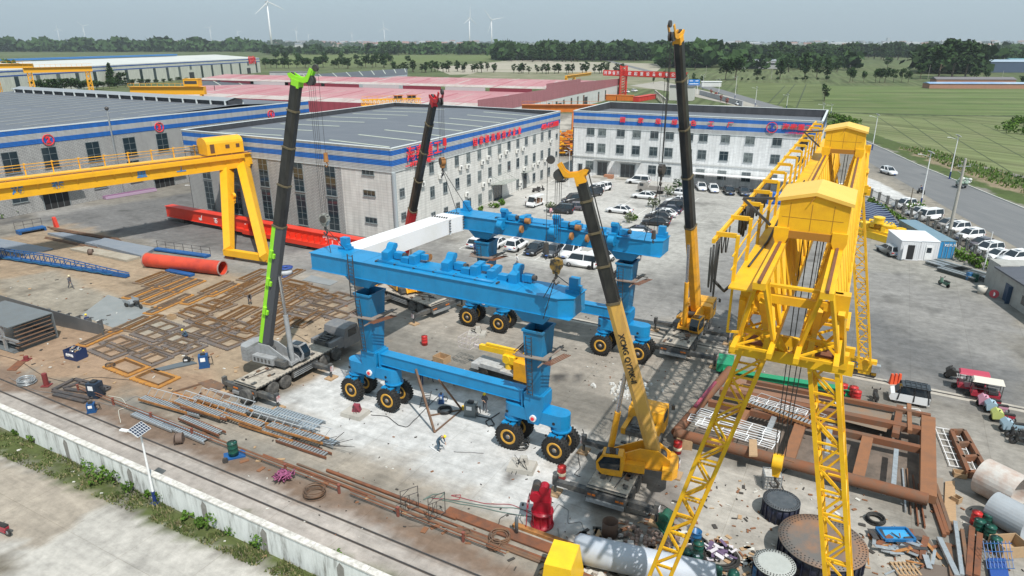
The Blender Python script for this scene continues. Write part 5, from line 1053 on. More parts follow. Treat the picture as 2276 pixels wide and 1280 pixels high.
CARW=(CW[0].mesh('tyre',BLACK),CW[1].mesh('rim',M('alloy_rim',(.5,.5,.52),.3,.6)))
PAINT={}
def paint(c):
 cols={'white':(.74,.75,.76),'black':(.012,.013,.016),'navy':(.015,.02,.045),'silver':(.42,.44,.45),'grey':(.07,.075,.085),'purple':(.10,.085,.10),'tan':(.30,.28,.26)}
 if c not in PAINT:PAINT[c]=M('car_paint_'+c,cols[c],.28,.15 if c in('silver','grey')else 0,spec=.6,coat=.6)
 return PAINT[c]
LAMPM=M('headlamp',(.6,.63,.65),.15,.2);TAILM=M('tail_lamp_red',(.35,.01,.01),.3);PLATE=M('blue_plate',(.05,.15,.5),.5);SUNR=M('sunroof',(.02,.02,.025),.1)
TYPES={'sedan':(4.8,1.82,.86,.92,1.44,-1.95,1.15,-1.15,.25,.33,1.4),'suv':(4.65,1.88,1.02,1.06,1.70,-2.2,1.1,-1.95,.3,.36,1.35),'mpv':(5.1,1.92,1.0,1.08,1.80,-2.45,1.45,-2.2,.75,.36,1.5),'van':(4.9,1.9,1.05,1.15,1.95,-2.4,1.75,-2.3,1.2,.34,1.5),'hatch':(4.2,1.76,.9,.96,1.5,-2.0,1.0,-1.7,.2,.32,1.25)}
_cm={}
def car_meshes(t,col):
 if(t,col)in _cm:return _cm[(t,col)]
 L,W,hz_,bz,rz_,b0,b1,r0,r1,wr,ax=TYPES[t];x0,x1=-L/2,L/2
 def sect(x,w,zb,zt,zm):return[(x,-w*.92,zb),(x,-w,zm),(x,-w*.97,zt),(x,w*.97,zt),(x,w,zm),(x,w*.92,zb)]
 st=[(x0,W*.40,.42,hz_*.78),(x0+.12,W*.47,.30,hz_*.97),(x0+.7,W*.5,.24,bz),(b0+.3,W*.5,.24,bz),(b1-.3,W*.5,.24,bz),(b1+.15,W*.5,.24,hz_),(x1-.5,W*.485,.25,hz_*.9),(x1-.12,W*.45,.28,hz_*.76),(x1,W*.38,.36,hz_*.62)]
 m=MB();vs=[]
 for x,w,zb,zt in st:vs+=sect(x,w,zb,zt,(zb+zt)/2)
 n=len(st);fs=[(5,4,3,2,1,0),tuple((n-1)*6+i for i in range(6))]
 for k in range(n-1):
  for i in range(6):j=(i+1)%6;fs.append((k*6+i,k*6+j,(k+1)*6+j,(k+1)*6+i))
 m.add(vs,fs,0,True)
 a,b=W*.46,W*.36;B0=[(b0,-a,bz-.03),(b1,-a,bz-.03),(b1,a,bz-.03),(b0,a,bz-.03)];T0=[(r0,-b,rz_),(r1,-b,rz_),(r1,b,rz_),(r0,b,rz_)]
 mid=[((p[0]*.5+q[0]*.5),(p[1]*.5+q[1]*.5)*1.03,p[2]*.45+q[2]*.55)for p,q in zip(B0,T0)]
 m.add([(p[0],p[1],p[2]-.07)for p in T0]+[(p[0]*.97,p[1]*.93,p[2]+.03)for p in T0],[(0,1,5,4),(1,2,6,5),(2,3,7,6),(3,0,4,7),(4,5,6,7)],0)
 for i in range(4):m.bar(B0[i],T0[i],.10,.08)
 for s_ in(0,2):
  bm_=[B0[s_][k]*.45+B0[(s_+1)%4][k]*.55 for k in range(3)];tm_=[T0[s_][k]*.5+T0[(s_+1)%4][k]*.5 for k in range(3)];m.bar(bm_,tm_,.08,.06)
 if t in('suv','mpv','van'):
  for s_ in(-1,1):m.bar((r0+.2,s_*b*.9,rz_+.06),(r1-.1,s_*b*.9,rz_+.06),.05)
 body=m.mesh('body',paint(col))
 g=MB();g.add([(p[0]*.99,p[1]*.985,p[2])for p in B0]+[(p[0]*.99,p[1]*.985,p[2]-.02)for p in T0],[(0,1,5,4),(1,2,6,5),(2,3,7,6),(3,0,4,7)])
 if t in('sedan','suv'):g.b2((r0*.3,-b*.6,rz_+.032),(r1-.25,b*.6,rz_+.036))
 gl=g.mesh('window',GLASS)
 h=MB();h.box((0,0,0),(.22,.34,.16));hl=h.mesh('headlight',LAMPM)
 h=MB();h.box((0,0,0),(.14,.34,.16));rl=h.mesh('tail_light',TAILM)
 h=MB();h.box((0,0,0),(.03,.44,.14));lp_=h.mesh('licence_plate',PLATE)
 _cm[(t,col)]=(body,gl,hl,rl,lp_);return _cm[(t,col)]
def sub(par,name,me,loc=(0,0,0),rz=0,sc=None):
 o=bpy.data.objects.new(name,me);SC.collection.objects.link(o);o.parent=par;o.location=loc;o.rotation_euler=(0,0,rz)
 if sc:o.scale=(sc,)*3
 return o
def car(t,col,p,head,label,group,cat='car',name='parked_car'):
 L,W,hz_,bz,rz_,b0,b1,r0,r1,wr,ax=TYPES[t];me_=car_meshes(t,col)
 e=empty(name,p,head,label,cat,group)
 sub(e,'body',me_[0]);sub(e,'window',me_[1])
 for s_ in(-1,1):
  for x in(-ax,ax+.02):w=sub(e,'wheel',CARW[0],(x,s_*(W*.5-.1),wr),0,wr/.34);sub(w,'rim',CARW[1])
  sub(e,'headlight',me_[2],(L/2-.17,s_*W*.36,hz_*.70));sub(e,'tail_light',me_[3],(-L/2+.06,s_*W*.38,hz_*.82))
 sub(e,'licence_plate',me_[4],(L/2-.0,0,.45));sub(e,'licence_plate',me_[4],(-L/2+.0,0,.55))
 return e
def carpx(t,col,x,y,dx,dy,label,group,**k):
 p=G(x,y);q=G(x+dx,y+dy);return car(t,col,p,ang(p,q),label,group,**k)
FR='cars in the front parking row behind the blue lift'
PK='cars parked in the middle of the court';RR='cars in the slanted row beside the tall crane';CPG='cars under the carport';RS='cars parked along the roadside fence'
up_=(28,-15.5)
carpx('hatch','white',1062,547,*up_,'white hatchback half hidden behind the far left blue leg',FR)
carpx('sedan','white',1108,547,*up_,'white saloon just right of the far left blue leg',FR)
carpx('suv','white',1149,553,*up_,'white crossover with a sunroof, between two bays left of the black saloons',FR)
carpx('sedan','black',1190,561,-up_[0],-up_[1],'glossy black saloon with a blue plate, facing the blue lift',FR)
carpx('sedan','grey',1231,565,-up_[0],-up_[1],'dark grey saloon to the right of the glossy black saloon',FR)
carpx('suv','white',1268,568,-up_[0],-up_[1],'white car behind the hanging hook block, nose to the lift',FR)
carpx('van','white',1292,592,-60,-9,'long white van parked across the end of the front row',FR,cat='van',name='parked_van')
carpx('mpv','white',1335,583,36,-12,'white people carrier beside the far right blue leg',FR)
carpx('mpv','white',1418,408,-55,-4,'long white people carrier in front of the white office steps',PK)
carpx('sedan','white',1431,441,-52,-5,'white saloon with dark wheels, parked alone below the small grey truck',PK)
carpx('sedan','white',1376,473,-50,-6,'white saloon parked alone in the middle beside a round bush',PK)
carpx('sedan','white',1508,434,-40,-5,'white car mostly hidden by the tall crane boom',PK)
carpx('suv','white',1338,424,-50,10,'white pickup shaped car with a black rear window',PK)
carpx('suv','white',1322,428,-50,10,'white four wheel drive squeezed in beside the pickup shaped car',PK)
carpx('suv','black',1318,436,-50,12,'black four wheel drive right of the short crane boom head',PK)
carpx('suv','black',1252,401,-36,22,'black people carrier at the corner of the tiled office front',PK)
carpx('suv','black',1247,473,-60,-4,'black four wheel drive with the pink shirted person beside it',PK)
carpx('sedan','purple',1275,466,-60,-3,'dull purple saloon tucked behind the black four wheel drive',PK)
carpx('mpv','black',1277,451,-60,4,'black people carrier behind the short crane boom',PK)
for x,y,t,c,l in((1507,452,'sedan','white','white saloon at the far end of the slanted row'),(1500,459,'sedan','navy','navy saloon third from the far end of the slanted row'),(1493,465,'suv','black','black four wheel drive with red tail lights in the slanted row'),(1485,473,'sedan','navy','dark blue saloon between the black four wheel drive and the white saloon'),(1474,481,'sedan','white','white saloon with a black roof line between dark cars'),(1463,488,'sedan','black','black saloon next to last towards the blue lift'),(1457,500,'sedan','black','long black saloon at the near end of the slanted row')):
 carpx(t,c,x,y,-58,-5,l,RR)
carpx('sedan','grey',1415,521,-58,-3,'dark saloon behind the far blue beam, near its right end',PK)
carpx('hatch','white',1404,531,-58,-3,'white hatchback whose roof just shows over the far blue beam',PK)
for x,y,c,l in((1558,421,'white','white saloon leftmost under the carport'),(1585,425,'white','cream white saloon second from the left under the carport'),(1620,430,'black','black saloon in the middle under the carport'),(1653,432,'grey','dark grey saloon under the carport left of the blue generator'),(1693,437,'black','black car hidden behind the blue generator')):
 carpx('sedan',c,x,y,12,16,l,CPG)
for x,y,t,c,l in((2008,462,'suv','white','white four wheel drive farthest along the roadside row'),(2040,478,'sedan','white','white saloon beside the thin wooden pole'),(2062,489,'van','white','small white van in the roadside row'),(2103,505,'sedan','tan','silver beige saloon just past the white van'),(2122,516,'suv','white','white estate left of the concrete pole'),(2152,532,'suv','white','big white four wheel drive right of the concrete pole'),(2180,549,'sedan','purple','dark purple saloon in the roadside row'),(2192,563,'suv','white','white car between the purple saloon and the brick hut'),(2216,576,'sedan','white','white saloon with a dark roof next to the brick hut'),(2252,583,'suv','white','white car mostly hidden by the brick hut roof')):
 carpx(t,c,x,y,-60,6,l,RS)
carpx('suv','white',1974,387,30,9,'white four wheel drive driving along the public road',None,name='car')
carpx('hatch','silver',1974,564,-40,-20,'silver estate car parked beside the white site cabins',None)
carpx('suv','white',1640,233.5,14,6,'white car far along the road behind the white office',None,name='car')
carpx('suv','white',1392,206,14,1,'small white car beside the foot of the red tower crane',None)
carpx('suv','white',1410,204,14,-1,'white car with a dark window on the sandy yard behind the office',None)
def boxmesh(parent,name,lo,hi,mat):m=MB();m.b2(lo,hi);return m.build(name,mat,parent)
p=G(1450,428);e=empty('flatbed_truck',p,ang(p,G(1380,420)),'small dusty grey flatbed lorry parked in the middle of the court','truck')
m=MB();m.b2((-2.6,-.9,.7),(1.2,.9,.8));m.b2((-2.6,-.95,.8),(1.2,-.88,1.2));m.b2((-2.6,.88,.8),(1.2,.95,1.2));m.b2((-2.65,-.95,.8),(-2.58,.95,1.2));m.build('cargo_bed',paint('tan'),e)
m=MB();m.extp([(1.3,.5),(2.9,.5),(2.95,1.2),(2.6,2.0),(1.3,2.05)],(0,0,0),(1,0,0),(0,0,1),1.8);c_=m.build('cab',paint('tan'),e);m=MB();m.b2((1.7,-.915,1.3),(2.5,.915,1.85));m.build('window',GLASS,c_)
for x in(-1.7,2.2):
 for s_ in(-.8,.8):sub(e,'wheel',CARW[0],(x,s_,.38),0,1.1)
p=G(1190,458);e=empty('electric_sightseeing_cart',p,ang(p,G(1168,466)),'white open electric sightseeing cart with a flat roof beside the flowering bush','electric cart')
m=MB();m.extp([(-2.1,.35),(2.0,.35),(2.15,.6),(1.9,1.05),(1.2,1.1),(1.1,.6),(-1.9,.6),(-2.1,.8)],(0,0,0),(1,0,0),(0,0,1),1.45);m.build('body',paint('white'),e)
m=MB();m.b2((-2.1,-.75,1.95),(1.4,.75,2.03));
for x in(-2.0,-.6,.8):
 for s_ in(-.7,.7):m.bar((x,s_,.6),(x,s_,1.95),.05)
m.build('roof',paint('white'),e)
m=MB();
for x in(-1.5,-.4,.6):m.b2((x,-.6,.6),(x+.5,.6,.85));m.b2((x-.1,-.6,.85),(x,.6,1.3))
m.build('seat',M('seat_brown',(.2,.12,.08),.7),e);m=MB();m.add([(1.75,-.65,1.08),(1.75,.65,1.08),(1.3,.65,1.93),(1.3,-.65,1.93)],[(0,1,2,3)]);m.build('windscreen',GLASS,e)
for x in(-1.4,1.5):
 for s_ in(-.65,.65):sub(e,'wheel',CARW[0],(x,s_,.27),0,.8)
p=G(2018,893);e=empty('electric_minicar',p,ang(p,G(1960,882)),'boxy black and white electric minicar with roof rails beside the red drums','minicar')
m=MB();m.extp([(-1.5,.25),(1.4,.25),(1.55,.5),(1.45,.85),(1.15,.95),(-1.5,.95)],(0,0,0),(1,0,0),(0,0,1),1.4);m.build('body',paint('white'),e)
m=MB();m.add([(-1.5,-.69,.95),(1.15,-.69,.95),(1.15,.69,.95),(-1.5,.69,.95),(-1.35,-.6,1.6),(.65,-.6,1.6),(.65,.6,1.6),(-1.35,.6,1.6)],[(0,1,5,4),(1,2,6,5),(2,3,7,6),(3,0,4,7)]);m.build('window',GLASS,e)
m=MB();m.b2((-1.4,-.62,1.6),(.7,.62,1.66));
for s_ in(-.5,.5):m.bar((-1.2,s_,1.74),(.5,s_,1.74),.05)
for k in range(5):m.bar((-1.1+k*.38,-.5,1.74),(-1.1+k*.38,.5,1.74),.04)
for x in(-1.43,-.3,.9):m.bar((x,-.70,.4),(x*.85,-.62,1.62),.1);m.bar((x,.70,.4),(x*.85,.62,1.62),.1)
m.b2((-1.52,-.7,.45),(-1.42,.7,1.0));m.build('roof',paint('black'),e)
for x in(-1.0,1.0):
 for s_ in(-.6,.6):sub(e,'wheel',CARW[0],(x,s_,.27),0,.8)
def motorbike(p,head,col,label,group=None,seatc=BLACK,cover=None,scale=1,name='motorcycle',cat='motorcycle'):
 e=empty(name,p,head,label,cat,group)
 for x in(-.65,.65):w=sub(e,'wheel',CARW[0],(x,0,.3),0,.88);w.scale=(.88,.5,.88);sub(w,'rim',CARW[1])
 m=MB();m.bar((-.6,0,.35),(.3,0,.42),.22,.2);m.bar((.3,0,.42),(.55,0,.95),.1);m.bar((.65,.08,.3),(.5,.08,.98),.05);m.bar((.65,-.08,.3),(.5,-.08,.98),.05);m.extp([(-.75,.5),(-.1,.5),(.0,.72),(-.3,.74),(-.8,.72)],(0,0,0),(1,0,0),(0,0,1),.26);m.extp([(.35,.35),(.55,.4),(.58,.9),(.42,.95)],(0,0,0),(1,0,0),(0,0,1),.34);m.build('frame',col,e)
 m=MB();m.box((-.38,0,.79),(.8,.28,.1));m.build('seat',seatc,e)
 m=MB();m.tube([(.38,-.34,1.03),(.5,-.2,1.0),(.5,.2,1.0),(.38,.34,1.03)],.025);m.cyl((.42,-.3,1.05),(.4,-.32,1.2),.05,n=6);m.cyl((.42,.3,1.05),(.4,.32,1.2),.05,n=6);m.build('handlebar',STEEL,e)
 if cover:
  m=MB();m.extp([(-.1,.45),(.75,.3),(.85,.8),(.55,1.12),(.1,.95)],(0,0,0),(1,0,0),(0,0,1),.75);m.build('windshield_quilt',cover,e)
 return e
BK='scooters parked in a line at the right edge'
PKM=M('pink_quilt',(.50,.25,.33),.9);LBM=M('pale_blue_quilt',(.30,.42,.50),.8);YGM=M('yellow_green_quilt',(.45,.50,.16),.8);RDP=M('scooter_red',(.35,.03,.05),.4);GNP=M('scooter_green',(.08,.16,.12),.5)
motorbike(G(2097,636),R(100),GNP,'dark scooter standing alone on the open yard')
motorbike(G(1944,893),R(70),STEEL,'dark motorcycle standing between the red drums and the minicar')
motorbike(G(2122,843),R(150),WHITE,'white scooter with a black cover left of the red canopied tricycle',BK,cover=BLACK)
motorbike(G(2196,906),R(155),RDP,'scooter under a pink quilt next to the white canopied tricycle',BK,cover=PKM);motorbike(G(2212,918),R(160),PKM,'scooter with a pale blue quilt behind the pink one',BK,cover=LBM)
motorbike(G(2226,938),R(158),RDP,'red scooter with a yellow green quilt',BK,cover=YGM);motorbike(G(2248,960),R(165),LBM,'pale blue scooter right of the yellow green quilt',BK,cover=LBM);motorbike(G(2262,976),R(158),STEEL,'black motorcycle farthest but one at the right edge',BK);motorbike(G(2272,990),R(158),BLACK,'black motorcycle nearest the right edge of the photo',BK)
motorbike(G(1192,427),R(20),STEEL,'black motorcycle left of two by the tiled office wall','motorcycles by the tiled office');motorbike(G(1201,424),R(20),STEEL,'black motorcycle right of two by the tiled office wall','motorcycles by the tiled office')
motorbike(G(2,1186),R(160),RDP,'red motorcycle half cut off by the left edge on the outer road')
def canopy_trike(p,head,top,label):
 e=empty('canopy_tricycle',p,head,label,'tricycle','canopied tricycles at the right')
 m=MB();m.extp([(-1.2,.35),(.9,.35),(1.0,.75),(.5,.8),(.4,.5),(-1.2,.75)],(0,0,0),(1,0,0),(0,0,1),1.05);m.bar((1.0,0,.4),(.85,0,1.0),.08);m.bar((.8,-.35,1.02),(.8,.35,1.02),.05);m.build('body',RDP,e)
 m=MB();m.add([(-1.3,-.6,1.75),(1.0,-.6,1.68),(1.0,.6,1.68),(-1.3,.6,1.75),(-1.2,-.45,1.9),(.9,-.45,1.83),(.9,.45,1.83),(-1.2,.45,1.9)],[(3,2,1,0),(4,5,6,7),(0,1,5,4),(1,2,6,5),(2,3,7,6),(3,0,4,7)]);m.build('canopy',top,e)
 m=MB()
 for x in(-1.2,0,.9):
  for s_ in(-.52,.52):m.bar((x,s_,.6),(x,s_,1.75),.05)
 m.bar((-1.2,-.52,1.1),(.9,-.52,1.1),.05);m.bar((-1.2,.52,1.1),(.9,.52,1.1),.05);m.b2((-1.0,-.5,.75),(-.3,.5,.95));m.build('side_frame',STEEL,e)
 for x,y in((-.8,-.5),(-.8,.5),(1.1,0)):sub(e,'wheel',CARW[0],(x,y,.25),0,.74)
canopy_trike(G(2152,868),R(152),M('red_canopy',(.42,.05,.09),.7),'tricycle with a red canopy at the right');canopy_trike(G(2182,886),R(152),M('cream_canopy',(.6,.57,.5),.7),'tricycle with a cream white canopy next to the red one')
def cargo_trike(p,head,label,load=None,sc=1):
 e=empty('cargo_tricycle',p,head,label,'tricycle')
 m=MB();m.b2((-1.3,-.55,.5),(.1,.55,.58));m.b2((-1.3,-.58,.58),(.1,-.53,.9));m.b2((-1.3,.53,.58),(.1,.58,.9));m.build('cargo_bed',GALV,e)
 m=MB();m.bar((.1,0,.5),(.9,0,.5),.16);m.bar((.9,0,.5),(1.05,0,1.0),.07);m.bar((1.02,-.35,1.02),(1.02,.35,1.02),.05);m.box((.35,0,.75),(.6,.3,.15));m.box((.7,0,.65),(.35,.25,.22));m.build('frame',STEEL,e)
 for x,y in((-.8,-.5),(-.8,.5),(1.15,0)):sub(e,'wheel',CARW[0],(x,y,.28),0,.82)
 if load:
  m=MB();r_=random.Random(3)
  for k in range(26):m.ball((r_.uniform(-1.9,.3),r_.uniform(-1.1,1.1),r_.uniform(.6,2.0)),r_.uniform(.3,.5),5,mi=r_.randrange(2),sq=(1.2,1,.8))
  o=m.build('sack',load,None,p,head);tag(o,'heap of white and green sacks piled on the roadside tricycle','sacks')
 return e
cargo_trike(G(300,682),ang(G(280,676),G(320,688)),'small grey cargo tricycle standing beside the rusty frames',None)
cargo_trike(G(2134,416),R(95),'cargo tricycle almost buried under white sacks on the road',[M('sack_white',(.55,.56,.54),.9),M('sack_green',(.25,.33,.27),.9)])
SKIN=M('skin',(.42,.25,.17),.6);HAIRM=M('hair_black',(.012,.01,.01),.7)
def person(p,head,pose,shirt,trou,label,helmet=None,h=1.72,group=None):
 """joints in metres for a 1.72 m figure, x forward, y left"""
 J={'stand':dict(pel=(0,0,.92),ch=(0,0,1.30),nk=(.01,0,1.46),hd=(.03,0,1.58),sh=.19,el=((.02,.25,1.14),(.02,-.25,1.14)),ha=((.08,.25,.86),(.08,-.25,.86)),kn=((.02,.1,.5),(.02,-.1,.5)),ft=((-.02,.11,.07),(-.02,-.11,.07))),'walk':dict(pel=(0,0,.91),ch=(.02,0,1.29),nk=(.04,0,1.45),hd=(.07,0,1.57),sh=.19,el=((-.1,.25,1.13),(.14,-.24,1.14)),ha=((-.08,.26,.88),(.3,-.2,.95)),kn=((.2,.09,.5),(-.08,-.09,.5)),ft=((.28,.1,.07),(-.36,-.1,.12))),'bend':dict(pel=(-.1,0,.88),ch=(.18,0,1.16),nk=(.32,0,1.24),hd=(.42,0,1.27),sh=.18,el=((.36,.2,.92),(.36,-.2,.92)),ha=((.48,.1,.72),(.52,-.08,.70)),kn=((.02,.1,.48),(.0,-.1,.48)),ft=((-.08,.12,.07),(-.05,-.12,.07))),'crouch':dict(pel=(-.05,0,.32),ch=(.12,0,.66),nk=(.2,0,.8),hd=(.27,0,.89),sh=.18,el=((.32,.2,.52),(.32,-.2,.52)),ha=((.48,.1,.35),(.5,-.08,.33)),kn=((.3,.14,.44),(.3,-.14,.44)),ft=((.05,.13,.07),(.05,-.13,.07))),'fold':dict(pel=(0,0,.92),ch=(0,0,1.30),nk=(.01,0,1.46),hd=(.05,0,1.57),sh=.19,el=((.0,.27,1.13),(.0,-.27,1.13)),ha=((.22,-.02,1.12),(.22,.04,1.06)),kn=((.05,.12,.5),(-.02,-.12,.5)),ft=((.06,.16,.07),(-.08,-.14,.07))),'ride':dict(pel=(-.2,0,.95),ch=(.0,0,1.30),nk=(.1,0,1.44),hd=(.16,0,1.55),sh=.18,el=((.22,.22,1.14),(.22,-.22,1.14)),ha=((.45,.22,1.08),(.45,-.22,1.08)),kn=((.18,.1,.72),(.12,-.1,.55)),ft=((.05,.12,.36),(.0,-.12,.2)))}[pose]
 V_,E_,Rr=[],[],[]
 def add(c,r,par=None):
  V_.append(c);Rr.append(r);i=len(V_)-1
  if par is not None:E_.append((par,i))
  return i
 pe=add(J['pel'],.155);mid_=tuple((a*.5+b*.5)for a,b in zip(J['pel'],J['ch']));w=add(mid_,.135,pe);ch=add(J['ch'],.165,w);nk=add(J['nk'],.06,ch);hd=add(J['hd'],.085,nk);d_=Vector(J['hd'])-Vector(J['nk']);add(tuple(Vector(J['hd'])+d_*.9),.095,hd)
 for i,s_ in((0,1),(1,-1)):
  s=add((J['ch'][0],s_*J['sh'],J['ch'][2]+.09 if pose not in('bend',)else J['ch'][2]+.04),.07,ch);el=add(J['el'][i],.05,s);ha=add(J['ha'][i],.033,el);hv=(Vector(J['ha'][i])-Vector(J['el'][i])).normalized();add(tuple(Vector(J['ha'][i])+hv*.09),.038,ha)
  hp_=add((J['pel'][0],s_*.1,J['pel'][2]-.06),.105,pe);kn=add(J['kn'][i],.07,hp_);ft=add(J['ft'][i],.05,kn);f_=J['ft'][i];add((f_[0]+.2,f_[1],.045 if f_[2]<.1 else f_[2]-.03),.042,ft)
 me=bpy.data.meshes.new('person');me.from_pydata(V_,E_,[]);o=bpy.data.objects.new('person',me);SC.collection.objects.link(o)
 sk=o.modifiers.new('skin','SKIN');sd_=o.modifiers.new('sub','SUBSURF');sd_.levels=1
 for i,v in enumerate(me.skin_vertices[0].data):v.radius=(Rr[i]*(1.15 if i in(0,1,2)else 1),)*2;v.use_root=(i==0)
 for i in(0,1,2):me.skin_vertices[0].data[i].radius=(Rr[i]*1.15,Rr[i]*.75)if False else(Rr[i],Rr[i])
 bpy.context.view_layer.update();nm=bpy.data.meshes.new_from_object(o.evaluated_get(bpy.context.evaluated_depsgraph_get()));bpy.data.objects.remove(o)
 m=MB();m.v=[tuple(v.co)for v in nm.vertices];hz_,pz=J['nk'][2]+.02,J['pel'][2]+.04
 for q in nm.polygons:
  c=q.center;k=1 if c.z<pz and not any((c-Vector(a)).length<.17 for a in J['ha'])else 0
  if any((c-(Vector(J['ha'][i])+(Vector(J['ha'][i])-Vector(J['el'][i])).normalized()*.06)).length<.09 for i in(0,1)):k=2
  if(c-Vector(J['hd'])).length<.22 and(c.z>hz_ or pose in('bend','crouch')and c.x>J['nk'][0]):k=2
  if c.z<.09 and pose!='ride':k=3
  m.f.append(list(q.vertices));m.m.append(k);m.sm.append(True)
 for i in(0,1):
  hv=(Vector(J['ha'][i])-Vector(J['el'][i])).normalized();b=Vector(J['ha'][i])+hv*.10;a_,c_=m.frame(b,b+hv)
  for k in range(4):s0=b+a_*(.024-.016*k);L_=(.062,.074,.07,.052)[k];m.tube([s0,s0+hv*L_*.5,s0+hv*L_-c_*.02],.0085,5,2)
  s0=b-hv*.06+a_*.035;m.tube([s0,s0+hv*.03+a_*.025,s0+hv*.055+a_*.02],.010,5,2)
 hdv=Vector(J['hd'])+d_*.35;f_=Vector((1,0,0))if pose not in('bend','crouch')else Vector((.7,0,-.7));m.ball(hdv+f_*.095,.018,5,2);
 for s_ in(-1,1):m.ball(hdv+Vector((0,s_*.092,0)),.024,5,2,(.6,.5,1.2));m.ball(hdv+f_*.085+Vector((0,s_*.034,.03)),.011,4,3)
 m.ball(hdv+f_*.085-Vector((0,0,.045)),.02,4,4,(.5,1.2,.4))
 ob=m.build('person',[shirt,trou,SKIN,BLACK,M('lip',(.3,.1,.09),.6)],None,p,head);ob.scale=(h/1.72,)*3;tag(ob,label,'person',group)
 c=Vector(J['hd'])+d_*.95;dn=d_.normalized();m=MB()
 m.lathe([(.118,-.03),(.115,.03),(.09,.085),(.045,.11),(0,.118)],c-dn*.01,dn,12)
 if helmet:m.lathe([(.15,-.035),(.118,-.02),(.118,-.035)],c,dn,12);m.build('safety_helmet',helmet,ob)
 else:m.build('hair',HAIRM,ob)
 return ob
YH=M('helmet_yellow',(.85,.62,.02),.35);WH_=M('helmet_cream',(.7,.62,.4),.4);NAVY=M('workwear_navy',(.02,.035,.10),.85);NAVYG=M('workwear_blue_grey',(.05,.09,.13),.85);GRYW=M('workwear_grey',(.10,.10,.115),.85);PINK=M('shirt_pink',(.62,.33,.38),.85);WSH=M('shirt_white',(.65,.65,.66),.85);BRN=M('trousers_brown',(.13,.09,.085),.85)
person(G(158,641),R(-20),'walk',GRYW,GRYW,'person in grey workwear and a cream helmet walking on the steel plates',WH_)
person(G(198,732),R(130),'walk',NAVY,NAVY,'person in navy workwear with a yellow helmet beside the grey wedge girder',YH)
person(G(416,751),R(200),'crouch',NAVYG,NAVY,'crouching person with a yellow helmet among the dark rusty frames',YH)
person(G(462,801),R(160),'crouch',GRYW,GRYW,'crouching person with a yellow helmet behind the blue welding cabinet',YH)
person(G(556,676),R(-60),'bend',GRYW,GRYW,'bending dark clothed person left of the lime green boom')
person(G(976,1001),R(-15),'bend',NAVYG,NAVYG,'bending person in blue grey workwear with a yellow helmet on the pale slab',YH)
person(G(1078,914),R(-110),'fold',GRYW,GRYW,'person with a yellow helmet and orange straps standing beside the grey welding machine',YH)
person(G(937,851),R(-80),'walk',NAVY,NAVY,'dark clothed person half hidden behind the lower blue beam')
person(G(957,845),R(-60),'walk',GRYW,GRYW,'second dark clothed person behind the lower blue beam, farther right')
person(G(1150,592),R(180),'walk',WSH,BRN,'person in a pale shirt and brown trousers walking across the open yard')
person(G(1056,563),R(-90),'stand',NAVY,NAVY,'dark clothed person at the left end of the front parking row')
person(G(1168,458),R(-20),'stand',WSH,GRYW,'person in a white shirt standing beside the open electric cart')
person(G(1224,481),R(-60),'stand',PINK,GRYW,'person in a pink shirt beside the black four wheel drive')
person(G(1424,577),R(-120),'walk',WSH,GRYW,'person in a pale top half hidden under the right end of the far blue beam')
e=motorbike(G(2046,431),R(110),STEEL,'bicycle being ridden along the public road',name='bicycle',cat='bicycle')
person(G(2046,431),R(110),'ride',NAVY,GRYW,'cyclist in dark clothes on the public road')
def pxbar(m,a,b,w,h=None,mi=None,za=0,zb=None):zb=za if zb is None else zb;m.bar(G(*a,za),G(*b,zb),w,h,mi)
def single(m,name,mats,label,cat,group=None,bevel=0):
 """recentre the mesh on its own base"""
 xs=[v[0]for v in m.v];ys=[v[1]for v in m.v];cx,cy=(min(xs)+max(xs))/2,(min(ys)+max(ys))/2
 m.v=[(x-cx,y-cy,z)for x,y,z in m.v];o=m.build(name,mats,None,(cx,cy,0),bevel=bevel);return tag(o,label,cat,group)
w0=Vector((-11.4,31.4,0))+V*.25;e=empty('boundary_wall',w0,0,'long stained white concrete wall running along the grass verge','wall')
WALLM=bpy.data.materials.new('stained_white_wall');WALLM.use_nodes=True;n_=WALLM.node_tree;b_=n_.nodes['Principled BSDF'];Lk=n_.links.new
tc=n_.nodes.new('ShaderNodeTexCoord');mp=n_.nodes.new('ShaderNodeMapping');mp.inputs['Rotation'].default_value=(0,0,R(28.6));mp.inputs['Scale'].default_value=(1.3,1,.22);Lk(tc.outputs['Object'],mp.inputs[0])
nz=n_.nodes.new('ShaderNodeTexNoise');nz.inputs['Scale'].default_value=1.6;nz.inputs['Detail'].default_value=9;nz.inputs['Roughness'].default_value=.7;Lk(mp.outputs[0],nz.inputs[0])
cr=n_.nodes.new('ShaderNodeValToRGB');cr.color_ramp.elements[0].position=.40;cr.color_ramp.elements[0].color=(.72,.74,.72,1);cr.color_ramp.elements[1].position=.70;cr.color_ramp.elements[1].color=(.20,.195,.175,1);x_=cr.color_ramp.elements.new(.54);x_.color=(.60,.62,.60,1);Lk(nz.outputs[0],cr.inputs[0]);Lk(cr.outputs[0],b_.inputs['Base Color']);b_.inputs['Roughness'].default_value=.9
m=MB();Hw=1.95;k0=-34
for k in range(-60,46,4):
 m.bar(U*k+Vector((0,0,Hw/2)),U*(k+3.98)+Vector((0,0,Hw/2)),.32,Hw)
m.build('wall_panel',WALLM,e)
m=MB();rr_=random.Random(2)
for k in range(-60,46,4):m.bar(U*k+Vector((0,0,Hw+.03)),U*(k+3.97)+Vector((0,0,Hw+.03)),.44,.10)
m.build('coping',M('weathered_coping',(.62,.60,.56),.9,0,((.25,.23,.2),2.5,.7),.3),e)
m=MB()
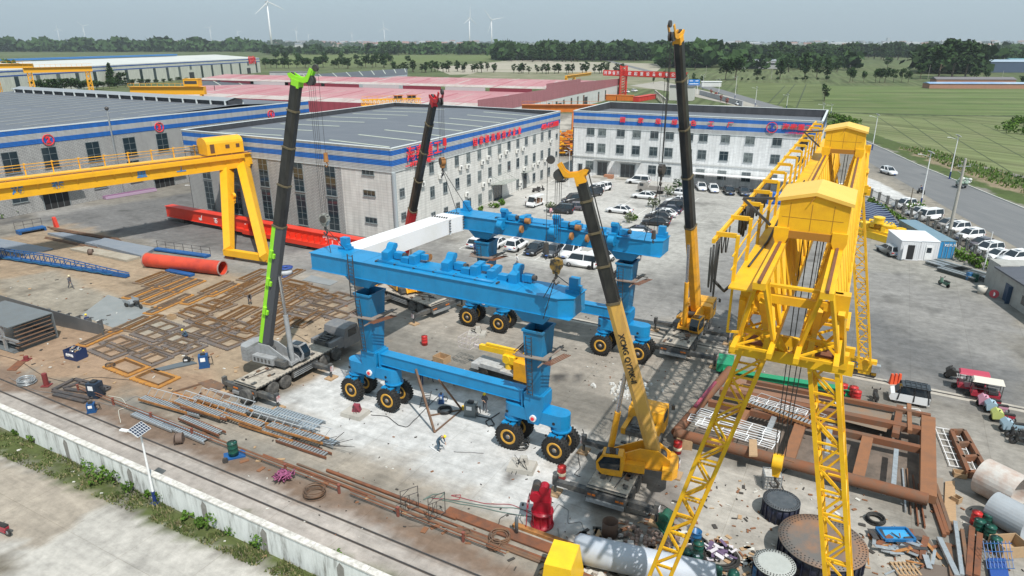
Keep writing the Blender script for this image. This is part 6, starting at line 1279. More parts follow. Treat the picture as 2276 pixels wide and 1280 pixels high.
for k in(-24.5,-17,-9.5,-4.2,1.8,6.9):m.add([U*k-V*.165+Vector((0,0,z))for z in(0,)]+[U*(k+.45)-V*.165,U*(k+.5)-V*.165+Vector((0,0,1.5)),U*(k+.2)-V*.165+Vector((0,0,1.75)),U*(k-.05)-V*.165+Vector((0,0,1.3))],[(0,1,2,3,4)])
m.build('cement_patch',M('cement_patch',(.22,.21,.19),.95,0,((.33,.32,.3),4,.6)),e)
LG='long rusty sections lying along the crane rail strip'
def strip(u0,u1,off,w,h,z,mat,label,kind='bar',name='steel_section'):
 a=w0+U*u0+V*off;b=w0+U*u1+V*off;m=MB();a.z=b.z=z
 if kind=='pipe':m.cyl(a,b,w,n=10)
 else:m.bar(a,b,w,h)
 return single(m,name,mat,label,'steel section',LG)
e=empty('pipe_rail',w0+V*6.3,0,'long reddish pipe barrier on short posts between the rail strip and the yard','barrier')
m=MB()
for a,b in((-34,-24),(-24,-14),(-14.5,-4),(-3,9)):
 m.cyl(U*a+Vector((0,0,.6)),U*b+Vector((0,0,.6)),.04,n=8);m.cyl(U*a+Vector((0,0,.35)),U*b+Vector((0,0,.35)),.035,n=8)
m.build('rail',RUST,e)
for k in range(-34,10,5):m=MB();m.box(U*k+Vector((0,0,.35)),(.14,.14,.7),R(-28.6));m.box(U*k+Vector((0,0,.7)),(.2,.2,.05),R(-28.6));m.build('post',M('post_redbrown',(.22,.07,.05),.8),e)
for i,(u0,u1,off,w,z)in enumerate(((-12,-1.5,7.0,.10,.10),(-9,2.5,7.4,.08,.08),(-6.5,4.5,7.8,.12,.12),(-2,11,6.9,.09,.09),(1,14,7.3,.08,.08),(-20,-9.5,6.9,.06,.06))):
 strip(u0,u1,off,w,w,z,(RUST,RUSTD)[i%2],'brown pipe '+('nearest the solar lamp','beside the green drum','under the pink rope heap','ending near the scaffold frames','reaching the bottom edge of the photo','behind the coiled reel')[i],'pipe','steel_pipe')
for i,(u0,u1,off,w,h)in enumerate(((3.5,12,8.2,.8,.10),(5,15,7.2,.35,.1),(8,17,9.1,.35,.2),(12,15,5.6,.2,.08))):
 strip(u0,u1,off,w,h,h/2+.3*(i==0)*.2,(RUST,RUSTD,RUST2,WOOD)[i],('wide rusty plate bundle in front of the scaffold frames','dark rusty flat bars along the rail','orange rusty channel behind the wide plates','short plank beside the rails')[i])
def solar_lamp(p,h,head,label,arm=1.3,panel=1.0,blue=True,group=None,wid=.09):
 e=empty('street_lamp',p,head,label,'street lamp',group)
 m=MB();m.cyl((0,0,0),(0,0,h),wid,wid*.6,n=10);m.build('pole',WHITE,e)
 if blue:m=MB();m.cyl((0,0,0),(0,0,h*.17),wid*1.25,n=10);m.box((0,0,.03),(.5,.5,.06));m.build('pole_base',M('lamp_base_blue',(.01,.03,.15),.5),e)
 m=MB();m.bar((0,0,h*.93),(arm,0,h*.98),.06);m.box((arm+.25,0,h*.98),(.6,.22,.08));m.build('lamp_arm',WHITE,e)
 if panel:
  m=MB();s=panel;q=[(-s*.62,-s*.45),(s*.62,-s*.45),(s*.62,s*.45),(-s*.62,s*.45)];ay=Vector((-.55,0,.83)).cross(Vector((0,1,0)));m.extp([(p_[0],p_[1])for p_ in q],(0,0,h+.15),(0,1,0),(.85,0,.52),.05)
  for k in range(7):t=-s*.62+s*1.24*k/6;m.extp([(t-.012,-s*.45),(t+.012,-s*.45),(t+.012,s*.45),(t-.012,s*.45)],Vector((0,0,h+.15)),(0,1,0),(.85,0,.52),.07,1)
  for k in range(5):t=-s*.45+s*.9*k/4;m.extp([(-s*.62,t-.012),(s*.62,t-.012),(s*.62,t+.012),(-s*.62,t+.012)],Vector((0,0,h+.15)),(0,1,0),(.85,0,.52),.075,1)
  m.build('solar_panel',[M('solar_cell',(.03,.04,.07),.2),M('panel_grid',(.62,.64,.66),.5)],e)
 return e
solar_lamp(G(345,1118),5.5,R(165),'white solar street lamp with a tilted panel on the grass verge',1.0,.88)
pb=G(1255,1395);solar_lamp(Vector((6.4,24.6,0)),5.3,R(150),'solar panel of a lamp just cut off by the bottom edge',.8,.9)
def frame_proto(L,Wd,mats,bar=.24,cross=False,name='rectangular_flange'):
 e=empty(name,(0,0,0));m=MB();t=.10
 m.b2((-L/2,-Wd/2,.02),(L/2,-Wd/2+bar,t+.02));m.b2((-L/2,Wd/2-bar,.02),(L/2,Wd/2,t+.02));m.b2((-L/2,-Wd/2+bar,.02),(-L/2+bar,Wd/2-bar,t+.02));m.b2((L/2-bar,-Wd/2+bar,.02),(L/2,Wd/2-bar,t+.02))
 for k in range(9):m.box((-L/2+.25+k*(L-.5)/8,-Wd/2-.03,.07),(.14,.08,.09));m.box((-L/2+.25+k*(L-.5)/8,Wd/2+.03,.07),(.14,.08,.09))
 m.build('outer_frame',mats[0],e)
 m=MB();m.b2((-L/2+bar,-Wd/2+bar,.0),(L/2-bar,-Wd/2+bar+.05,.26));m.b2((-L/2+bar,Wd/2-bar-.05,.0),(L/2-bar,Wd/2-bar,.26));m.b2((-L/2+bar,-Wd/2+bar,.0),(-L/2+bar+.05,Wd/2-bar,.25));m.b2((L/2-bar-.05,-Wd/2+bar,.0),(L/2-bar,Wd/2-bar,.25))
 if cross:m.b2((-.04,-Wd/2+bar,.0),(.04,Wd/2-bar,.2))
 m.build('inner_web',mats[1],e);return e
OR=M('orange_rust_flange',(.44,.20,.035),.7,0,((.24,.12,.05),1.6,.8));BR=M('brown_flange',(.15,.115,.09),.85,0,((.24,.15,.08),2,.8));DKF=M('dark_flange',(.12,.105,.10),.8,0,((.2,.14,.1),2,.8))
pO=frame_proto(4.9,1.4,(OR,BR),.27);ORD=M('orange_rust_dull',(.24,.125,.045),.8,0,((.12,.07,.04),1.8,.8));pB=frame_proto(4.9,1.45,(BR,ORD),.27);pD=frame_proto(4.2,2.5,(DKF,BR),.42,True);pDo=frame_proto(4.0,2.4,(BR,ORD),.38,False)
for p_,cat_ in((pO,'narrow orange rusty steel frame'),(pB,'narrow brown steel frame'),(pD,'wide dark steel frame with a middle bar'),(pDo,'wide brown steel frame without a middle bar')):p_['category']='steel frame'
TV=ang(G(330,640),G(400,612));TU=R(-31)
def fr(px,py,pr,a,w=None):
 k={'O':pO,'B':pB,'D':pD,'P':pDo}[pr];nm_={'O':'narrow orange rusty steel frame lying flat in the rows on the ground','B':'narrow brown rusty steel frame lying flat in the rows on the ground','D':'wide dark steel frame with a middle bar lying flat on the ground','P':'wide brown open steel frame lying flat on the ground'}[pr]
 gr={'O':'narrow orange steel frames','B':'narrow brown steel frames','D':'wide dark barred steel frames','P':'wide brown open steel frames'}[pr]
 inst(k,G(px,py),TV if a=='v' else TU+R(((px*7+py)%9)-4),nm_,'steel frame',gr)
for x,y in((337,618),(357,625),(378,629),(398,633),(418,637)):fr(x,y,'B' if x in(337,357)else 'O','v')
for x,y in((316,650),(340,655),(362,662),(388,670),(443,662),(365,683),(495,645),(290,722),(225,750)):fr(x,y,'O','v')
for x,y in((323,719),(480,639),(540,640),(575,645),(625,652),(655,655),(665,668),(600,690),(618,702),(585,706),(540,700),(520,697),(562,612),(612,720),(638,725),(645,612),(560,628),(510,660),(505,672),(572,722),(690,710)):fr(x,y,'B','v')
for x,y in((362,726),(338,744),(438,738),(402,757),(272,764),(245,781),(375,775),(333,795),(485,678),(535,744),(690,660),(728,677),(762,662),(702,690),(668,694),(720,660),(650,640),(310,775),(475,745),(500,760),(455,715),(410,770),(745,700),(520,725)):fr(x,y,'D' if x not in(535,650,720,485)else 'P','u')
for x,y in((445,690),(430,700),(470,722),(655,632),(690,645)):fr(x,y,'P','u')
for i,(x,y)in enumerate(((282,817),(345,842))):
 e=copy_tree(pDo);e.location=G(x,y);e.rotation_euler=(0,0,TU+R(3*i));tag(e,('bright orange steel frame in the foreground above the dark plates','bright orange steel frame next to the stack of stair flights')[i],'steel frame')
 for c in e.children:
  if c.name.startswith('outer'):c.data=c.data.copy();c.data.materials[0]=OR
m=MB()
for a,b in(((118,866),(165,842)),((165,842),(243,862)),((118,868),(200,885)),((140,862),(178,850)),((178,850),(215,860)),((145,864),(205,872)),((200,885),(243,862)),((120,876),(190,893))):pxbar(m,a,b,.38,.14,za=.1)
single(m,'scrap_blanks',M('blackened_steel',(.05,.048,.05),.7,0,((.14,.1,.08),2,.6)),'heap of blackened cut out frames beside the blue welding set','scrap frame')
def plate(name,pts,mat,label,z=.06,cat='steel plate',z0=0):
 m=MB();P_=[G(x,y,z)for x,y in pts];c=sum(P_,Vector())/len(P_);m.ext([(p.x-c.x,p.y-c.y)for p in P_],z0,z);return tag(m.build(name,mat,None,(c.x,c.y,0)),label,cat)
BGP=M('blue_grey_plate',(.20,.235,.28),.5,.1,((.32,.33,.34),.8,.5,(1,4,1)))
plate('steel_plate',((105,517),(140,516),(250,535),(215,545)),BGP,'blue grey steel plate at the far end of the plate stack, left yard',.35)
plate('steel_plate',((205,540),(232,528),(345,550),(315,568)),BGP,'blue grey steel plate reaching behind the red tube',.45)
plate('steel_plate',((-60,545),(0,530),(118,552),(60,566)),BGP,'pale grey steel plate behind the blue lattice gangway',.2)
plate('steel_plate',((155,552),(190,547),(312,570),(280,578)),M('dusty_plate',(.36,.33,.27),.8,0,((.22,.18,.13),1,.6)),'sand coloured plate with rusty edges in front of the red tube',.3)
plate('steel_plate',((180,700),(240,655),(345,690),(250,728)),M('bare_plate',(.25,.27,.27),.5,.2,((.33,.34,.34),.6,.6)),'large bare steel plates on the ground under the cargo tricycle',.02)
plate('steel_plate',((672,622),(692,611),(752,625),(733,634)),M('bare_plate',(.25,.27,.27)),'grey ground plate left of the near blue beam end',.05)
plate('steel_plate',((440,850),(470,842),(540,870),(500,885)),RUSTD,'dark rusty ground plate beside the stair flights',.05)
plate('steel_plate',((15,822),(40,801),(57,803),(35,823)),RUST,'small red rusty plate at the left edge',.05)
GP2=M('blue_grey_strip',(.10,.12,.135),.6);plate('steel_plate',((327,823),(420,800),(438,806),(345,826)),GP2,'long tapered dark grey strip pointing at the blue welding cabinet',.12)
m=MB()
for k in range(5):pxbar(m,(106+k*4,504+k*2),(262+k*2,530+k*1.5),.22,.14,za=.12+.12*(k%2))
single(m,'timber',[RUSTD],'stack of brown timbers and bars behind the blue grey plates','timber stack')
m=MB();pxbar(m,(102,527),(215,551),.25,.2,za=.1);pxbar(m,(100,529),(310,573),.2,.16,za=.05);single(m,'steel_section',RUSTD,'long dark rusty section under the blue grey plates','steel section')
a,b=G(322,590,.95),G(500,613,.95);a=Vector((*G(330,592)[:2],.95));b=Vector((*G(497,611)[:2],.95));e=empty('steel_tube',(a+b)/2-Vector((0,0,.95)),0,'large red painted steel tube lying on the left yard','tube');o_=e.location
m=MB();m.pipe(a-o_,b-o_,.92,.05,32,0)
d_=(b-a).normalized()
RT_=M('tube_red',(.62,.07,.03),.45,0,((.30,.03,.025),.35,.75,(1,1,1)))
m.build('shell',RT_,e);m=MB()
for t in(0,1):q=a.lerp(b,t)-o_;m.pipe(q-d_*.06,q+d_*.06,1.03,.14,32)
m.build('flange',M('tube_flange',(.33,.2,.17),.6,0,((.4,.38,.36),3,.6)),e)
m=MB();q=Vector((*G(331,590)[:2],.3));m.cyl(q-V*.4-U*.0,q+V*.4,.3,n=14);single(m,'wooden_roller',[WOOD],'short wooden roller under the left end of the red tube','roller')
BG=M('gangway_blue',(.012,.10,.30),.5,0,((.02,.05,.12),1.5,.5))
A_,B_=G(-10,572),G(284,617);L_=(B_-A_).length;h_=ang(A_,B_);e=empty('gangway',A_,h_,'long blue lattice gangway lying on its side, left yard','gangway');m=MB()
m.b2((-3,-.35,.1),(L_,.35,.42));
for s_ in(-1,1):
 y=s_*.3;m.bar((-3,y,1.35),(L_*.42,y,1.5),.1);m.bar((L_*.42,y,1.5),(L_,y,.55),.1)
 n_=13
 for k in range(n_):
  x=L_*k/n_;zt=1.4 if x<L_*.42 else 1.5-(x/L_-.42)/.58*.95;m.bar((x,y,.4),(x,y,zt),.09);m.bar((x,y,.4),(x+.9,y*1.0,max(.5,zt-.1)),.06)if k<n_-1 else None
m.build('lattice',BG,e);m=MB();m.tube([(k*1.2-1,-.42-.08*(k%2),.35-.12*(k%2))for k in range(int(L_/1.2))],.05);m.build('cable',M('cable_teal',(.02,.12,.2),.5),e)
def railed(px0,px1,w,label,rail=True,z=.35,hgt=1.0):
 A_,B_=G(*px0),G(*px1);L_=(B_-A_).length;e=empty('platform',A_,ang(A_,B_),label,'platform');m=MB();m.b2((0,-w/2,z-.2),(L_,w/2,z));m.b2((0,-w/2,.0),(.3,w/2,z-.2));m.b2((L_-.3,-w/2,0),(L_,w/2,z-.2));m.build('deck',BG,e)
 if rail:
  m=MB();n_=max(3,int(L_/1.5))
  for k in range(n_+1):m.bar((L_*k/n_,w/2,z),(L_*k/n_,w/2,z+hgt),.05)
  for t in(.5,1):m.bar((0,w/2,z+hgt*t),(L_,w/2,z+hgt*t),.04)
  m.build('railing',STEEL,e)
railed((345,556),(463,572),1.0,'long low blue platform with a thin railing behind the red tube');railed((40,521),(100,510),1.6,'small blue platform with upright posts near the far left kerb',True,.6,1.2);railed((373,603),(428,614),.8,'short blue channel platform in front of the red tube',False,.3)
m=MB();m.extp([(0,0),(.8,0),(.3,1.6),(0,1.7)],G(123,504),U,(0,0,1),.5);single(m,'bracket',M('bracket_red',(.6,.05,.03),.5),'upright red steel bracket at the corner of the swept yard','bracket')
DG=M('primer_grey',(.10,.105,.11),.5,.1,((.16,.16,.16),.5,.6));A_,B_=G(-40,688),G(231,745);L_=(B_-A_).length;e=empty('plate_girder',A_,ang(A_,B_),'long dark grey plate girder standing on edge with stiffener brackets, left edge','girder')
m=MB();m.extp([(0,0),(L_,0),(L_-.1,1.2),(0,2.6)],(0,0,0),(1,0,0),(0,0,1),.08);m.build('web',DG,e);m=MB()
for k in range(12):x=.8+k*(L_-1.5)/11;m.box((x,.35,.9),(.08,.6,1.1));m.box((x+.2,.6,1.45),(.4,.12,.08))
m.build('stiffener',DG,e)
A_=G(40,755);e=empty('steel_box_section',A_,ang(G(-20,720),G(85,750)),'open ended dark steel box section with inner frames at the left edge','box section')
m=MB();m.b2((-5,-2.2,2.7),(3.2,2.2,2.78));m.b2((-5,-2.2,0),(3.2,2.2,.08));m.b2((3.0,-2.2,.08),(3.1,2.2,.3));m.b2((-5,2.1,.08),(3.2,2.2,2.7));m.build('plate',M('primer_plate',(.15,.17,.18),.5,.1,((.12,.12,.12),.8,.5)),e)
m=MB()
for x in(-4,-1.2,1.5):m.b2((x,-2.1,.08),(x+.3,-1.9,2.7));m.b2((x,-2.1,1.3),(x+2.6,-1.95,1.5))
m.b2((-5,-1.5,.5),(3,1.9,.6));m.build('inner_frame',GALV,e);m=MB()
for k in range(6):m.b2((3.0,-1.9+k*.05,.45+k*.4),(3.45-k*.06,1.9,.5+k*.4))
m.build('rib',RUSTD,e)
def stair_proto(L,w,name,rungmat,sidemat,hand=True):
 e=empty(name,(0,0,0));m=MB()
 for s_ in(-1,1):m.b2((0,s_*w/2-.04,.1),(L,s_*w/2+.04,.28))
 m.build('stringer',sidemat,e);m=MB();n_=int(L/.28)
 for k in range(n_):m.box((.14+k*.28,0,.24),(.16,w-.08,.05))
 m.build('tread',rungmat,e)
 if hand:
  m=MB();
  for k in range(0,n_,3):m.bar((.2+k*.28,w/2,.28),(.75+k*.28,w/2+.1,1.05),.045)
  m.bar((.75,w/2+.1,1.05),(L+.3,w/2+.1,1.05),.045);m.build('handrail',M('bright_steel_rail',(.62,.64,.65),.4,.4),e)
 e['category']='stair flight';return e
s1=stair_proto(5.6,.75,'stair_flight',GALV,RUST2);s2=stair_proto(5.2,.7,'stair_flight',M('blue_grey_tread',(.34,.40,.45),.5,.3),GALV,False);s3=stair_proto(5.0,.6,'ladder',GALV,RUST,False)
SG='galvanised stair flights thrown in a heap'
for i,(k,x,y,x2,y2,z,l)in enumerate(((s1,318,892,470,935,.2,'white railed stair flight at the far left end of the heap'),(s1,395,905,540,955,.5,'white railed stair flight second from the left in the heap'),(s2,300,922,370,950,0,'blue grey stair flight lying flat left of the heap'),(s2,368,945,440,975,0,'blue grey stair flight nearest the rail strip'),(s3,405,935,465,960,.15,'short white ladder in front of the blue grey flights'),(s1,480,925,630,975,.4,'white railed stair flight in the middle of the heap'),(s2,510,905,660,950,.1,'galvanised stair flight at the back of the heap'),(s1,540,945,690,992,.1,'brown sided stair flight at the front middle of the heap'),(s2,595,935,745,980,.4,'blue grey stair flight on top near the right end'),(s3,620,980,715,1012,0,'brown sided ladder at the right front of the heap'),(s2,640,955,760,1000,.1,'galvanised stair flight at the right end of the heap'),(s1,430,890,520,915,.1,'stair flight lying at the back left of the heap'),(s2,350,900,440,925,.1,'galvanised stair flight under the leftmost railed flight'),(s1,450,905,590,950,.7,'white railed stair flight lying across the middle of the heap'),(s2,560,925,700,962,.6,'galvanised stair flight across the right middle of the heap'),(s3,410,915,520,945,.4,'ladder showing between the railed flights on the left'),(s2,610,915,740,955,.05,'galvanised stair flight along the back right of the heap'),(s1,600,960,735,1000,.5,'railed stair flight along the front right of the heap'))):
 p,q=G(x,y),G(x2,y2);p.z=z;inst(k,p,ang(p,q),l,'stair flight',SG)
m=MB();r_=random.Random(4)
for k in range(14):x=600+k*11;pxbar(m,(x,965+k*2),(x+r_.uniform(30,55),950+k*3+r_.uniform(-12,12)),.03,za=.3,zb=.9)
m.bar(G(735,985,.1),G(765,960,1.0),.04);single(m,'railing',[STEEL],'tangle of thin dark railings at the right end of the stair heap','railing')
m=MB();pxbar(m,(385,873),(480,900),.25,.14,za=.07);single(m,'steel_section',RUST2,'orange rusty channel on the ground behind the stair heap','steel section')
m=MB();pxbar(m,(382,872),(445,853),.15,.12,za=.07);single(m,'steel_section',RUSTD,'thin dark section meeting the orange rusty channel','steel section')
def drum(px,py,body,lid,label,h=.88,r=.29,band=None,group=None,open_=False,z=0,name='oil_drum',cat='drum'):
 p=G(px,py);p.z=z;e=empty(name,p,(px*.37)%3,label,cat,group);m=MB();prof=[(r,0),(r,h*.31),(r+.015,h*.33),(r,h*.35),(r,h*.64),(r+.015,h*.66),(r,h*.68),(r,h-.02),(r+.015,h)]
 if open_:prof+=[(r-.02,h),(r-.02,.05),(0,.05)]
 m.lathe(prof,n=18);m.build('body',body,e)
 if not open_:m=MB();m.lathe([(r+.01,h-.03),(r-.01,h-.02),(0,h-.02)],n=18);m.cyl((r*.6,0,h-.02),(r*.6,0,h+.02),.04,n=8);m.build('lid',lid,e)
 if 'white paper' in label:m=MB();m.box((0,.05,h),(.2,.16,.02),.4);m.build('paper',WHITE,e)
 if 'tilted' in label:e.rotation_euler=(.3,-.25,.5)
 if band:m=MB();m.lathe([(r+.005,h*.3),(r+.018,h*.31),(r+.018,h*.55),(r+.005,h*.56)],n=18);m.build('label_band',band,e)
 return e
DR=M('drum_red',(.55,.03,.03),.4,0,((.3,.03,.02),3,.4));DGn=M('drum_green',(.01,.085,.06),.4,0,((.02,.03,.03),3,.5));DBl=M('drum_blue',(.02,.12,.28),.4);DLid=M('drum_lid_teal',(.08,.22,.22),.4,0,((.3,.32,.3),3,.6));CRM=M('drum_band_cream',(.65,.58,.42),.6);DLp=M('drum_lid_red',(.6,.12,.12),.4)
drum(944,766,DR,DLp,'red oil drum standing alone under the blue lift',.95,.31);drum(1248,1062,DR,DLp,'red oil drum with a cream band beside the nearest big tyre',.95,.31,CRM);drum(1505,1006,DR,DLp,'red oil drum with a cream band beside the wooden crate',.95,.31,CRM)
drum(1871,878,DR,DLp,'red drum behind the right lattice leg',1.05,.36);drum(1894,884,DR,DLp,'red drum farther back of the two next to the lattice leg',1.05,.36);drum(1901,893,DR,DLp,'red drum nearer the camera of the two by the lattice leg',1.05,.36)
drum(2166,1164,DR,DLp,'red drum beside the open steel pipes at the right');
for x,y,l in((2172,1182,'green drum left of four beside the big pipes'),(2196,1195,'green drum second from left beside the big pipes'),(2190,1168,'green drum behind the other green drums at the right'),(2208,1222,'green drum nearest the cardboard box')):drum(x,y,DGn,DLid,l,group='green drums beside the big pipes',r=.31)
for x,y,l,lid_,op in((1546,1207,'open blue drum at the top of the lower drum cluster',None,True),(1550,1233,'green drum with an orange rusty lid',M('lid_orange',(.45,.24,.10),.7),False),(1525,1252,'green drum with a dark lid next to the lattice leg',BLACK,False),(1548,1262,'green drum with a white paper on its lid',DLid,False),(1532,1283,'green drum with a torn white paper, lower left',DLid,False),(1590,1290,'green drum in front of the tyre of rope',DLid,False),(1626,1292,'tilted green drum at the bottom edge',DLid,False),(1683,1288,'slim pale blue drum by the small perforated tank',M('lid_pale_blue',(.25,.42,.6),.4),False)):drum(x,y,DBl if 'blue' in l else DGn,lid_,l,.9,.31,open_=op)
e=drum(520,1013,DGn,DLid,'dark green drum standing on a small blue trolley near the strip',1.15,.36);m=MB();m.b2((-.7,-.5,-.02),(.8,.5,.1));m.cyl((-.6,-.6,.2),(-.6,-.8,.2),.2,n=12,mi=1);m.build('trolley',[BG,STEEL],e)
m=MB();q=G(1355,1188);m.lathe([(.5,0),(.5,1.0),(.46,1.0),(.46,.1),(0,.1)],q,n=22);single(m,'bucket',M('brown_barrel',(.10,.055,.035),.7,0,((.05,.04,.03),2,.6)),'big open brown barrel near the truck crane outrigger','barrel')
m=MB();q=G(1478,1175);m.box(q+Vector((0,0,.5)),(.6,.9,.9),.3);m.cyl(q+Vector((-.2,-.3,1.0)),q+Vector((.2,.3,1.0)),.32,n=12);m.box(q+Vector((0,0,.08)),(.8,1.1,.16),.3);single(m,'compressor',M('machine_green',(.015,.10,.06),.5,0,((.02,.03,.02),2,.7)),'small dark green machine left of the leaning lattice leg','machine')
def tank(px,py,r,h,top,label,ribs=18):
 p=G(px,py);e=empty('flanged_tank',p,.3,label,'tank');m=MB();m.lathe([(r*.93,0),(r*.93,h)],n=40)
 for k in range(ribs):t=2*math.pi*k/ribs;m.box((r*.955*math.cos(t),r*.955*math.sin(t),h/2),(.10,.05,h),t)
 m.build('shell',M('tank_navy',(.012,.016,.04),.45,0,((.04,.04,.05),1,.6)),e)
 m=MB();m.lathe([(r*.9,h),(r*1.0,h),(r*1.0,h+.06),(r*.7,h+.07),(0,h+.07)],n=44);m.build('lid',top,e)
 m=MB()
 for rr in((r*.93,44),(r*.83,36))if r<2 else((r*.95,70),(r*.88,60),(r*.8,50)):
  for k in range(rr[1]):t=2*math.pi*k/rr[1];m.cyl((rr[0]*math.cos(t),rr[0]*math.sin(t),h+.071),(rr[0]*math.cos(t),rr[0]*math.sin(t),h+.078),.045,n=6)
 m.build('bolt_hole',DARKIN,e);return e
tank(1732,1145,1.15,1.15,M('lid_dark',(.055,.065,.075),.5,0,((.12,.13,.14),2,.6)),'medium dark flanged tank under the tall gantry hook');tank(1820,1245,2.45,1.35,M('lid_rusty',(.13,.12,.11),.6,0,((.33,.15,.06),.45,.8)),'huge low round tank with a rust streaked perforated lid',30)
tank(1716,1287,1.15,1.1,M('lid_pale',(.40,.42,.40),.5,0,((.3,.32,.3),2,.5)),'small tank with a pale perforated lid at the bottom')
e=empty('steel_framework',G(1800,1000),0,'big rusty steel framework of heavy beams lying under the tall yellow gantry','steel framework');o_=Vector(e.location)
def beam(a,b,w,h,z,mat,nm='beam'):
 m=MB();A_,B_=G(*a,z),G(*b,z);m.bar(A_-o_,B_-o_,w,h);return m.build(nm,mat,e)
def pbeam(a,b,r,z,mat):m=MB();m.cyl(G(*a,z)-o_,G(*b,z)-o_,r,n=14);return m.build('beam',mat,e)
RB=M('beam_rust',(.19,.075,.035),.85,0,((.12,.085,.06),1.1,.8),.3);RB2=M('beam_rust_orange',(.25,.11,.05),.85,0,((.18,.09,.05),1.1,.8),.3)
pbeam((1500,962),(2062,1110),.42,.9,RB);pbeam((1502,962),(1622,822),.38,.9,RB);beam((1600,868),(2070,962),.6,.5,1.0,RB);beam((1660,846),(2068,925),.35,.35,1.2,RB)
beam((2062,932),(2062,1108),.95,.6,1.0,RB2);beam((1575,895),(2052,1000),.45,.5,1.0,RB);beam((1668,900),(1605,998),.6,.5,1.0,RB2);beam((1786,925),(1750,1030),.8,.5,1.0,RB2);beam((1928,975),(1905,1070),.75,.45,1.0,RB2);beam((1992,1000),(1985,1088),.3,.2,1.1,GALV);beam((1722,925),(1705,965),.4,.2,1.1,GALV);beam((1846,945),(1838,1010),.35,.2,1.1,GALV);beam((2000,905),(1990,968),.5,.4,1.0,RB)
beam((2020,900),(2022,960),.3,.3,1.2,RB2);beam((1590,850),(1545,905),.25,.25,1.3,M('beam_magenta',(.33,.06,.10),.6))
m=MB();P_=[G(x,y,.8)-o_ for x,y in((1868,880),(1990,902),(1970,960),(1872,935))];m.add(P_,[(0,1,2,3)]);m.build('deck_plate',M('deck_brown',(.20,.165,.13),.8,0,((.28,.16,.09),1,.7)),e)
m=MB();P_=[G(x,y,.6)-o_ for x,y in((1630,835),(1850,880),(1840,905),(1610,860))];m.add(P_,[(0,1,2,3)]);m.build('deck_plate',M('deck_red',(.25,.13,.08),.8,0,((.2,.15,.12),1,.7)),e)
m=MB();P_=[G(x,y,.05)-o_ for x,y in((1540,960),(1640,860),(2040,950),(2040,1090))];m.add(P_,[(0,1,2,3)]);m.build('scrap_floor',M('dirty_floor',(.17,.135,.11),.9,0,((.07,.06,.05),.8,.8)),e)
GRN=M('girder_green',(.012,.26,.12),.5,0,((.02,.15,.08),1,.4));A_,B_=G(1605,836),G(1893,882);e=empty('green_girder',A_,ang(A_,B_),'bright green girder with feet lying across behind the rusty framework','girder');L_=(B_-A_).length
m=MB();m.b2((0,-.25,.3),(L_,.25,.7));m.b2((0,-.4,.7),(L_,.4,.75));m.build('beam',GRN,e);
for x in(.4,L_*.5,L_-.4):m=MB();m.b2((x-.2,-.5,0),(x+.2,.5,.3));m.build('foot',GRN,e)
m=MB();m.b2((-.6,.25,.3),(.8,2.6,1.1));m.build('end_box',GRN,e)
def rail_proto(L,h):
 m=MB()
 for z in(0,h*.33,h*.66,h):m.bar((0,z,.04),(L,z+.1,.04),.05)
 for k in range(7):m.bar((L*k/6,0,.05),(L*k/6,h,.05),.05)
 return m
for i,(x,y,x2,y2,z,h)in enumerate(((1528,935,1728,985,1.4,1.1),(1548,920,1725,975,1.5,1.0),(1545,945,1715,1000,1.35,.9),(1860,905,2052,925,.3,1.0),(2078,950,2108,1035,.1,1.6),(1660,888,1790,925,1.6,.8))):
 p,q=G(x,y,z),G(x2,y2,z);m=rail_proto((q-p).length,h);o=m.build('white_railing',WHITE,None,p,ang(p,q));tag(o,'white welded railing '+('lying lowest on the left of the rusty framework','lying topmost on the left of the rusty framework','lying nearest the camera on the left of the rusty framework','lying on the ground behind the brown deck','lying at the right end of the rusty framework','beside the galvanised stair grid on the framework')[i],'railing')
p,q=G(1663,897,1.3),G(1785,940,1.3);e=inst(s1,p,ang(p,q),'galvanised stair flight resting on the rusty framework','stair flight')
m=MB();A_,B_,C_,D_=G(2112,968),G(2150,1062),G(2140,968),G(2190,1058)
for a,b in((A_,B_),(C_,D_),(A_,C_),(A_.lerp(B_,.33),C_.lerp(D_,.33)),(A_.lerp(B_,.66),C_.lerp(D_,.66)),(B_,D_)):m.bar(a+Vector((0,0,.3)),b+Vector((0,0,.3)),.28,.5)
single(m,'rusty_beam_ladder',RB,'rusty ladder shaped beam frame right of the white railing','steel frame');m=MB();pxbar(m,(2148,975),(2196,1065),.2,.25,za=.15);single(m,'steel_section',RB,'thin rusty beam leaning on the ladder shaped frame','steel section')
for i,(a,b,w,z,mt)in enumerate((((2062,1090),(2098,1195),.22,.15,RB),((2070,1085),(2105,1190),.22,.15,RB),((2078,1080),(2112,1185),.22,.15,RUSTD),((2005,1045),(2012,1140),.1,.1,GALV),((2015,1045),(2024,1145),.08,.1,RUSTD),((2028,1060),(2040,1170),.08,.1,RUST),((2040,1080),(2055,1175),.08,.1,RUST),((2085,1205),(2125,1290),.3,.3,GALV),((2120,1170),(2135,1290),.22,.35,GALV),((2136,1185),(2150,1290),.2,.25,RUSTD),((2158,1180),(2150,1290),.32,.3,RUST),((2175,1195),(2168,1290),.32,.3,RUST),((2105,1215),(2116,1290),.3,.2,RUSTD))):
 m=MB();A_,B_=G(*a),G(*b);m.bar(A_+Vector((0,0,z)),B_+Vector((0,0,z)),w,.2);single(m,'steel_section',mt,'long steel section in the right hand pile, '+('left of the three thick brown bars','middle of the three thick brown bars','right of the three thick brown bars','thin silver one under the framework','thin dark one under the framework','thin red one under the framework','outermost thin red one under the framework','wide silver one at the bottom edge','tall silver one beside the brown channels','dark one between silver and brown','left brown channel at the bottom','right brown channel at the bottom','short dark one at the bottom edge')[i],'steel section','steel sections piled at the lower right')
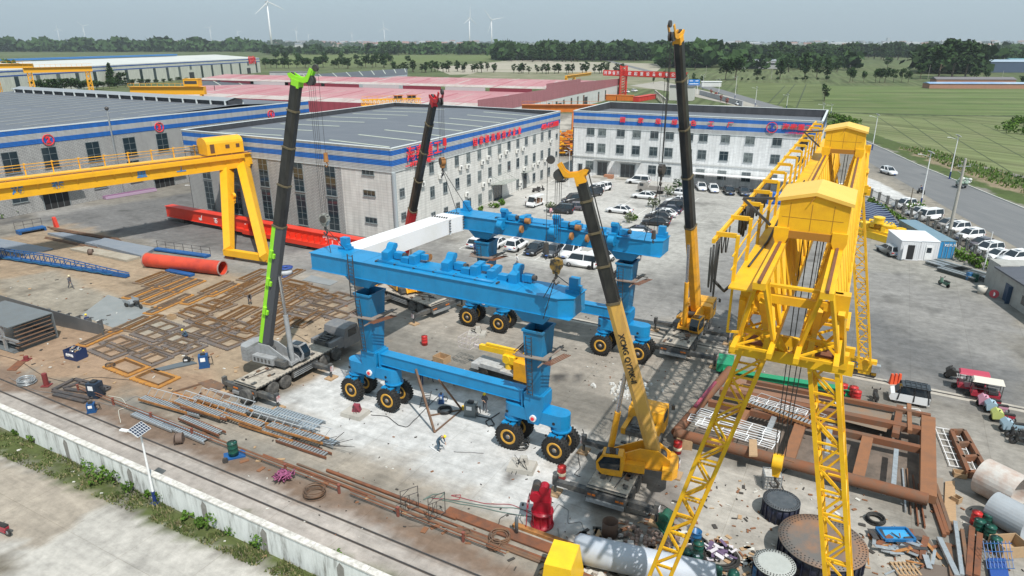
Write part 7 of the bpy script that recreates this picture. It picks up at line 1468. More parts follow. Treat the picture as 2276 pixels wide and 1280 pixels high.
plate('timber_plank',((2101,1070),(2122,1068),(2126,1160),(2098,1155)),WOOD,'long pale board beside the brown bars, lower right',.12,'board');plate('timber_plank',((2078,1062),(2096,1062),(2097,1100),(2078,1095)),M('grey_board',(.25,.21,.17),.9),'short grey board left of the long pale board',.12,'board')
plate('timber_plank',((1665,976),(1682,976),(1684,1012),(1665,1012)),WOOD,'pale boards on the front beam of the rusty framework',1.5,'board',1.38)
plate('sheet_metal',((1985,1175),(2050,1175),(2075,1210),(2040,1240),(1995,1205)),M('brown_sheet',(.14,.11,.09),.8),'brown sheet behind the blue tray',.08);plate('sheet_metal',((2040,1270),(2065,1250),(2110,1262),(2120,1300),(2040,1300)),M('brown_sheet',(.14,.11,.09)),'brown sheet at the bottom edge right of the pallet',.15)
m=MB();q=G(1988,1197);m.b2((q.x-.95,q.y-.55,.2),(q.x+.95,q.y+.55,.26));
for s_ in(-1,1):m.b2((q.x-.95,q.y+s_*.55-.06,.26),(q.x+.95,q.y+s_*.55+.06,.42),1);m.b2((q.x+s_*.95-.06,q.y-.5,.26),(q.x+s_*.95+.06,q.y+.5,.42),1)
single(m,'blue_tray',[M('tray_sky',(.05,.32,.6),.4),M('tray_rim',(.01,.12,.3),.4)],'bright blue rectangular tray on the scrap','tray')
m=MB();r_=random.Random(9);q0=G(2010,1225)
for k in range(60):
 q=q0+Vector((r_.gauss(0,1.1),r_.gauss(0,.7),r_.uniform(.05,.35)));a_=r_.uniform(0,6.3);m.bar(q-Vector((math.cos(a_),math.sin(a_),.1))*r_.uniform(.2,.9),q+Vector((math.cos(a_),math.sin(a_),.1))*r_.uniform(.2,.8),r_.uniform(.05,.35),.04,r_.randrange(4))
single(m,'scrap_heap',[RUST,RUST2,GALV,STEEL],'mixed heap of rusty offcuts below the blue tray','scrap heap')
m=MB();q=G(2012,1268)
for k in range(6):m.box((q.x-.6+k*.24,q.y,.16),(.12,1.1,.03))
for s_ in(-.5,0,.5):m.box((q.x,q.y+s_,.07),(1.35,.1,.13))
single(m,'wooden_pallet',WOOD,'wooden pallet at the bottom edge on the right','pallet')
for i,(x,y,r,L,mt,l)in enumerate(((2215,1112,1.25,2.4,M('pipe_rusty_white',(.52,.50,.47),.6,0,((.35,.16,.08),.9,.6)),'large rust streaked white pipe section at the right edge'),(2238,1175,1.0,2.2,M('pipe_grey',(.34,.37,.40),.5,0,((.25,.26,.27),1,.5)),'grey pipe section in front of the rust streaked one'))):
 p=G(x,y);e=empty('pipe_section',p,R(118),l,'pipe');m=MB();m.pipe((-L/2,0,r),(L/2,0,r),r,.03,30);m.build('shell',mt,e)
def crate(p,w,d,h,rz,mat,label,open_=True,name='crate',cat='box',lid=None):
 e=empty(name,p,rz,label,cat);m=MB();t=.04
 m.b2((-w/2,-d/2,0),(w/2,d/2,.05));m.b2((-w/2,-d/2,.05),(w/2,-d/2+t,h));m.b2((-w/2,d/2-t,.05),(w/2,d/2,h));m.b2((-w/2,-d/2+t,.05),(-w/2+t,d/2-t,h));m.b2((w/2-t,-d/2+t,.05),(w/2,d/2-t,h));m.build('side',mat,e)
 m=MB();m.b2((-w/2+t,-d/2+t,.05),(w/2-t,d/2-t,.06 if open_ else h-.02));m.build('inside' if open_ else 'lid',lid or mat,e);return e
CB=M('cardboard',(.42,.29,.17),.9,0,((.3,.2,.12),3,.4));crate(G(2238,1225),1.7,1.2,.8,R(5),CB,'open cardboard box at the right edge near the pipes');crate(G(982,804),1.35,1.1,.65,R(-35),WOOD,'open wooden crate behind the lower blue beam');crate(G(382,708),.8,.6,.45,R(-20),CB,'open cardboard box among the rusty frames');crate(G(1520,992),1.2,.9,.8,R(-15),WOOD,'closed wooden crate beside the red banded drum',False);crate(G(2132,1058),.8,.6,.35,R(-20),WOOD,'small wooden box left of the rusty ladder frame');crate(G(2125,1115),.5,.5,.4,R(30),CB,'small cardboard box beside the long pale board')
crate(G(1312,385),1.8,1.2,.7,R(-25),M('red_brown_crate',(.36,.17,.10),.8),'reddish wooden crate left of the office door',False);crate(G(1353,396),2.0,1.3,.8,R(-25),M('red_brown_crate',(.36,.17,.10)),'reddish wooden crate between the two office doors',False)
plate('sheet_metal',((2195,1240),(2235,1240),(2245,1290),(2205,1295)),M('sheet_blue',(.02,.07,.28),.5),'dark blue sheet leaning at the lower right',.3)
m=MB();q=G(2208,1255);
for k in range(8):m.bar(q+Vector((-.9+k*.22,-.7,.35)),q+Vector((-.9+k*.22+.3,.5,1.3)),.03)
for k in range(4):m.bar(q+Vector((-.9+k*.1,-.7+k*.35,.35+k*.3)),q+Vector((.7+k*.1,-.7+k*.35,.35+k*.3)),.03)
single(m,'mesh_panel',[BG],'dark blue wire mesh panel leaning over the brown channels','mesh panel')
p=G(1713,1080);e=empty('caged_tank',p,R(-10),'white plastic tank in a wire cage under the hook','tank');m=MB();m.b2((-.5,-.5,.15),(.5,.5,1.05));m.build('bottle',M('plastic_dirty',(.5,.48,.44),.5,0,((.2,.18,.16),2,.6)),e);m=MB()
for z in(.15,.4,.65,.9,1.1):
 for a,b in(((-.55,-.55),(.55,-.55)),((.55,-.55),(.55,.55)),((.55,.55),(-.55,.55)),((-.55,.55),(-.55,-.55))):m.bar((*a,z),(*b,z),.03)
for k in range(6):
 t=-.55+k*.22
 for s_ in(-.55,.55):m.bar((t,s_,0),(t,s_,1.1),.03);m.bar((s_,t,0),(s_,t,1.1),.03)
m.build('cage',GALV,e)
a,b=G(1330,1228,.9),G(1480,1262,.9);e=empty('grey_tank_car',(a.x,a.y,0),ang(a,b),'pale grey steel cylinder with a yellow box at the bottom edge','tank');m=MB();m.lathe([(0,-1.5),(.6,-1.45),(.85,-1.2),(.85,6.5),(0,6.7)],(0,0,.9),(1,0,0),28);m.build('shell',M('pale_blue_grey_paint',(.42,.46,.52),.45,0,((.30,.33,.36),.8,.6)),e)
m=MB();m.add([(-2.6,-3.2,0),(-.6,-3.2,0),(-.6,-.9,0),(-2.6,-.9,0),(-2.4,-3.2,2.1),(-.9,-3.2,2.1),(-.9,-1.1,2.1),(-2.4,-1.1,2.1)],[(3,2,1,0),(4,5,6,7),(0,1,5,4),(1,2,6,5),(2,3,7,6),(3,0,4,7)]);m.build('yellow_box',YEL,e)
WR_=M('winch_red',(.36,.010,.025),.35,0,((.2,.01,.02),2,.4));p=G(1205,1165);e=empty('winch_machine',p,R(-10),'upright dark red winch machine with a drum base on the pale slab','machine')
m=MB();m.lathe([(.75,0),(.75,.12),(.6,.15),(.6,.95),(.72,1.0),(.72,1.1),(0,1.1)],n=24)
for k in range(8):t=k*math.pi/4;m.box((.62*math.cos(t),.62*math.sin(t),.5),(.12,.06,.8),t)
m.build('base',WR_,e);m=MB();m.b2((-.55,-.3,1.1),(.55,.3,1.9));m.b2((-.5,-.25,1.9),(.5,.25,2.6));m.cyl((-.45,-.35,2.2),(-.45,.35,2.2),.35,n=14);m.cyl((.1,-.3,2.75),(.1,.3,2.75),.3,n=14);m.b2((-.62,-.4,1.05),(.62,.4,1.15));m.build('gearbox',WR_,e)
m=MB();m.cyl((-.4,-.2,2.85),(-.4,.35,2.85),.26,n=12);m.build('motor',STEEL,e);m=MB()
for z in(1.5,1.9):m.bar((-.9,-.6,z),(-.9,.5,z),.04)
for y in(-.6,-.05,.5):m.bar((-.9,y,1.1),(-.9,y,1.9),.04)
m.bar((-.9,-.6,1.1),(-.95,-.7,-.0),.05);m.build('guard_rail',WR_,e)
m=MB();q=G(1148,1188);m.lathe([(.115,0),(.115,1.2),(.08,1.32),(.035,1.36),(.035,1.45)],q,n=14);single(m,'gas_cylinder',M('cyl_grey',(.12,.14,.15),.4),'slim dark gas cylinder standing on the pale slab','gas cylinder')
def hose(pts,r,mat,label,loops_=0,seed=1,z=.03):
 r_=random.Random(seed);P_=[G(x,y)for x,y in pts];out=[]
 for i in range(len(P_)-1):
  a,b=P_[i],P_[i+1]
  for k in range(6):
   t=k/6;q=a.lerp(b,t)+Vector((r_.uniform(-.05,.05),r_.uniform(-.05,.05),z));out.append(q)
 out.append(P_[-1]+Vector((0,0,z)))
 sm=[out[0]]+[(out[i-1]+out[i]*2+out[i+1])/4 for i in range(1,len(out)-1)]+[out[-1]]
 m=MB();m.tube(sm,r,5);return single(m,'hose',mat,label,'hose')
HB=M('hose_black',(.03,.032,.035),.6);HR=M('hose_red',(.3,.05,.06),.6);HGR=M('hose_green',(.10,.16,.14),.6);HGY=M('hose_grey',(.22,.22,.22),.6)
hose(((1190,1140),(1150,1130),(1100,1128),(1040,1118),(1000,1112),(955,1105),(940,1112),(960,1100),(990,1096),(975,1110),(1010,1118),(1060,1126),(1120,1140),(1185,1150)),.03,HGR,'long green grey hose looping from the red winch machine to the scaffold frames')
hose(((1185,1145),(1140,1122),(1080,1120),(1030,1108),(1000,1102),(1025,1100),(1020,1112),(960,1108)),.025,HR,'red hose running beside the green grey one on the slab')
hose(((1150,1146),(1130,1142),(1112,1152),(1108,1172),(1118,1185)),.025,HB,'short black hose curling off the gas cylinder');hose(((825,923),(860,925),(885,945),(905,950),(930,925),(955,900),(975,880)),.03,HB,'black cable from the concrete block to the ladder under the lift')
hose(((1060,925),(1090,930),(1100,945),(1085,948),(1078,938),(1100,925),(1110,918)),.05,HB,'thick black hose beside the grey welding machine');hose(((1296,955),(1300,985),(1285,1010),(1290,1040),(1275,1055),(1290,1060)),.025,HB,'thin black cable from the nearest big tyre to the small box')
hose(((1225,1150),(1240,1120),(1265,1135),(1262,1165),(1290,1160),(1300,1180),(1275,1190),(1295,1210),(1250,1225),(1240,1175)),.022,HGY,'tangled grey hose right of the red winch machine');hose(((1010,1005),(1045,1006),(1075,1008)),.03,HGY,'thin grey rod on the slab right of the bending person');hose(((955,993),(975,1006)),.04,WHITE,'white stick at the feet of the bending person')
hose(((0,790),(40,800),(100,838),(150,850),(210,838),(290,845)),.02,HB,'thin black cable crossing the brown working area');hose(((20,840),(80,870),(170,880),(260,905),(300,880),(330,892)),.02,HGY,'pale cable running to the stair heap');hose(((240,880),(270,885),(285,905),(262,912),(268,940)),.03,M('cable_pale',(.5,.48,.42),.7),'pale curled cable beside the blue welding set')
hose(((640,740),(660,745),(700,770),(760,790)),.02,HB,'thin cable behind the grey truck cab');hose(((1500,1140),(1470,1120),(1440,1150),(1400,1140)),.02,HB,'thin black cable under the truck crane tail');hose(((1740,1010),(1752,1040),(1730,1060),(1742,1090)),.03,HB,'short black sling beside the caged tank')
def coil(px,py,r,mat,label,n=5,t=.04,thick=.3):
 m=MB();q=G(px,py);r_=random.Random(int(px))
 for k in range(n):
  rr=r*r_.uniform(.75,1.05);ox,oy=r_.uniform(-.1,.1)*r,r_.uniform(-.1,.1)*r;zz=.05+thick*k/n
  m.tube([q+Vector((ox+rr*math.cos(a*math.pi/9),oy+rr*math.sin(a*math.pi/9),zz+.02*math.sin(a)))for a in range(19)],t,5)
 return single(m,'cable_coil',mat,label,'coil')
coil(1112,1198,.62,RUSTD,'coil of rusty cable beside the wide rusty plates',7);coil(1098,1215,.45,RUSTD,'smaller rusty coil below the larger one',5);coil(1945,1158,.6,BLACK,'black tyre like hose coil on the pale ground',6,.06);coil(1600,1243,1.15,BLACK,'large black hose ring round a striped tarpaulin',5,.07);coil(1555,1262,.4,RUSTD,'small brown coil between the green drums',4);coil(60,852,.7,M('silver_wire',(.45,.48,.5),.4,.5),'tangled silver wire at the left edge',14,.025,.5)
coil(700,1100,.75,RUSTD,'tangled rusty wire on the pipes by the strip',10,.02,.5);coil(1038,1188,.3,RUSTD,'small ring of wire right of the scaffold frames',3,.02);coil(245,815,.4,STEEL,'thin black cable heap behind the orange frame',5,.02);coil(990,915,.55,HB,'black cable heap between the props',9,.03,.25);coil(1160,995,.5,BLACK,'wire heap on the concrete block near the big tyre',7,.03,.9)
m=MB();r_=random.Random(8);q0=G(632,1068)
for k in range(40):q=q0+Vector((r_.gauss(0,.2),r_.gauss(0,.17),r_.uniform(.2,.6)));m.tube([q+Vector((r_.uniform(-.3,.3),r_.uniform(-.3,.3),r_.uniform(-.2,.2)))for _ in range(5)],.045,5)
single(m,'rope_heap',M('rope_pink',(.30,.085,.18),.9),'heap of tangled pink rope on the brown pipes','rope')
m=MB();r_=random.Random(18);q0=G(1600,1240)
for k in range(30):q=q0+Vector((r_.uniform(-.8,.8),r_.uniform(-.6,.6),r_.uniform(.1,.5)));a_=r_.uniform(0,3);m.bar(q,q+Vector((math.cos(a_)*.5,math.sin(a_)*.5,r_.uniform(-.1,.2))),r_.uniform(.1,.3),.03,k%2)
single(m,'tarpaulin',[M('tarp_pale',(.55,.52,.55),.6),M('tarp_purple',(.12,.08,.15),.6)],'crumpled silver and purple tarpaulin inside the hose ring','tarpaulin')
for i,(x,y,l)in enumerate(((790,921,'concrete ballast block with cables in front of the leftmost tyres'),(1160,1040,'concrete ballast block with a lump of concrete by the nearest tyres'),(1060,745,'pale concrete ballast block behind the near blue beam'))):
 e=empty('concrete_block',G(x,y),R(-25+i*8),l,'concrete block');m=MB();m.box((0,0,.16),(2.0,1.5,.32),0,None,.93);m.build('slab',CONC,e);m=MB();m.box((.1,.1,.62),(.7,.5,.6),.3,None,.7);m.build('stump',CONC if i else M('cable_red',(.25,.04,.06),.6),e)
 m=MB();r_=random.Random(i)
 for k in range(6):m.tube([(r_.uniform(-.5,.5),r_.uniform(-.5,.5),.35),(r_.uniform(-.6,.6),r_.uniform(-.5,.5),r_.uniform(.6,1)),(r_.uniform(-.8,.8),r_.uniform(-.8,.8),.3),(r_.uniform(-1.2,1.2),r_.uniform(-1,1),.03)],.025,5)
 m.build('cable',HB,e)
e=empty('prop_frame',G(965,960),0,'dark steel triangular prop standing against the lower blue beam','prop');o_=Vector(e.location);m=MB();tp1,tp2=bl(4.7,-.6,4.4)-o_,bl(6.9,-.6,4.0)-o_
f1_,f2_,f3_=G(966,962)-o_,G(1026,911)-o_,G(955,925)-o_
for a,b,w in((f1_,tp1,.16),(f2_,tp2,.13),(f1_,f2_,.11),(f3_,f2_,.11)):m.bar(a+Vector((0,0,.06)),b,w)
m.build('strut',RUSTD,e);m=MB();m.box(f2_+Vector((.2,.1,.15)),(.4,.3,.3));m.build('clamp',YEL,e)
m=MB();a,b=G(942,905),G(950,878);s_=Vector((.35,.1,0));m.bar(a-s_,b-s_+Vector((0,0,.3)),.05);m.bar(a+s_,b+s_+Vector((0,0,.3)),.05)
for k in range(6):q=a.lerp(b+Vector((0,0,.3)),(k+.5)/6);m.bar(q-s_,q+s_,.035)
single(m,'ladder',STEEL,'short dark ladder lying under the lower blue beam','ladder')
def cabinet(px,py,w,d,h,rz,mat,label,extra=True):
 e=empty('welding_machine',G(px,py),rz,label,'machine');m=MB();m.b2((-w/2,-d/2,.1),(w/2,d/2,h));m.b2((-w/2-.05,-d/2-.05,0),(w/2+.05,d/2+.05,.1));m.build('cabinet',mat,e)
 m=MB();m.b2((-w*.3,-d/2-.02,h*.55),(w*.2,-d/2,h*.85));m.build('panel',WHITE,e);m=MB()
 for k in range(3):m.tube([(w/2,-.1+k*.1,h*.7),(w/2+.3,-.2+k*.15,h*.8),(w/2+.35,0,.3),(w/2+.1,.2,.05)],.025,5)
 m.box((0,0,h+.08),(w*.5,d*.5,.16));m.build('cable',HB,e);return e
cabinet(455,815,.85,.7,1.25,R(20),M('cabinet_blue',(.012,.07,.2),.5),'blue welding cabinet with a white notice near the grey counterweight');cabinet(215,880,.95,.9,1.35,R(-10),M('cabinet_navy',(.02,.035,.06),.5),'dark blue welding set with coiled cables near the blackened frames');cabinet(205,915,.6,.5,.8,R(20),M('cabinet_blue',(.012,.07,.2)),'small blue machine in front of the dark welding set')
cabinet(1047,922,.95,.75,1.15,R(-15),M('cabinet_grey',(.13,.15,.155),.5),'grey welding machine under the lower blue beam');cabinet(981,895,.4,.4,.8,0,M('cabinet_blue2',(.04,.10,.25),.5),'small blue machine between the props');cabinet(416,806,.6,.4,.5,R(10),M('cabinet_black',(.02,.02,.02),.6),'small black box on the long tapered strip')
p=G(170,795);e=crate(p,1.7,1.2,.95,R(-22),M('bin_blue',(.012,.03,.10),.5),'dark blue scrap bin with white lettering full of offcuts',name='scrap_bin',cat='bin');m=MB();r_=random.Random(1)
for k in range(22):q=Vector((r_.uniform(-.6,.6),r_.uniform(-.4,.4),r_.uniform(.7,1.0)));m.bar(q,q+Vector((r_.uniform(-.4,.4),r_.uniform(-.3,.3),r_.uniform(-.1,.2))),.1,.05,k%2)
m.build('offcuts',[GALV,WOOD],e);text('废料箱',.35,(0,-.61,.5),(1,0,0),(0,0,1),WHL,e)
for x,y,h,l in((104,857,1.2,'dark red post standing on a foot near the silver wire'),(59,800,.4,'short rusty stub left of the blue bin')):m=MB();q=G(x,y);m.cyl(q,q+Vector((0,0,h)),.22,n=12);m.box(q+Vector((0,0,.04)),(.7,.7,.08));single(m,'steel_post',M('post_darkred',(.18,.03,.03),.7),l,'post')
def scaffold(px,py,rz,label):
 e=empty('scaffold',G(px,py),rz,label,'scaffold',None);m=MB()
 for x in(-.6,.6):m.cyl((x,0,0),(x,0,1.9),.025,n=6)
 for z in(.3,1.4,1.88):m.cyl((-.6,0,z),(.6,0,z),.022,n=6)
 m.cyl((-.6,0,1.4),(0,0,1.88),.02,n=6);m.cyl((0,0,.3),(0,0,1.4),.02,n=6);m.cyl((-.3,0,.3),(-.3,0,1.4),.02,n=6);m.cyl((-.6,0,.3),(.0,0,1.4),.018,n=6);m.build('tube_frame',STEEL,e);return e
e1=scaffold(912,1140,R(30),'left scaffold frame standing at the edge of the slab');e2=scaffold(972,1155,R(35),'right scaffold frame standing at the edge of the slab');m=MB();a,b=G(905,1150,.2),G(965,1165,1.6);m.cyl(a,G(980,1150,1.6),.018,n=5);m.cyl(G(915,1145,1.6),G(965,1165,.2),.018,n=5);single(m,'scaffold_brace',STEEL,'thin crossed braces between the two scaffold frames','brace')
def rubble(px,py,n,s,sp,mat,label):
 r_=random.Random(px);m=MB();q0=G(px,py)
 for k in range(n):q=q0+Vector((r_.gauss(0,sp),r_.gauss(0,sp*.8),0));z_=r_.uniform(.4,1)*s;m.box(q+Vector((0,0,z_*.4)),(z_,z_*r_.uniform(.6,1.2),z_*.8),r_.uniform(0,3),None,r_.uniform(.5,.9))
 return single(m,'rubble',mat,label,'rubble')
rubble(1400,868,110,.32,.95,M('white_rubble',(.55,.55,.53),.9),'heap of white broken blocks right of the lift');rubble(1318,858,8,.3,.2,M('white_rubble',(.55,.55,.53)),'small heap of white blocks left of the larger heap');rubble(1375,1235,40,.5,.9,M('pale_rubble',(.40,.38,.36),.9),'pale rubble beside the grey cylinder at the bottom');rubble(1450,1200,60,.4,.9,M('brown_rubble',(.24,.17,.14),.9),'brown rubble left of the drum cluster')
r_=random.Random(77);lit=[M('litter_dark',(.05,.045,.04),.8),M('litter_rust',(.22,.1,.05),.9),M('litter_white',(.55,.54,.5),.8),WOOD]
def litter(n,box,smin,smax,ms,label):
 m=MB()
 for k in range(n):
  x,y=r_.uniform(box[0],box[2]),r_.uniform(box[1],box[3]);
  if len(box)>4 and not inpoly(x,y,box[4]):continue
  q=G(x,y);s=r_.uniform(smin,smax);m.box(q+Vector((0,0,.03)),(s,s*r_.uniform(.15,.7),.05),r_.uniform(0,3.1),r_.choice(ms))
 o=m.build('litter',lit);return tag(o,label,None,None,'stuff')
litter(260,(0,620,800,950,[(0,600),(300,600),(780,640),(760,760),(560,860),(300,900),(0,830)]),.08,.45,(0,1,1,3,2),'scattered offcuts on the brown ground');litter(220,(520,700,1480,1200),.05,.22,(0,0,1,2),'scattered bits on the slab');litter(420,(1300,1060,2276,1280,[(1300,1200),(1480,1080),(1760,1040),(2276,1150),(2276,1280),(1300,1280)]),.06,.4,(0,0,1,1,2,3),'scrap bits on the ground at the lower right');litter(300,(300,900,1300,1280,[(300,930),(500,960),(900,1130),(1350,1270),(1180,1280),(700,1080),(300,960)]),.1,.7,(0,1,1,3),'offcuts along the rail strip');litter(260,(1250,1150,1700,1280,[(1290,1180),(1450,1150),(1700,1230),(1700,1280),(1290,1280)]),.2,.8,(0,1,3,2),'broken boards and offcuts between the tank car and the drums');litter(160,(1300,700,1700,860),.05,.2,(0,1,2),'bits on the middle ground')
litter(120,(0,960,900,1280,[(0,955),(400,1120),(860,1280),(700,1280),(380,1170),(0,1005)]),.06,.3,(2,2,2,3),'litter on the verge')
p=G(636,612);e=empty('cable_reel',p,0,'white wrapped cable reel with blue flanges behind the lime boom','cable reel');m=MB();m.lathe([(.85,.12),(.85,1.05)],n=24);m.build('winding',M('wrap_white',(.62,.65,.68),.5,0,((.4,.43,.48),3,.5)),e);m=MB();m.lathe([(0,0),(.95,0),(.95,.12),(0,.12)],n=24);m.lathe([(0,1.05),(.98,1.05),(.98,1.15),(.3,1.15),(.3,1.0),(0,1.0)],n=24);m.build('flange',M('reel_blue',(.02,.06,.25),.5),e)
for x,y,l in((203,566,'round steel reel lying before the sand coloured plate'),(400,985,'rusty banded reel at the edge of the strip')):m=MB();q=G(x,y);m.cyl(q+Vector((-.2,0,.42)),q+Vector((.25,.1,.42)),.42,n=16);m.cyl(q+Vector((-.25,0,.42)),q+Vector((-.2,0,.42)),.48,n=16);single(m,'cable_reel',M('reel_rust',(.14,.10,.08),.8),l,'reel')
a,b=G(1080,842),G(1180,872);hd_=ang(a,b);e=empty('aerial_platform_truck',G(1118,834),hd_,'small yellow aerial work platform truck with a wire basket behind the lower blue beam','platform truck')
m=MB();m.b2((-2.9,-1.0,.75),(1.7,1.0,.95));m.b2((-2.9,-1.02,.45),(-2.1,1.02,.85));m.b2((-1.9,-1.0,.95),(.3,-.3,1.15));m.build('chassis',M('platform_grey',(.42,.43,.43),.6,0,((.2,.2,.2),2,.6)),e);m=MB();m.extp([(1.75,.5),(3.4,.5),(3.5,1.2),(3.2,2.2),(1.75,2.25)],(0,0,0),(1,0,0),(0,0,1),2.0);m.build('cab',YELC,e)
m=MB();m.bar((2.4,.1,2.5),(-2.7,.3,2.15),.42,.5);m.bar((2.4,.1,2.85),(-2.0,.3,2.6),.3,.2);m.build('boom',YEL,e);m=MB();m.cyl((.7,0,.95),(.7,0,2.0),.4,n=14);m.box((.8,0,1.9),(1.2,.8,.7));m.cyl((.6,-.45,1.9),(.6,.45,1.9),.4,n=14);m.build('turret',YEL,e)
m=MB()
for z in(2.0,2.5,3.0):
 for p_,q_ in(((-4.6,-.6),(-3.3,-.6)),((-3.3,-.6),(-3.3,.9)),((-3.3,.9),(-4.6,.9)),((-4.6,.9),(-4.6,-.6))):m.bar((*p_,z),(*q_,z),.04)
for x in(-4.6,-4.17,-3.73,-3.3):
 for y in(-.6,.15,.9):m.bar((x,y,2.0),(x,y,3.0),.035)
m.bar((-2.7,.3,2.1),(-3.4,.3,2.1),.25);m.build('basket',M('basket_grey',(.5,.45,.44),.5),e)
for x in(-1.5,2.4):
 for s_ in(-.85,.85):sub(e,'wheel',CARW[0],(x,s_,.42),0,1.24)
def boxcab(p,rz,L,Wd,H,mat,label,dr=None,cat='site cabin',name='site_cabin',corr=True):
 e=empty(name,p,rz,label,cat);m=MB();m.b2((-L/2,-Wd/2,.1),(L/2,Wd/2,H));m.b2((-L/2-.03,-Wd/2-.03,0),(L/2+.03,Wd/2+.03,.1))
 if corr:
  for k in range(int(L/.3)):x=-L/2+.15+k*.3;m.b2((x-.06,-Wd/2-.03,.2),(x+.06,-Wd/2,H-.15));m.b2((x-.06,Wd/2,.2),(x+.06,Wd/2+.03,H-.15))
  for k in range(int(Wd/.3)):y=-Wd/2+.15+k*.3;m.b2((-L/2-.03,y-.06,.2),(-L/2,y+.06,H-.15))
 m.build('shell',mat,e);m=MB();m.b2((-L/2-.06,-Wd/2-.06,H),(L/2+.06,Wd/2+.06,H+.06));m.build('roof',mat,e);return e
hd_=ang(G(2035,585),G(1985,520));hd_=R(100)
pc=G(2018,578);cdir=Vector((math.cos(R(79)),math.sin(R(79)),0));cn=Vector((cdir.y,-cdir.x,0))
SCW=M('cabin_white',(.66,.67,.69),.5)
e=boxcab(pc+cdir*3.0,R(79),6,2.45,2.75,SCW,'white site cabin with its door standing open');m=MB();m.b2((-3.06,-.55,.15),(-3.0,.35,2.2));m.build('doorway',DARKIN,e);m=MB();m.bar((-3.1,.4,1.2),(-3.6,1.1,1.2),.05,2.0);m.build('door',SCW,e)
e=boxcab(pc+cdir*3.2+cn*2.55,R(79),6,2.4,2.75,SCW,'white site cabin with a closed door beside the blue container');m=MB();m.b2((-3.08,-.5,.15),(-3.03,.5,2.2));m.build('door',WHITE,e);m=MB();m.b2((-3.12,-.25,1.2),(-3.08,.35,1.9));m.build('window',GLASS,e)
CBM=M('container_blue_grey',(.14,.23,.29),.5,0,((.2,.28,.32),1,.5));
e=boxcab(G(2097,576)+Vector((.5,6.1,0)),R(85),12.2,2.44,2.6,CBM,'long blue grey shipping container beside the site cabins',cat='container',name='shipping_container');m=MB();
for y in(-.6,.6):m.b2((-6.16,y-.56,.2),(-6.1,y+.56,2.5));
for y in(-.9,-.35,.35,.9):m.bar((-6.2,y,.2),(-6.2,y,2.5),.05,mi=1)
m.build('door',[M('container_door_blue',(.03,.22,.45),.5),GALV],e);text('KEYUN',.5,(-6.2,-.55,2.05),(0,-1,0),(0,0,1),WHL,e)
p=Vector((57.9,103.5,0));e=empty('hydraulic_grab',p,R(112),'cluster of yellow machine parts with round drums and hoses','machine');m=MB()
m.b2((-2.6,-1.6,0),(2.6,-1.0,.8));m.b2((-2.6,.9,0),(2.6,1.5,.8));m.b2((-2,-1.2,.6),(2,1.2,1.1))
for x,y,z,r in((-.8,.2,1.1,.75),(.8,-.3,1.1,.8),(0,.9,1.9,.6),(1.8,.8,.9,.7),(-1.9,-.7,.8,.6)):m.cyl((x,y,z),(x,y,z+.6),r,n=18);m.cyl((x,y,z+.6),(x,y,z+.75),r*1.12,n=18)
for k in range(8):m.box((-2+k*.55,(k%3-1)*.9,1.3+.3*(k%2)),(.5,.5,.6),k)
m.build('body',YEL,e);e.scale=(1.25,1.25,1.3);m=MB()
for k in range(6):m.tube([(-1.5+k*.5,-.9,1.2),(-1.2+k*.5,-.3,2.2),(-.9+k*.5,.5,1.6)],.05)
m.build('hose',M('hose_blue',(.05,.15,.3),.5),e)
for k in range(11):
 t_=k/10;p=Vector((66.2*(1-t_)+60.8*t_,126*(1-t_)+109.5*t_,.2));m=MB();
 for j in range(8):a=j/8;b=(j+1)/8;m.bar((-3+6*a,-.30,.80+.28*math.sin(a*6)),(-3+6*b,-.30,.80+.28*math.sin(b*6)),.07,.07,1);m.add([(-3+6*a,-.45,.5+.28*math.sin(a*6)),(-3+6*b,-.45,.5+.28*math.sin(b*6)),(-3+6*b,.45,.75+.28*math.sin(b*6)),(-3+6*a,.45,.75+.28*math.sin(a*6)),(-3+6*a,-.45,.3+.28*math.sin(a*6)),(-3+6*b,-.45,.3+.28*math.sin(b*6)),(-3+6*b,.45,.55+.28*math.sin(b*6)),(-3+6*a,.45,.55+.28*math.sin(a*6))],[(0,1,2,3),(7,6,5,4),(4,5,1,0),(6,7,3,2)])
 o=m.build('curved_plate',[M('navy_plate',(.012,.02,.07),.4,0,((.1,.12,.2),2,.3)),M('plate_edge_pale',(.35,.42,.5),.5)],None,(p.x,p.y,0),R(-14));tag(o,'navy curved plate in the stacked row behind the right lattice leg','curved plate','navy curved plates stacked in a row')
p=G(1717,452);e=empty('generator',p,R(-14),'bright blue boxed generator at the end of the carport','generator');m=MB();m.b2((-2.6,-1.0,.3),(2.6,1.0,2.1));m.b2((-2.6,-.9,0),(2.6,.9,.3));m.build('housing',M('generator_blue',(.015,.11,.42),.4),e);m=MB();m.b2((-2.2,-1.03,.5),(-1.2,-1.0,1.2));m.b2((-2.4,-1.03,1.5),(-1.8,-1.0,1.7));m.build('grille',STEEL,e)
for i,(x,y,n_,l)in enumerate(((2105,598,8,'stack of dark steel profiles nearest the site cabins'),(2135,612,9,'middle stack of dark steel profiles'),(2165,615,7,'stack of dark steel profiles nearest the brick hut'))):
 m=MB();q=G(x,y);r_=random.Random(i);a_=R(115)
 for k in range(n_*3):o2=Vector((math.cos(a_+1.57),math.sin(a_+1.57),0))*((k%n_)*.32-n_*.16)+Vector((0,0,.1+.22*(k//n_)));d2=Vector((math.cos(a_),math.sin(a_),0));m.bar(q+o2-d2*2.5,q+o2+d2*2.5,.26,.12,r_.randrange(2))
 single(m,'steel_profiles',[M('profile_dark',(.08,.09,.085),.6),GALV],l,'steel stack')
p=G(2245,677);HUTB=M('grey_block_wall',(.36,.36,.34),.9,0,((.25,.24,.22),1.2,.6),.2)
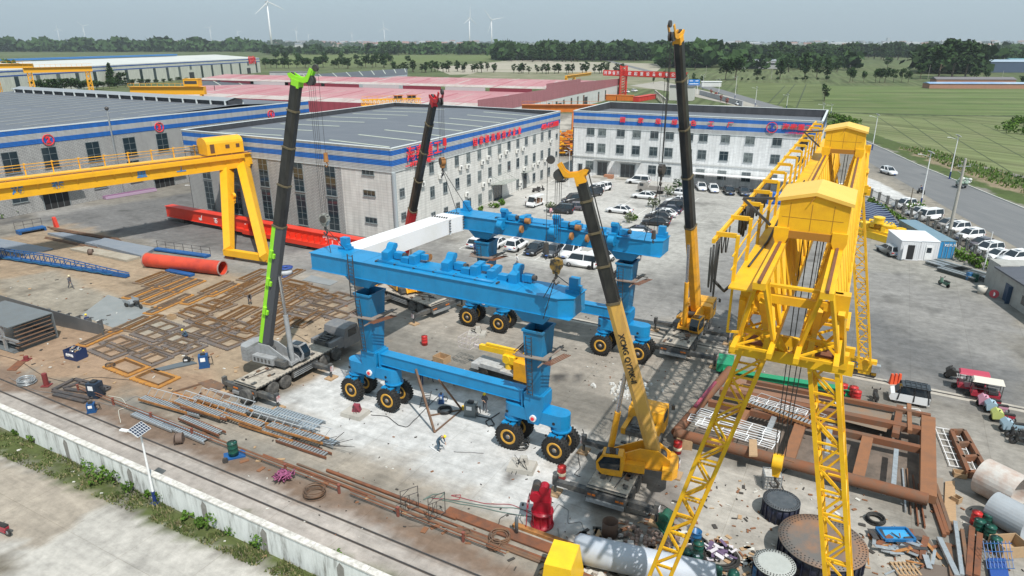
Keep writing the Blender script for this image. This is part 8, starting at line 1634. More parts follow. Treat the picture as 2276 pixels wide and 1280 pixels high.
e=empty('block_hut',p,R(-100),'grey concrete block hut with a dark ribbed roof at the right edge','hut');m=MB();m.b2((-4.5,0,0),(8,6,3.0));m.b2((-7.4,.3,0),(-4.5,6,3.4));m.build('wall',HUTB,e);m=MB();m.add([(-4.7,-.3,3.02),(8.3,-.3,3.02),(8.3,6.3,3.5),(-4.7,6.3,3.5),(-4.7,-.3,3.2),(8.3,-.3,3.2),(8.3,6.3,3.68),(-4.7,6.3,3.68)],[(3,2,1,0),(4,5,6,7),(0,1,5,4),(1,2,6,5),(2,3,7,6),(3,0,4,7)])
m.build('roof',M('ribbed_dark_roof',(.07,.075,.09),.5,0,((.12,.12,.14),.8,.6,(6,.3,1))),e);m=MB();m.b2((-1.8,-.08,0),(-.4,0,2.1));m.b2((-.3,-.5,0),(-.22,0,2.1));m.build('door',M('door_navy',(.02,.05,.10),.5),e);m=MB();m.b2((2.0,-.06,.9),(3.6,0,1.9));m.build('window',GLASS,e)
for x,y,c,l in((2152,622,DBl,'blue barrel beside the steel stacks'),(2166,625,DGn,'green barrel beside the steel stacks')):drum(x,y,c,DLid,l,1.0,.38)
m=MB();q=G(2181,652);m.lathe([(.45,0),(.55,.9),(.5,.9),(.42,.1),(0,.1)],q,n=16);single(m,'plastic_tub',M('tub_cream',(.5,.48,.43),.6),'cream plastic tub by the corner of the block hut','tub')
m=MB();q=G(2207,662);m.cyl(q+Vector((0,0,.5)),q+Vector((.12,.1,.5)),.5,n=18);m.cyl(q+Vector((-.03,0,.5)),q+Vector((0,0,.5)),.25,n=12,mi=1);single(m,'round_sign',[M('sign_red',(.45,.06,.08),.6),WHITE],'round red and white plate leaning on the block hut','sign')
m=MB();q=G(1987,853)
for k in range(3):m.box(q+Vector((-.3+k*.35,0,.5)),(.3,.3,1.0),0,None,.6)
single(m,'safety_barrier',M('barrier_orange',(.68,.09,.03),.5),'orange red plastic safety barrier beside the far gantry rail','barrier')
e=empty('iron_fence',G(1920,430),0,'dark iron fence with stone posts along the roadside','fence');o_=Vector(e.location);FP=[G(1918,432),G(1990,466),G(2060,505),G(2130,548),G(2200,598)];m=MB();ps=[]
for a,b in zip(FP,FP[1:]):
 n_=max(1,round((b-a).length/3))
 for k in range(n_):
  p_,q_=a.lerp(b,k/n_),a.lerp(b,(k+1)/n_);ps.append(p_)
  for z in(.45,1.55):m.bar(p_-o_+Vector((0,0,z)),q_-o_+Vector((0,0,z)),.06)
  for j in range(12):r2=p_.lerp(q_,j/12)-o_;m.bar(r2+Vector((0,0,.35)),r2+Vector((0,0,1.75)),.035)
m.build('railing',M('fence_black',(.02,.022,.025),.5),e)
for p_ in ps:m=MB();m.box(p_-o_+Vector((0,0,.9)),(.35,.35,1.8));m.box(p_-o_+Vector((0,0,1.85)),(.48,.48,.1));m.build('post',M('fence_post_grey',(.2,.2,.19),.8),e)
a,b=G(405,492),G(850,577);hd_=ang(a,b);L_=(b-a).length;RG=M('girder_red',(.70,.045,.02),.4,0,((.5,.03,.02),.5,.4));e=empty('red_girder',(a.x,a.y,0),hd_,'very long bright red box girder with white characters resting on trestles','girder')
m=MB();m.b2((-3,-.6,.75),(L_+3,.5,2.45));m.b2((-3,-.8,2.45),(L_+3,.7,2.55));m.b2((-3,-.75,.68),(L_+3,.65,.75));m.b2((12,-1.5,.7),(17,-.7,1.2));m.b2((17.2,-1.7,1.1),(L_+2,-.7,1.2));m.b2((17.2,-1.7,.55),(L_+2,-1.62,1.1))
for k in range(22):m.b2((17.6+k*1.25,-1.6,1.2),(17.7+k*1.25,-.65,2.0))
m.build('box_beam',RG,e);m=MB()
for x in(1,13,26,38):m.b2((x,-.7,0),(x+.5,.6,.68));m.b2((x-1,-.5,0),(x+1.4,.4,.2))
m.b2((25,-1.6,.2),(31,-.9,.5));m.build('trestle',STEEL,e)
Wg=Wall((a.x,a.y),hd_);Wg.o=Wg.o+Wg.n*.6
for ch,px,py in(('产',443,469),('生',477,473),('全',520,478),('安',546,484)):
 s_,z_=Wg.on(px,py);
 if ch!='全':text(ch,.95,(s_,-.63,1.55),(-1,0,0),(0,0,-1),WHL,e,bold=.01)
s_,z_=Wg.on(733,515);text('400-6153888',.55,(s_,-.63,2.1),(-1,0,0),(0,0,-1),WHL,e);text('国家绿色工厂',.75,(s_,-.63,1.45),(-1,0,0),(0,0,-1),WHL,e,bold=.01)
a2=G(520,520);
m=MB();A_,B_=G(232,443),G(345,424)
for k in range(5):o2=(B_-A_).normalized().cross(Vector((0,0,1)))*(k*.3-.6);m.bar(A_+o2+Vector((0,0,.3+.1*(k%2))),B_+o2+Vector((0,0,.3+.1*(k%2))),.24,.5,k%2)
single(m,'steel_bundle',[M('strip_lilac',(.42,.30,.42),.6),M('strip_purple',(.25,.13,.23),.6)],'bundle of lilac painted sections beside the hedge bed','steel bundle')
m=MB();A_,B_=G(0,478),G(95,455)
for k in range(7):q=A_.lerp(B_,k/7);m.box(q+Vector((0,0,.6)),(1.8,.9,1.0),.3)
single(m,'blue_machine',[M('navy_blue_paint',(.015,.03,.16),.5)],'row of navy blue machine housings by the left hedge bed','machine')
def leafm(name,c1,c2,sc=.6):
 m=bpy.data.materials.new(name);m.use_nodes=True;n=m.node_tree;b=n.nodes['Principled BSDF'];L=n.links.new
 oi=n.nodes.new('ShaderNodeObjectInfo');nz=n.nodes.new('ShaderNodeTexNoise');tc=n.nodes.new('ShaderNodeTexCoord');L(tc.outputs['Object'],nz.inputs[0]);nz.inputs['Scale'].default_value=sc;nz.inputs['Detail'].default_value=3
 r=n.nodes.new('ShaderNodeMapRange');r.inputs[1].default_value=.35;r.inputs[2].default_value=.65;L(nz.outputs[0],r.inputs[0])
 x=n.nodes.new('ShaderNodeMix');x.data_type='RGBA';x.inputs[6].default_value=(*c1,1);x.inputs[7].default_value=(*c2,1);L(r.outputs[0],x.inputs[0])
 rr=n.nodes.new('ShaderNodeMapRange');rr.inputs[3].default_value=.7;rr.inputs[4].default_value=1.3;L(oi.outputs['Random'],rr.inputs[0]);v=n.nodes.new('ShaderNodeVectorMath');v.operation='SCALE';L(x.outputs[2],v.inputs[0]);L(rr.outputs[0],v.inputs['Scale']);L(v.outputs[0],b.inputs['Base Color'])
 b.inputs['Roughness'].default_value=.9;b.inputs['Specular IOR Level'].default_value=.15;return m
LF=leafm('poplar_leaves',(.020,.047,.016),(.045,.082,.026));LF2=leafm('shrub_leaves',(.05,.11,.015),(.10,.17,.03),2.5);LFP=leafm('pale_leaves',(.10,.13,.07),(.19,.22,.13),3);BARK=M('bark',(.11,.085,.06),.9)
def clump(m,c,r,n,s,rnd,fl=.8):
 for k in range(n):
  d=Vector((rnd.gauss(0,1),rnd.gauss(0,1),rnd.gauss(0,fl))).normalized()*r*rnd.uniform(.55,1.0);q=Vector(c)+d;a=Vector((rnd.gauss(0,1),rnd.gauss(0,1),rnd.gauss(0,.6))).normalized()*s*rnd.uniform(.6,1.3);b=a.cross(Vector((rnd.gauss(0,1),rnd.gauss(0,1),rnd.gauss(0,1)))).normalized()*s*rnd.uniform(.6,1.2)
  m.add([q-a-b,q+a-b*.6,q+a*.7+b,q-a*.8+b*.9],[(0,1,2,3)])
def tree_proto(kind,seed,mat=LF,nleaf=1.0):
 """about 10 m tall"""
 r=random.Random(seed);e=empty('tree',(0,0,0));t=MB()
 tr={'poplar':2.6,'round':2.8,'cone':.8,'young':3.4}[kind];t.cyl((0,0,0),(.1,0,tr+2.5),.22,.12,n=7)
 for k in range(5):a=r.uniform(0,6.3);t.cyl((.05,0,tr+.3*k),(math.cos(a)*1.5,math.sin(a)*1.5,tr+1.6+.8*k),.09,.03,n=5)
 t.build('trunk',BARK,e);m=MB()
 if kind=='poplar':C=[(r.gauss(0,.8),r.gauss(0,.8),z,1.0+.5*math.sin((z-2.5)/7.5*3.0))for z in np.linspace(3,9.4,15)]
 elif kind=='round':C=[(2.2*math.cos(a)*q,2.2*math.sin(a)*q,4.2+z,1.35)for a,q,z in[(r.uniform(0,6.3),r.uniform(.2,1.15),r.uniform(0,4.4))for _ in range(19)]]
 elif kind=='cone':C=[(r.gauss(0,.5)*(1.2-z/10),r.gauss(0,.5)*(1.2-z/10),z,.4+2.1*(1-z/10.2))for z in np.linspace(1,9.6,15)]
 else:C=[(r.gauss(0,.6),r.gauss(0,.6),z,.85+.4*math.sin((z-3)/6.5*3))for z in np.linspace(3.6,9.4,9)]
 for x,y,z,q in C:clump(m,(x,y,z),q*r.uniform(.8,1.15),int(30*nleaf),.34,r)
 m.build('crown',mat,e);return e
TPs={k:[tree_proto(k,s)for s in range(n)]for k,n in(('poplar',4),('round',4),('cone',1),('young',3))}
TREES=[0]
R_=random.Random(42)
def tree(kind,px,ybase,ytop,label,group,wf=1.0):
 p=G(px,ybase);h=HZ(p,ytop)/10.*R_.uniform(.82,1.15);r=random.Random(int(px*13+ybase));pr_=TPs[kind][r.randrange(len(TPs[kind]))];TREES[0]+=1
 e=inst(pr_,p,r.uniform(0,6.3),label,'tree',group);e.scale=(h*wf*r.uniform(.85,1.15),h*wf*r.uniform(.85,1.15),h);return e
def row(kind,x0,x1,n,yb,yt,label,group,jy=1.5,jt=3,wf=1.):
 for i in range(n):t=(i+R_.uniform(-.75,.75))/max(1,n-1);b=yb+R_.uniform(-jy,jy);tree(kind,x0+(x1-x0)*t,b,yt+(b-yb)+R_.uniform(-jt,jt),label,group,wf)
row('young',1140,1385,26,163.5,141,'young dark tree in the long row beyond the red roofed hall, right part','young trees beyond the red roofed hall',.8,2.2,1.6);row('young',880,1100,26,160,138,'young dark tree in the row beyond the red roofed hall, middle part','young trees in the middle part of the row',1.5,3,1.7);row('round',592,870,26,151,129,'bushy tree in the row behind the grey roofed hall','bushy trees behind the grey roofed hall',2,4,1.3)
row('round',620,900,16,140,118,'loose tree scattered on the far field above the lime boom','trees scattered on the far field',5,3,1.2);row('poplar',590,745,11,122,101,'tall tree in the field row near the big wind turbine','field trees near the big wind turbine',2,2,1.3);row('poplar',822,1100,24,121,98,'tall tree in the dense grove beyond the middle field','grove beyond the middle field',2,3,1.4)
row('poplar',1112,1475,34,135,101,'tall dark poplar in the long stand left of the tower crane road','poplars left of the road',3,4,1.5);row('poplar',1485,1560,9,150,100,'tall poplar right behind the top of the black crane boom','poplars behind the black boom',6,6,1.3)
row('poplar',1560,1900,30,138,103,'tall poplar in the far line beyond the striped field','poplars beyond the striped field',4,4,1.5);row('poplar',1900,2060,14,132,100,'poplar in the far line beyond the wheat fields','poplars beyond the wheat fields',4,3,1.5)
for x,b,t,k,l in((1612,178,122,'round','big dark tree at the left edge of the striped field'),(1634,178,126,'round','big tree close behind the darkest one at the striped field'),(1683,176,149,'round','brownish round tree in front of the silver sheet building'),(1733,176,128,'poplar','tall tree right of the silver sheet building'),(1788,175,108,'poplar','tallest slim tree at the middle of the field edge'),(1752,160,118,'poplar','slim tree behind the field edge row'),(1815,172,128,'poplar','dense tree right of the tallest slim one'),(1838,176,135,'poplar','dense tree near the boundary of the striped field'),(1860,160,122,'poplar','slim dark tree above the long field'),(1832,224,180,'young','lone tree with a bare trunk between the striped field and the long field'),(2115,172,89,'round','largest tree crown on the horizon at the right'),(2085,175,98,'round','large tree left of the largest crown'),(2060,158,103,'round','large tree far left in the right hand group'),(2145,170,100,'round','large tree right of the largest crown'),(2045,176,132,'round','dark loose tree in front of the right hand group'),(1972,151,125,'round','dense rounded tree standing alone in the field'),(2163,181,145,'round','dark tree behind the grey roofed shed'),(2190,178,150,'round','dark tree behind the blue roofed shed'),(2205,150,102,'round','tall hazy tree right of the green roofed shed'),(2225,150,108,'round','tall hazy tree near the right edge'),(2262,150,118,'poplar','small grove tree at the right edge'),(2270,190,168,'round','dark tree at the right edge beside the shed'),(250,192,133,'cone','tall cone shaped tree in front of the far white hall'),(272,190,158,'round','bushy tree right of the cone shaped tree'),(15,200,126,'round','dense tree at the left edge behind the ridge vent'),(40,200,150,'round','second dense tree at the left edge')):
 tree(k,x,b,t,l,None,1.25 if k=='round' else 1.2)
row('round',1885,2015,9,183,152,'loose dark tree in the row along the far edge of the long field','trees along the long field',1,2,.9);[tree('round',x_,219-x_*.0914,(176 if x_<245 else 186-x_*.032)+R_.uniform(-2,2),'bush in front of the far white hall, '+('left part' if x_<245 else 'right part'),'bushes left of the cone tree' if x_<245 else 'bushes right of the cone tree',1.6)for x_ in list(range(90,245,14))+list(range(262,585,17))]
row('round',1640,1850,10,181,170,'low bush along the far edge of the striped field','low bushes at the striped field',.8,2,1.2);row('young',1460,1560,8,190,168,'slim tree beside the road beyond the gatehouse','slim trees beyond the gatehouse',6,3,1)
print('trees',TREES[0])
def belt(x0,x1,yb,yt,n,s,name,mat,dep=.1):
 m=MB();r=random.Random(int(x0+yb*7))
 for k in range(n):
  x=r.uniform(x0,x1);y=yb+r.uniform(-1,1)*dep*(yb-92);p=G(x,y);h=HZ(p,yt)*(.72+.28*math.sin(x*.11)*math.sin(x*.037+1)+r.uniform(-.05,.22));w=h*.55
  for j in range(16):c=p+Vector((r.gauss(0,w*.6),r.gauss(0,w*.6),h*r.uniform(.2,.95)));a=Vector((r.gauss(0,1),r.gauss(0,.5),r.gauss(0,.7))).normalized()*s*h*.2;b=a.cross(Vector((r.gauss(0,1),r.gauss(0,1),r.gauss(0,1)))).normalized()*s*h*.17;m.add([c-a-b,c+a-b,c+a+b*.8,c-a*.8+b],[(0,1,2,3)])
 o=m.build(name,mat);tag(o,kind='stuff')
belt(-60,580,113,88.5,800,1.1,'woodland',LF,.12);belt(-60,760,103,90.5,420,1,'woodland',LF,.1);belt(0,2276,96.2,91.2,800,1.3,'horizon_woodland',LF,.2);belt(1560,2300,122,98,520,1.1,'woodland',LF,.2);belt(1080,1500,118,96,420,1.1,'woodland',LF,.2);belt(700,1100,103,94,260,1,'woodland',LF,.2);belt(820,1100,119,97,300,1,'woodland',LF,.1);belt(1105,1480,132,97,520,1,'woodland',LF,.06);belt(1590,1900,150,118,70,1,'woodland',LF,.1);belt(1478,1575,146,99,110,1,'woodland',LF,.08);belt(1560,1875,132,104,330,1,'woodland',LF,.06);belt(1860,2075,124,101,240,1,'woodland',LF,.06);belt(2050,2165,158,103,90,.8,'woodland',LF,.1);belt(585,830,119,102,150,1,'woodland',LF,.1);belt(1480,1700,132,101,160,1,'woodland',LF,.1);belt(2090,2300,130,108,60,1,'woodland',LF,.3)
def bush(p,r,h,mat,label,cat='bush',group=None,n=60,s=.12,name='bush'):
 rr=random.Random(int(p[0]*31+p[1]*17));e=empty(name,p,0,label,cat,group);m=MB()
 for k in range(4):a=rr.uniform(0,6.3);m.cyl((0,0,0),(math.cos(a)*r*.5,math.sin(a)*r*.5,h*.7),.03,.012,n=4)
 m.build('stem',BARK,e);m=MB()
 for k in range(5):clump(m,(rr.gauss(0,r*.4),rr.gauss(0,r*.4),h*rr.uniform(.35,.75)),max(r,h)*.42,n//5+2,s,rr,.7)
 m.build('foliage',mat,e);return e
for x,y,r,h,mt,l in((1220,470,1.5,1.7,LFP,'pale flowering bush in front of the black four wheel drive'),(1409,489,.75,1.0,LF2,'round clipped green bush in the parking court'),(1398,495,.5,2.0,LFP,'thin sapling beside the round clipped bush'),(1453,461,.5,2.4,LFP,'thin young tree in front of the slanted row'),(1484,438,.8,2.4,LFP,'pale bushy young tree beside the flatbed lorry'),(1370,520,.6,1.8,LFP,'pale young tree behind the far blue beam'),(1503,425,.3,2.6,LF,'little round headed tree on a tall stem'),(1100,462,.8,1.1,LF2,'palm like shrub left of the tiled office door'),(1118,456,.9,1.1,LF2,'palm like shrub right of the tiled office door'),(1067,470,.5,.9,LF2,'small potted shrub by the glass canopy'),(2028,472,1.6,2.2,LF2,'green bush behind the yellow machine parts at the fence'),(2010,462,1.3,1.6,LF2,'smaller green bush at the fence above the navy plates'),(2140,580,1.2,1.8,LF2,'green bush between the blue container and the fence'),(2165,592,1.2,1.6,LF2,'green bush at the fence near the white pole'),(2190,600,1.0,1.4,LF2,'green bush behind the corner of the block hut'),(850,512,.6,.9,LF,'small dark shrub at the base of the stair wall')):bush(G(x,y),r,h,mt,l,n=110,s=.15)
def hedge(x0,y0,x1,y1,w,h,label):
 m=MB();a,b=G(x0,y0),G(x1,y1);r=random.Random(int(x0));n=int((b-a).length*2.2);c_=(a+b)/2;e=empty('hedge',c_,0,label,'hedge')
 for k in range(n):q=a.lerp(b,k/n)-c_;clump(m,(q.x+r.gauss(0,w*.3),q.y+r.gauss(0,w*.3),h*r.uniform(.3,.8)),h*.5,16,.16,r)
 m.build('foliage',LF2 if y0>300 else LF,e)
hedge(190,440,262,428,1.6,1.3,'dark hedge bed left part behind the lilac bundle');hedge(265,425,350,408,1.6,1.3,'dark hedge bed right part in front of the ribbed hall');hedge(-20,490,90,462,1.6,1.4,'dark hedge bed at the left edge below the yellow girder');hedge(430,478,500,492,1.0,.9,'low hedge behind the long red girder')
hedge(1930,445,2180,600,.8,.7,'scrubby hedge running along the iron fence')
for k in range(26):
 x=R_.choice([R_.uniform(1838,1905),R_.uniform(2235,2300)]);y=R_.uniform(262,300)if x<1950 else R_.uniform(268,300);bush(G(x,y),2.2,R_.uniform(1.6,3),LF2,'leafy thicket bush '+('beside the road right of the white office' if x<1950 else 'at the right edge between the fields'),'bush','roadside thicket' if x<1950 else 'thicket between the fields',90,.3)
VG='weeds growing at the foot of the white wall'
for i,(x,y,r,h)in enumerate(((40,965,.5,.5),(75,985,.6,.6),(175,1010,.6,.8),(205,1035,.9,1.3),(235,1060,.9,1.1),(262,1070,1.0,1.2),(295,1085,.8,.9),(225,1045,.8,1.0),(372,1110,.5,1.1),(420,1150,.5,.5),(478,1165,.5,1.2),(520,1185,.4,.7),(585,1215,.3,1.3),(632,1225,.35,.8),(680,1240,.35,.8),(745,1265,.3,1.2),(330,1105,.5,.6),(130,1000,.6,.5),(450,1170,.6,.6),(560,1210,.5,.4))):bush(G(x,y),r,h,LF2,'green weed bush on the verge by the wall','weeds',VG,130,.085,'weed')
m=MB();r=random.Random(6);VP=[(-20,948),(400,1118),(860,1282),(650,1300),(380,1176),(225,1110),(-20,1005)];nt_=0
while nt_<7500:
 x,y=r.uniform(-20,860),r.uniform(948,1300)
 if not inpoly(x,y,VP):continue
 q=G(x,y);nn_=noise.noise(Vector((q.x*.8,q.y*.8,0)))
 if nn_<r.uniform(-.35,.25):continue
 nt_+=1;a=r.uniform(0,6.3);s=r.uniform(.04,.09);h=r.uniform(.04,.20)*(1+nn_)*(1 if r.random()<.9 else 1.8);dx,dy=math.cos(a)*s,math.sin(a)*s;m.add([(q.x-dx,q.y-dy,0),(q.x+dx,q.y+dy,0),(q.x+r.uniform(-.1,.1),q.y+r.uniform(-.1,.1),h)],[(0,1,2)],0 if r.random()<.75 else 1)
tag(m.build('grass',[leafm('grass_blades',(.055,.085,.025),(.12,.14,.05),1.5),M('dry_grass',(.22,.2,.1),.9)]),'rough grass on the verge',None,None,'stuff')
m=MB();nt_=0;VP2=[(112,200),(106,160),(102,125),(95,90),(108,90),(114,130),(120,200)]
while nt_<4000:
 x,y=r.uniform(90,122),r.uniform(88,205)
 if not inpoly(x,y,VP2):nt_+=.2;continue
 nt_+=1;a=r.uniform(0,6.3);s=r.uniform(.12,.3);h=r.uniform(.15,.8);dx,dy=math.cos(a)*s,math.sin(a)*s;m.add([(x-dx,y-dy,0),(x+dx,y+dy,0),(x+r.uniform(-.2,.2),y+r.uniform(-.2,.2),h)],[(0,1,2)],0 if r.random()<.8 else 1)
tag(m.build('roadside_grass',[MATS.get('x')or LF2,MATS['dry_grass']]),'tall grass beside the road',None,None,'stuff')
RLG='street lamps along the public road'
def road_lamp(x,yb,yt,label,head=R(180),blue=True,panel=.9):p=G(x,yb);h=HZ(p,yt);return solar_lamp(p,h,head,label,1.8,panel,blue,RLG,.12)
for a in((1938,333,256,'street lamp beside the far trolley house'),(2045,460,340,'tallest looking street lamp, at the roadside row of cars'),(2110,397,303,'street lamp beside the tricycle loaded with sacks'),(1827,264,231,'street lamp just over the right corner of the white office'),(1847,250,233,'short looking street lamp right of the office corner'),(1748,240,210,'street lamp rising over the office roof, third from its right corner'),(1678,236,194,'street lamp over the middle of the office roof'),(1633,220,170,'street lamp nearest the flower stands by the road'),(1597,210,177,'street lamp behind the gatehouse'),(1562,199,166,'street lamp beside the blue road sign'),(1528,190,168,'street lamp left of the blue road sign')):road_lamp(*a)
YL='solar lamps in the yard'
for x,yb,yt,l in((432,444,412,'small solar lamp at the left corner of the ribbed wall'),(703,490,447,'small solar lamp behind the long red girder'),(857,510,470,'small solar lamp at the stair wall'),(1264,415,332,'solar lamp in the gap between the two offices')):p=G(x,yb);solar_lamp(p,max(3,HZ(p,yt)),R(200),l,.7,.8,False,YL,.07)
e=empty('utility_pole',G(2108,525),0,'concrete power pole with a crossarm beside the roadside cars','power pole');m=MB();h=HZ(G(2108,525),352);m.cyl((0,0,0),(0,0,h),.28,.17,n=12);m.build('pole',CONC,e);m=MB();m.bar((-1.0,0,h-1.2),(1.0,0,h-1.2),.1);m.bar((-.8,0,h-1.9),(0,0,h-2.4),.06)
for x in(-.9,-.5,.9):m.cyl((x,0,h-1.15),(x,0,h-.9),.06,n=6)
m.build('crossarm',GALV,e)
for x,yb,yt,r0,mt,l in((2019,471,417,.09,BARK,'thin wooden pole inside the roadside row'),(2186,600,515,.07,WHITE,'thin white pole beside the block hut'),(2225,183,157,.15,CONC,'leaning grey pole at the far right behind the blue roofed shed'),(2062,176,144,.15,CONC,'grey pole in front of the largest trees'),(1714,176,147,.15,CONC,'grey pole right of the silver sheet building'),(1568,172,146,.15,CONC,'grey pole by the road behind the black boom'),(1149,134,118,.5,CONC,'thin mast left in the poplar stand'),(1241,134,119,.5,CONC,'thin mast in the middle of the poplar stand'),(1887,165,144,.15,CONC,'grey pole above the long field'),(1122,95,76,2.2,M('brick_far',(.2,.16,.15),.9),'distant chimney on the horizon right of the turbines'),(1257,95,81,1.5,GRW,'distant mast on the horizon above the poplars'),(1350,95,81,1.5,GRW,'distant mast on the horizon left of the black boom')):
 p=G(x,yb);m=MB();m.cyl((0,0,0),(0,0,HZ(p,yt)),r0,r0*.7,n=8);tag(m.build('pole',mt,None,p),l,'pole');bpy.context.view_layer.objects
for o in[o for o in SC.objects if o.parent is None and o.name.startswith('pole')]:o.name='mast'
TWH=M('turbine_white',(.68,.69,.70),.4)
def turbine(x,dist,yh,a0,Lb,label,yaw=0):
 d=ray(x,92);d=Vector((d.x,d.y,0)).normalized();p=d*(dist*math.hypot((x-1138)/FPX,1));h=HZ(p,yh);e=empty('wind_turbine',p,math.atan2(-d.y,-d.x)+yaw,label,'wind turbine')
 m=MB();k=h/110;m.lathe([(2.6*k,0),(2.2*k,h*.4),(1.4*k,h)],n=16);m.build('tower',TWH,e);m=MB();m.b2((-6*k,-1.8*k,h-1.6*k),(3.2*k,1.8*k,h+1.9*k));m.lathe([(1.6*k,0),(1.4*k,1.8*k),(0,3*k)],(3.2*k,0,h),(1,0,0),12);m.build('nacelle',TWH,e)
 for j in range(3):
  t=R(a0+120*j);dr=Vector((0,math.cos(t),math.sin(t)));sd=Vector((0,-math.sin(t),math.cos(t)));b=MB();c0=Vector((4.3*k,0,h));L=Lb*h
  b.add([c0+dr*1.2*k-sd*.8*k,c0+dr*1.2*k+sd*.8*k,c0+dr*L*.22+sd*1.9*k,c0+dr*L+sd*.25*k,c0+dr*L-sd*.25*k,c0+dr*L*.22-sd*.9*k]+[v+Vector((.7*k,0,0))for v in(c0+dr*1.2*k-sd*.8*k,c0+dr*1.2*k+sd*.8*k,c0+dr*L*.22+sd*1.5*k,c0+dr*L+sd*.2*k,c0+dr*L-sd*.2*k,c0+dr*L*.22-sd*.7*k)],[(5,4,3,2,1,0),(6,7,8,9,10,11),(0,1,7,6),(1,2,8,7),(2,3,9,8),(3,4,10,9),(4,5,11,10),(5,0,6,11)]);b.build('blade',TWH,e)
turbine(603,2300,4,-22,.42,'largest wind turbine, its blades touching the top of the photo left of the lime boom',.5);turbine(1044,3300,40,88,.42,'wind turbine left of the pair near the middle of the horizon',.9);turbine(1093,3300,44,130,.5,'wind turbine right of the pair, one blade pointing up left',.3);turbine(855,5000,62,95,.45,'small wind turbine between the lime boom and the red boom')
for x,yh,l in((133,64,'tiny wind turbine farthest left on the horizon'),(191,58,'tiny wind turbine second from the left, above the far white hall'),(470,62,'tiny pale wind turbine above the word sign of the far white hall'),(531,70,'tiny pale wind turbine left of the largest one'),(660,66,'tiny wind turbine just right of the lime boom'),(687,77,'tiniest wind turbine near the horizon right of the lime boom'),(783,73,'tiny wind turbine left of the small turbine between the booms')):turbine(x,7000,yh,(x*7)%120,.38,l)
p=G(1383,216);e=empty('tower_crane',p,0,'red lattice tower crane whose jib carries a red banner with white characters','tower crane');TR=M('tower_red',(.55,.04,.03),.5);m=MB();hz1=HZ(p,146);w=1.7
for sx_ in(-w,w):
 for sy in(-w,w):m.bar((sx_,sy,0),(sx_,sy,hz1),.5)
n_=12
for k in range(n_):
 a,b=hz1*k/n_,hz1*(k+1)/n_
 for s_ in(-w,w):m.bar((-w,s_,a),(w,s_,b),.26);m.bar((w,s_,a),(-w,s_,b),.26);m.bar((s_,-w,a),(s_,w,b),.26)
m.build('tower',TR,e);zj=HZ(p,163);q0,q1=G(1338,160,zj)-p,G(1522,166,zj)-p;q0.z=q1.z=0;jd=(q1-q0).normalized();q0=Vector((0,0,0))-jd*12.5;q1=jd*38;m=MB()
for z in(zj-1.3,zj+1.3):
 for s_ in(-.8,.8):o2=Vector((-jd.y,jd.x,0))*s_;m.bar(q0+o2+Vector((0,0,z)),q1+o2+Vector((0,0,z)),.3)
for k in range(30):a,b=q0.lerp(q1,k/30),q0.lerp(q1,(k+1)/30);m.bar(a+Vector((0,0,zj-1.3)),b+Vector((0,0,zj+1.3)),.2)
m.build('jib',TR,e);m=MB();o2=Vector((jd.y,-jd.x,0))*1.0;m.bar(q0+o2+Vector((0,0,zj)),q1+o2+Vector((0,0,zj)),.1,2.5);m.build('banner',M('banner_red',(.62,.03,.02),.6),e)
for i,ch in enumerate('河南省东'):text(ch,2.0,q0+jd*(1.6+i*2.7)+o2*1.1+Vector((0,0,zj)),jd,(0,0,1),WHL,e,'banner_lettering',.03,bold=.03)
for i,ch in enumerate('欧起重设备有限公司'):text(ch,2.0,jd*(4.6+i*3.7)+o2*1.1+Vector((0,0,zj)),jd,(0,0,1),WHL,e,'banner_lettering',.03,bold=.03)
def bgantry(a,b,z,leg,gw,gh,mat,label,truss=True,cabin=None,nlegs=2,splay=2.2):
 A_,B_=G(*a,z),G(*b,z);L_=(B_-A_).length;e=empty('gantry_crane',(A_.x,A_.y,0),ang(A_,B_),label,'gantry crane');m=MB();m.b2((0,-gw/2,z-gh),(L_,gw/2,z));m.build('girder',mat,e)
 for x in leg:
  for s_ in(-1,1):
   m=MB();P0,P1=Vector((x,s_*splay,0)),Vector((x,s_*.4,z-gh))
   if truss:
    for dx in(-.8,.8):m.bar(P0+Vector((dx,0,0)),P1+Vector((dx,0,0)),.25)
    for k in range(8):q,r2=P0.lerp(P1,k/8),P0.lerp(P1,(k+1)/8);m.bar(q+Vector((-.8,0,0)),r2+Vector((.8,0,0)),.16);m.bar(q+Vector((.8,0,0)),r2+Vector((-.8,0,0)),.16)
   else:m.bar(P0,P1,.7)
   m.build('leg',mat,e)
 if cabin:m=MB();m.b2((cabin[0],-1.6,z+.1),(cabin[0]+cabin[1],1.6,z+2.4));m.b2((cabin[0]-.1,-1.7,z+2.4),(cabin[0]+cabin[1]+.1,1.7,z+2.55));m.b2((cabin[0]+.4,-1.65,z+.9),(cabin[0]+cabin[1]-.4,-1.6,z+1.9),1);m.build('cabin',[mat,STEEL],e)
 m=MB()
 for k in range(int(L_/2)):m.bar((k*2,-gw/2-.6,z),(k*2,-gw/2-.6,z+1.1),.08)
 m.bar((0,-gw/2-.6,z+1.1),(L_,-gw/2-.6,z+1.1),.08);m.bar((0,-gw/2-.3,z-.05),(L_,-gw/2-.3,z-.05),.8,.08);m.build('railing',mat,e);return e
OY=M('far_gantry_orange',(.80,.38,.015),.5);OR2=M('orange_girder',(.62,.18,.02),.5,0,((.4,.1,.03),.6,.5))
bgantry((50,150),(203,147),18.5,(2,24),1.6,2.2,OY,'orange yellow lattice legged gantry crane in front of the far white hall');bgantry((-40,142),(72,141),19.5,(4,),1.8,2.0,OY,'orange yellow gantry crane entering from the left edge in the distance')
bgantry((290,192),(455,192),14.5,(1,24),1.8,2.6,OY,'yellow gantry crane with a cabin rising behind the ridge vent',False,(19,5));bgantry((1258,168),(1312,161),10,(.5,15),1.4,1.6,OY,'small plain yellow gantry crane beyond the red parapet',False)
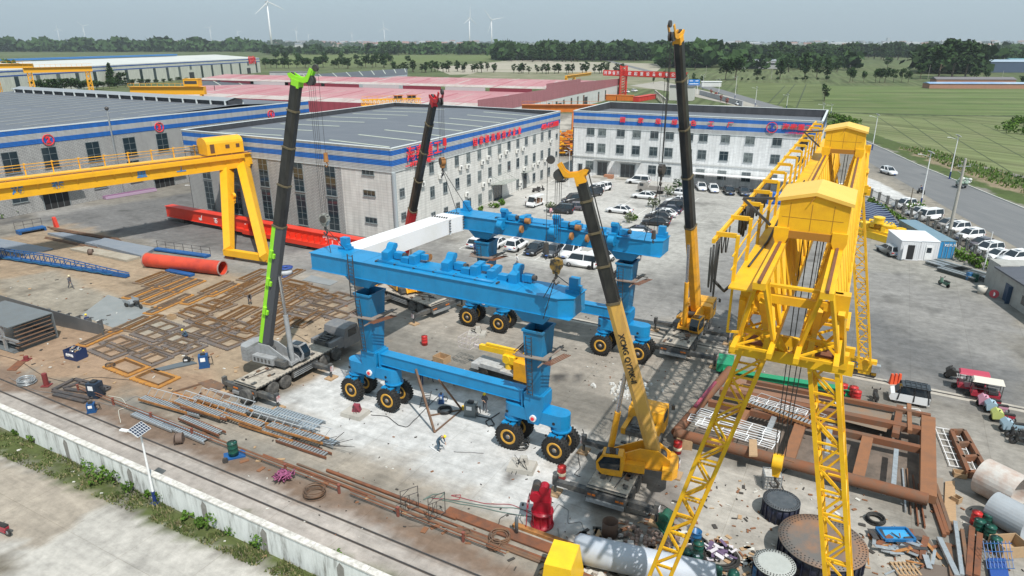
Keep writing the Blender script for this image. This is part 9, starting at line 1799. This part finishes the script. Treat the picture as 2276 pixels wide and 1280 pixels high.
bgantry((1160,232),(1335,232),9.5,(3,17),1.8,2.4,OR2,'orange girder crane with a railing between the red hall and the offices',False)
A_,B_=G(803,222,11),G(934,218,11);e=empty('truss_girder',(A_.x,A_.y,0),ang(A_,B_),'yellow truss girder with two hoists showing over the grey office hall roof','girder');L_=(B_-A_).length;m=MB()
for y in(-1.2,1.2):
 for z in(9.2,11):m.bar((0,y,z),(L_,y,z),.25)
 for k in range(14):m.bar((L_*k/14,y,9.2),(L_*(k+.5)/14,y,11),.16);m.bar((L_*(k+.5)/14,y,11),(L_*(k+1)/14,y,9.2),.16)
for k in range(12):m.bar((k*L_/12,-1.7,11),(k*L_/12,-1.7,12.2),.08)
m.bar((0,-1.7,12.2),(L_,-1.7,12.2),.08)
for x in(1,L_-1):m.bar((x,-1.2,0),(x,-1.2,9.2),.5);m.bar((x,1.2,0),(x,1.2,9.2),.5)
m.build('truss',OY,e);m=MB()
for x in(L_*.62,L_*.85):m.b2((x-1.2,-1,11.1),(x+1.2,1,12.0),0);m.b2((x-1.5,-1.3,12.0),(x+1.5,1.3,12.2),1)
m.build('hoist',[STEEL,RDP],e)
for a,b,z,c,l in(((1332,222),(1370,223),2.6,OR2,'orange steel box left of two behind the office roof'),((1372,223),(1408,224),2.6,OR2,'orange steel box right of two behind the office roof'),((1413,226),(1452,219),2.2,TR,'red steel box behind the office roof')):
 A_,B_=G(*a),G(*b);L_=(B_-A_).length;m=MB();m.b2((0,-1.5,0),(L_,1.5,z));m.b2((-.1,-1.7,z),(L_+.1,1.7,z+.2))
 for k in range(6):m.b2((L_*k/6,-1.62,.1),(L_*k/6+.2,-1.5,z))
 tag(m.build('steel_box',c,None,A_,ang(A_,B_)),l,'steel box')
r=random.Random(5)
for j,(x,y,l)in enumerate(((1258,346,'orange machine parts stacked lowest in the gap between the offices'),(1259,328,'orange beams stacked in the middle of the gap between the offices'),(1258,312,'orange machinery farthest back in the gap between the offices'))):
 m=MB();q=G(x,y)
 for k in range(26):a=r.uniform(-.6,.6);c=q+Vector((r.uniform(-2.6,2.6),r.uniform(-2,2),r.uniform(.3,3.0)));d2=Vector((math.cos(a),math.sin(a),r.uniform(-.3,.3)));m.bar(c-d2*r.uniform(.6,2),c+d2*r.uniform(.6,2),r.uniform(.2,.6),None,r.randrange(3))
 single(m,'machine_parts',[OR2,OY,RUST],l,'machine parts')
m=MB();q=G(1547,174,0);p=G(1549,209);e=empty('road_sign',p,0,'blue direction sign on a white post beside the road in the distance','road sign');m.cyl((0,0,0),(0,0,7.5),.15,n=8);m.bar((-1,0,7),(0,0,7),.15);m.build('post',WHITE,e);m=MB();m.b2((-5.5,-.2,5.0),(1.0,-.1,8.2));m.build('board',M('sign_blue',(.01,.16,.5),.4),e);m=MB()
for a in(((-5,7.4),(-3,7.4)),((-1.6,7.4),(.2,7.4)),((-5,5.8),(.3,5.8)),((-2.3,5.8),(-2.3,7))):m.bar((a[0][0],-.23,a[0][1]),(a[1][0],-.23,a[1][1]),.05,.35)
m.build('sign_marking',WHL,e)
for i,(x,y)in enumerate(((1580,213),(1590,219),(1602,226),(1615,233))):
 e=empty('flower_stand',G(x,y),0,'tall red and white flower stand in the roadside line behind the office','flower stand','flower stands along the road');m=MB();m.cyl((0,0,0),(0,0,2.6),.12,n=6);m.build('post',STEEL,e);rr=random.Random(i);m=MB();clump(m,(0,0,2.6),.9,40,.25,rr);clump(m,(0,0,1.4),.7,30,.22,rr);m.build('flowers',M('flower_redbrown',(.28,.09,.07),.9),e)
m=MB();A_,B_=G(1555,210),G(1650,236);m.bar(A_+Vector((0,0,1.2)),B_+Vector((0,0,1.2)),.5,2.4);single(m,'low_wall',[GRW],'low grey wall along the lane behind the office roof','wall')
m=MB();A_,B_=G(1455,213),G(1480,236);m.bar(A_+Vector((0,0,3)),B_+Vector((0,0,3)),.6,.6)
for k in range(9):q=A_.lerp(B_,k/8);m.bar(q,q+Vector((0,0,3)),.5)
single(m,'colonnade',[CONC],'dark topped concrete colonnade left of the gatehouse','colonnade')
hz=MB();hz.b2((-4600,-60,-1.3),(4600,9000,320));hm=bpy.data.materials.new('haze');hm.use_nodes=True;hn=hm.node_tree
for n_ in list(hn.nodes):
 if n_.type!='OUTPUT_MATERIAL':hn.nodes.remove(n_)
ov=[n_ for n_ in hn.nodes][0];pv=hn.nodes.new('ShaderNodeVolumePrincipled');pv.inputs['Color'].default_value=(.80,.88,.95,1);pv.inputs['Density'].default_value=.00009;pv.inputs['Anisotropy'].default_value=.2;hn.links.new(pv.outputs[0],ov.inputs['Volume'])
tag(hz.build('haze',hm),'thin bluish haze over the plain',None,None,'stuff')
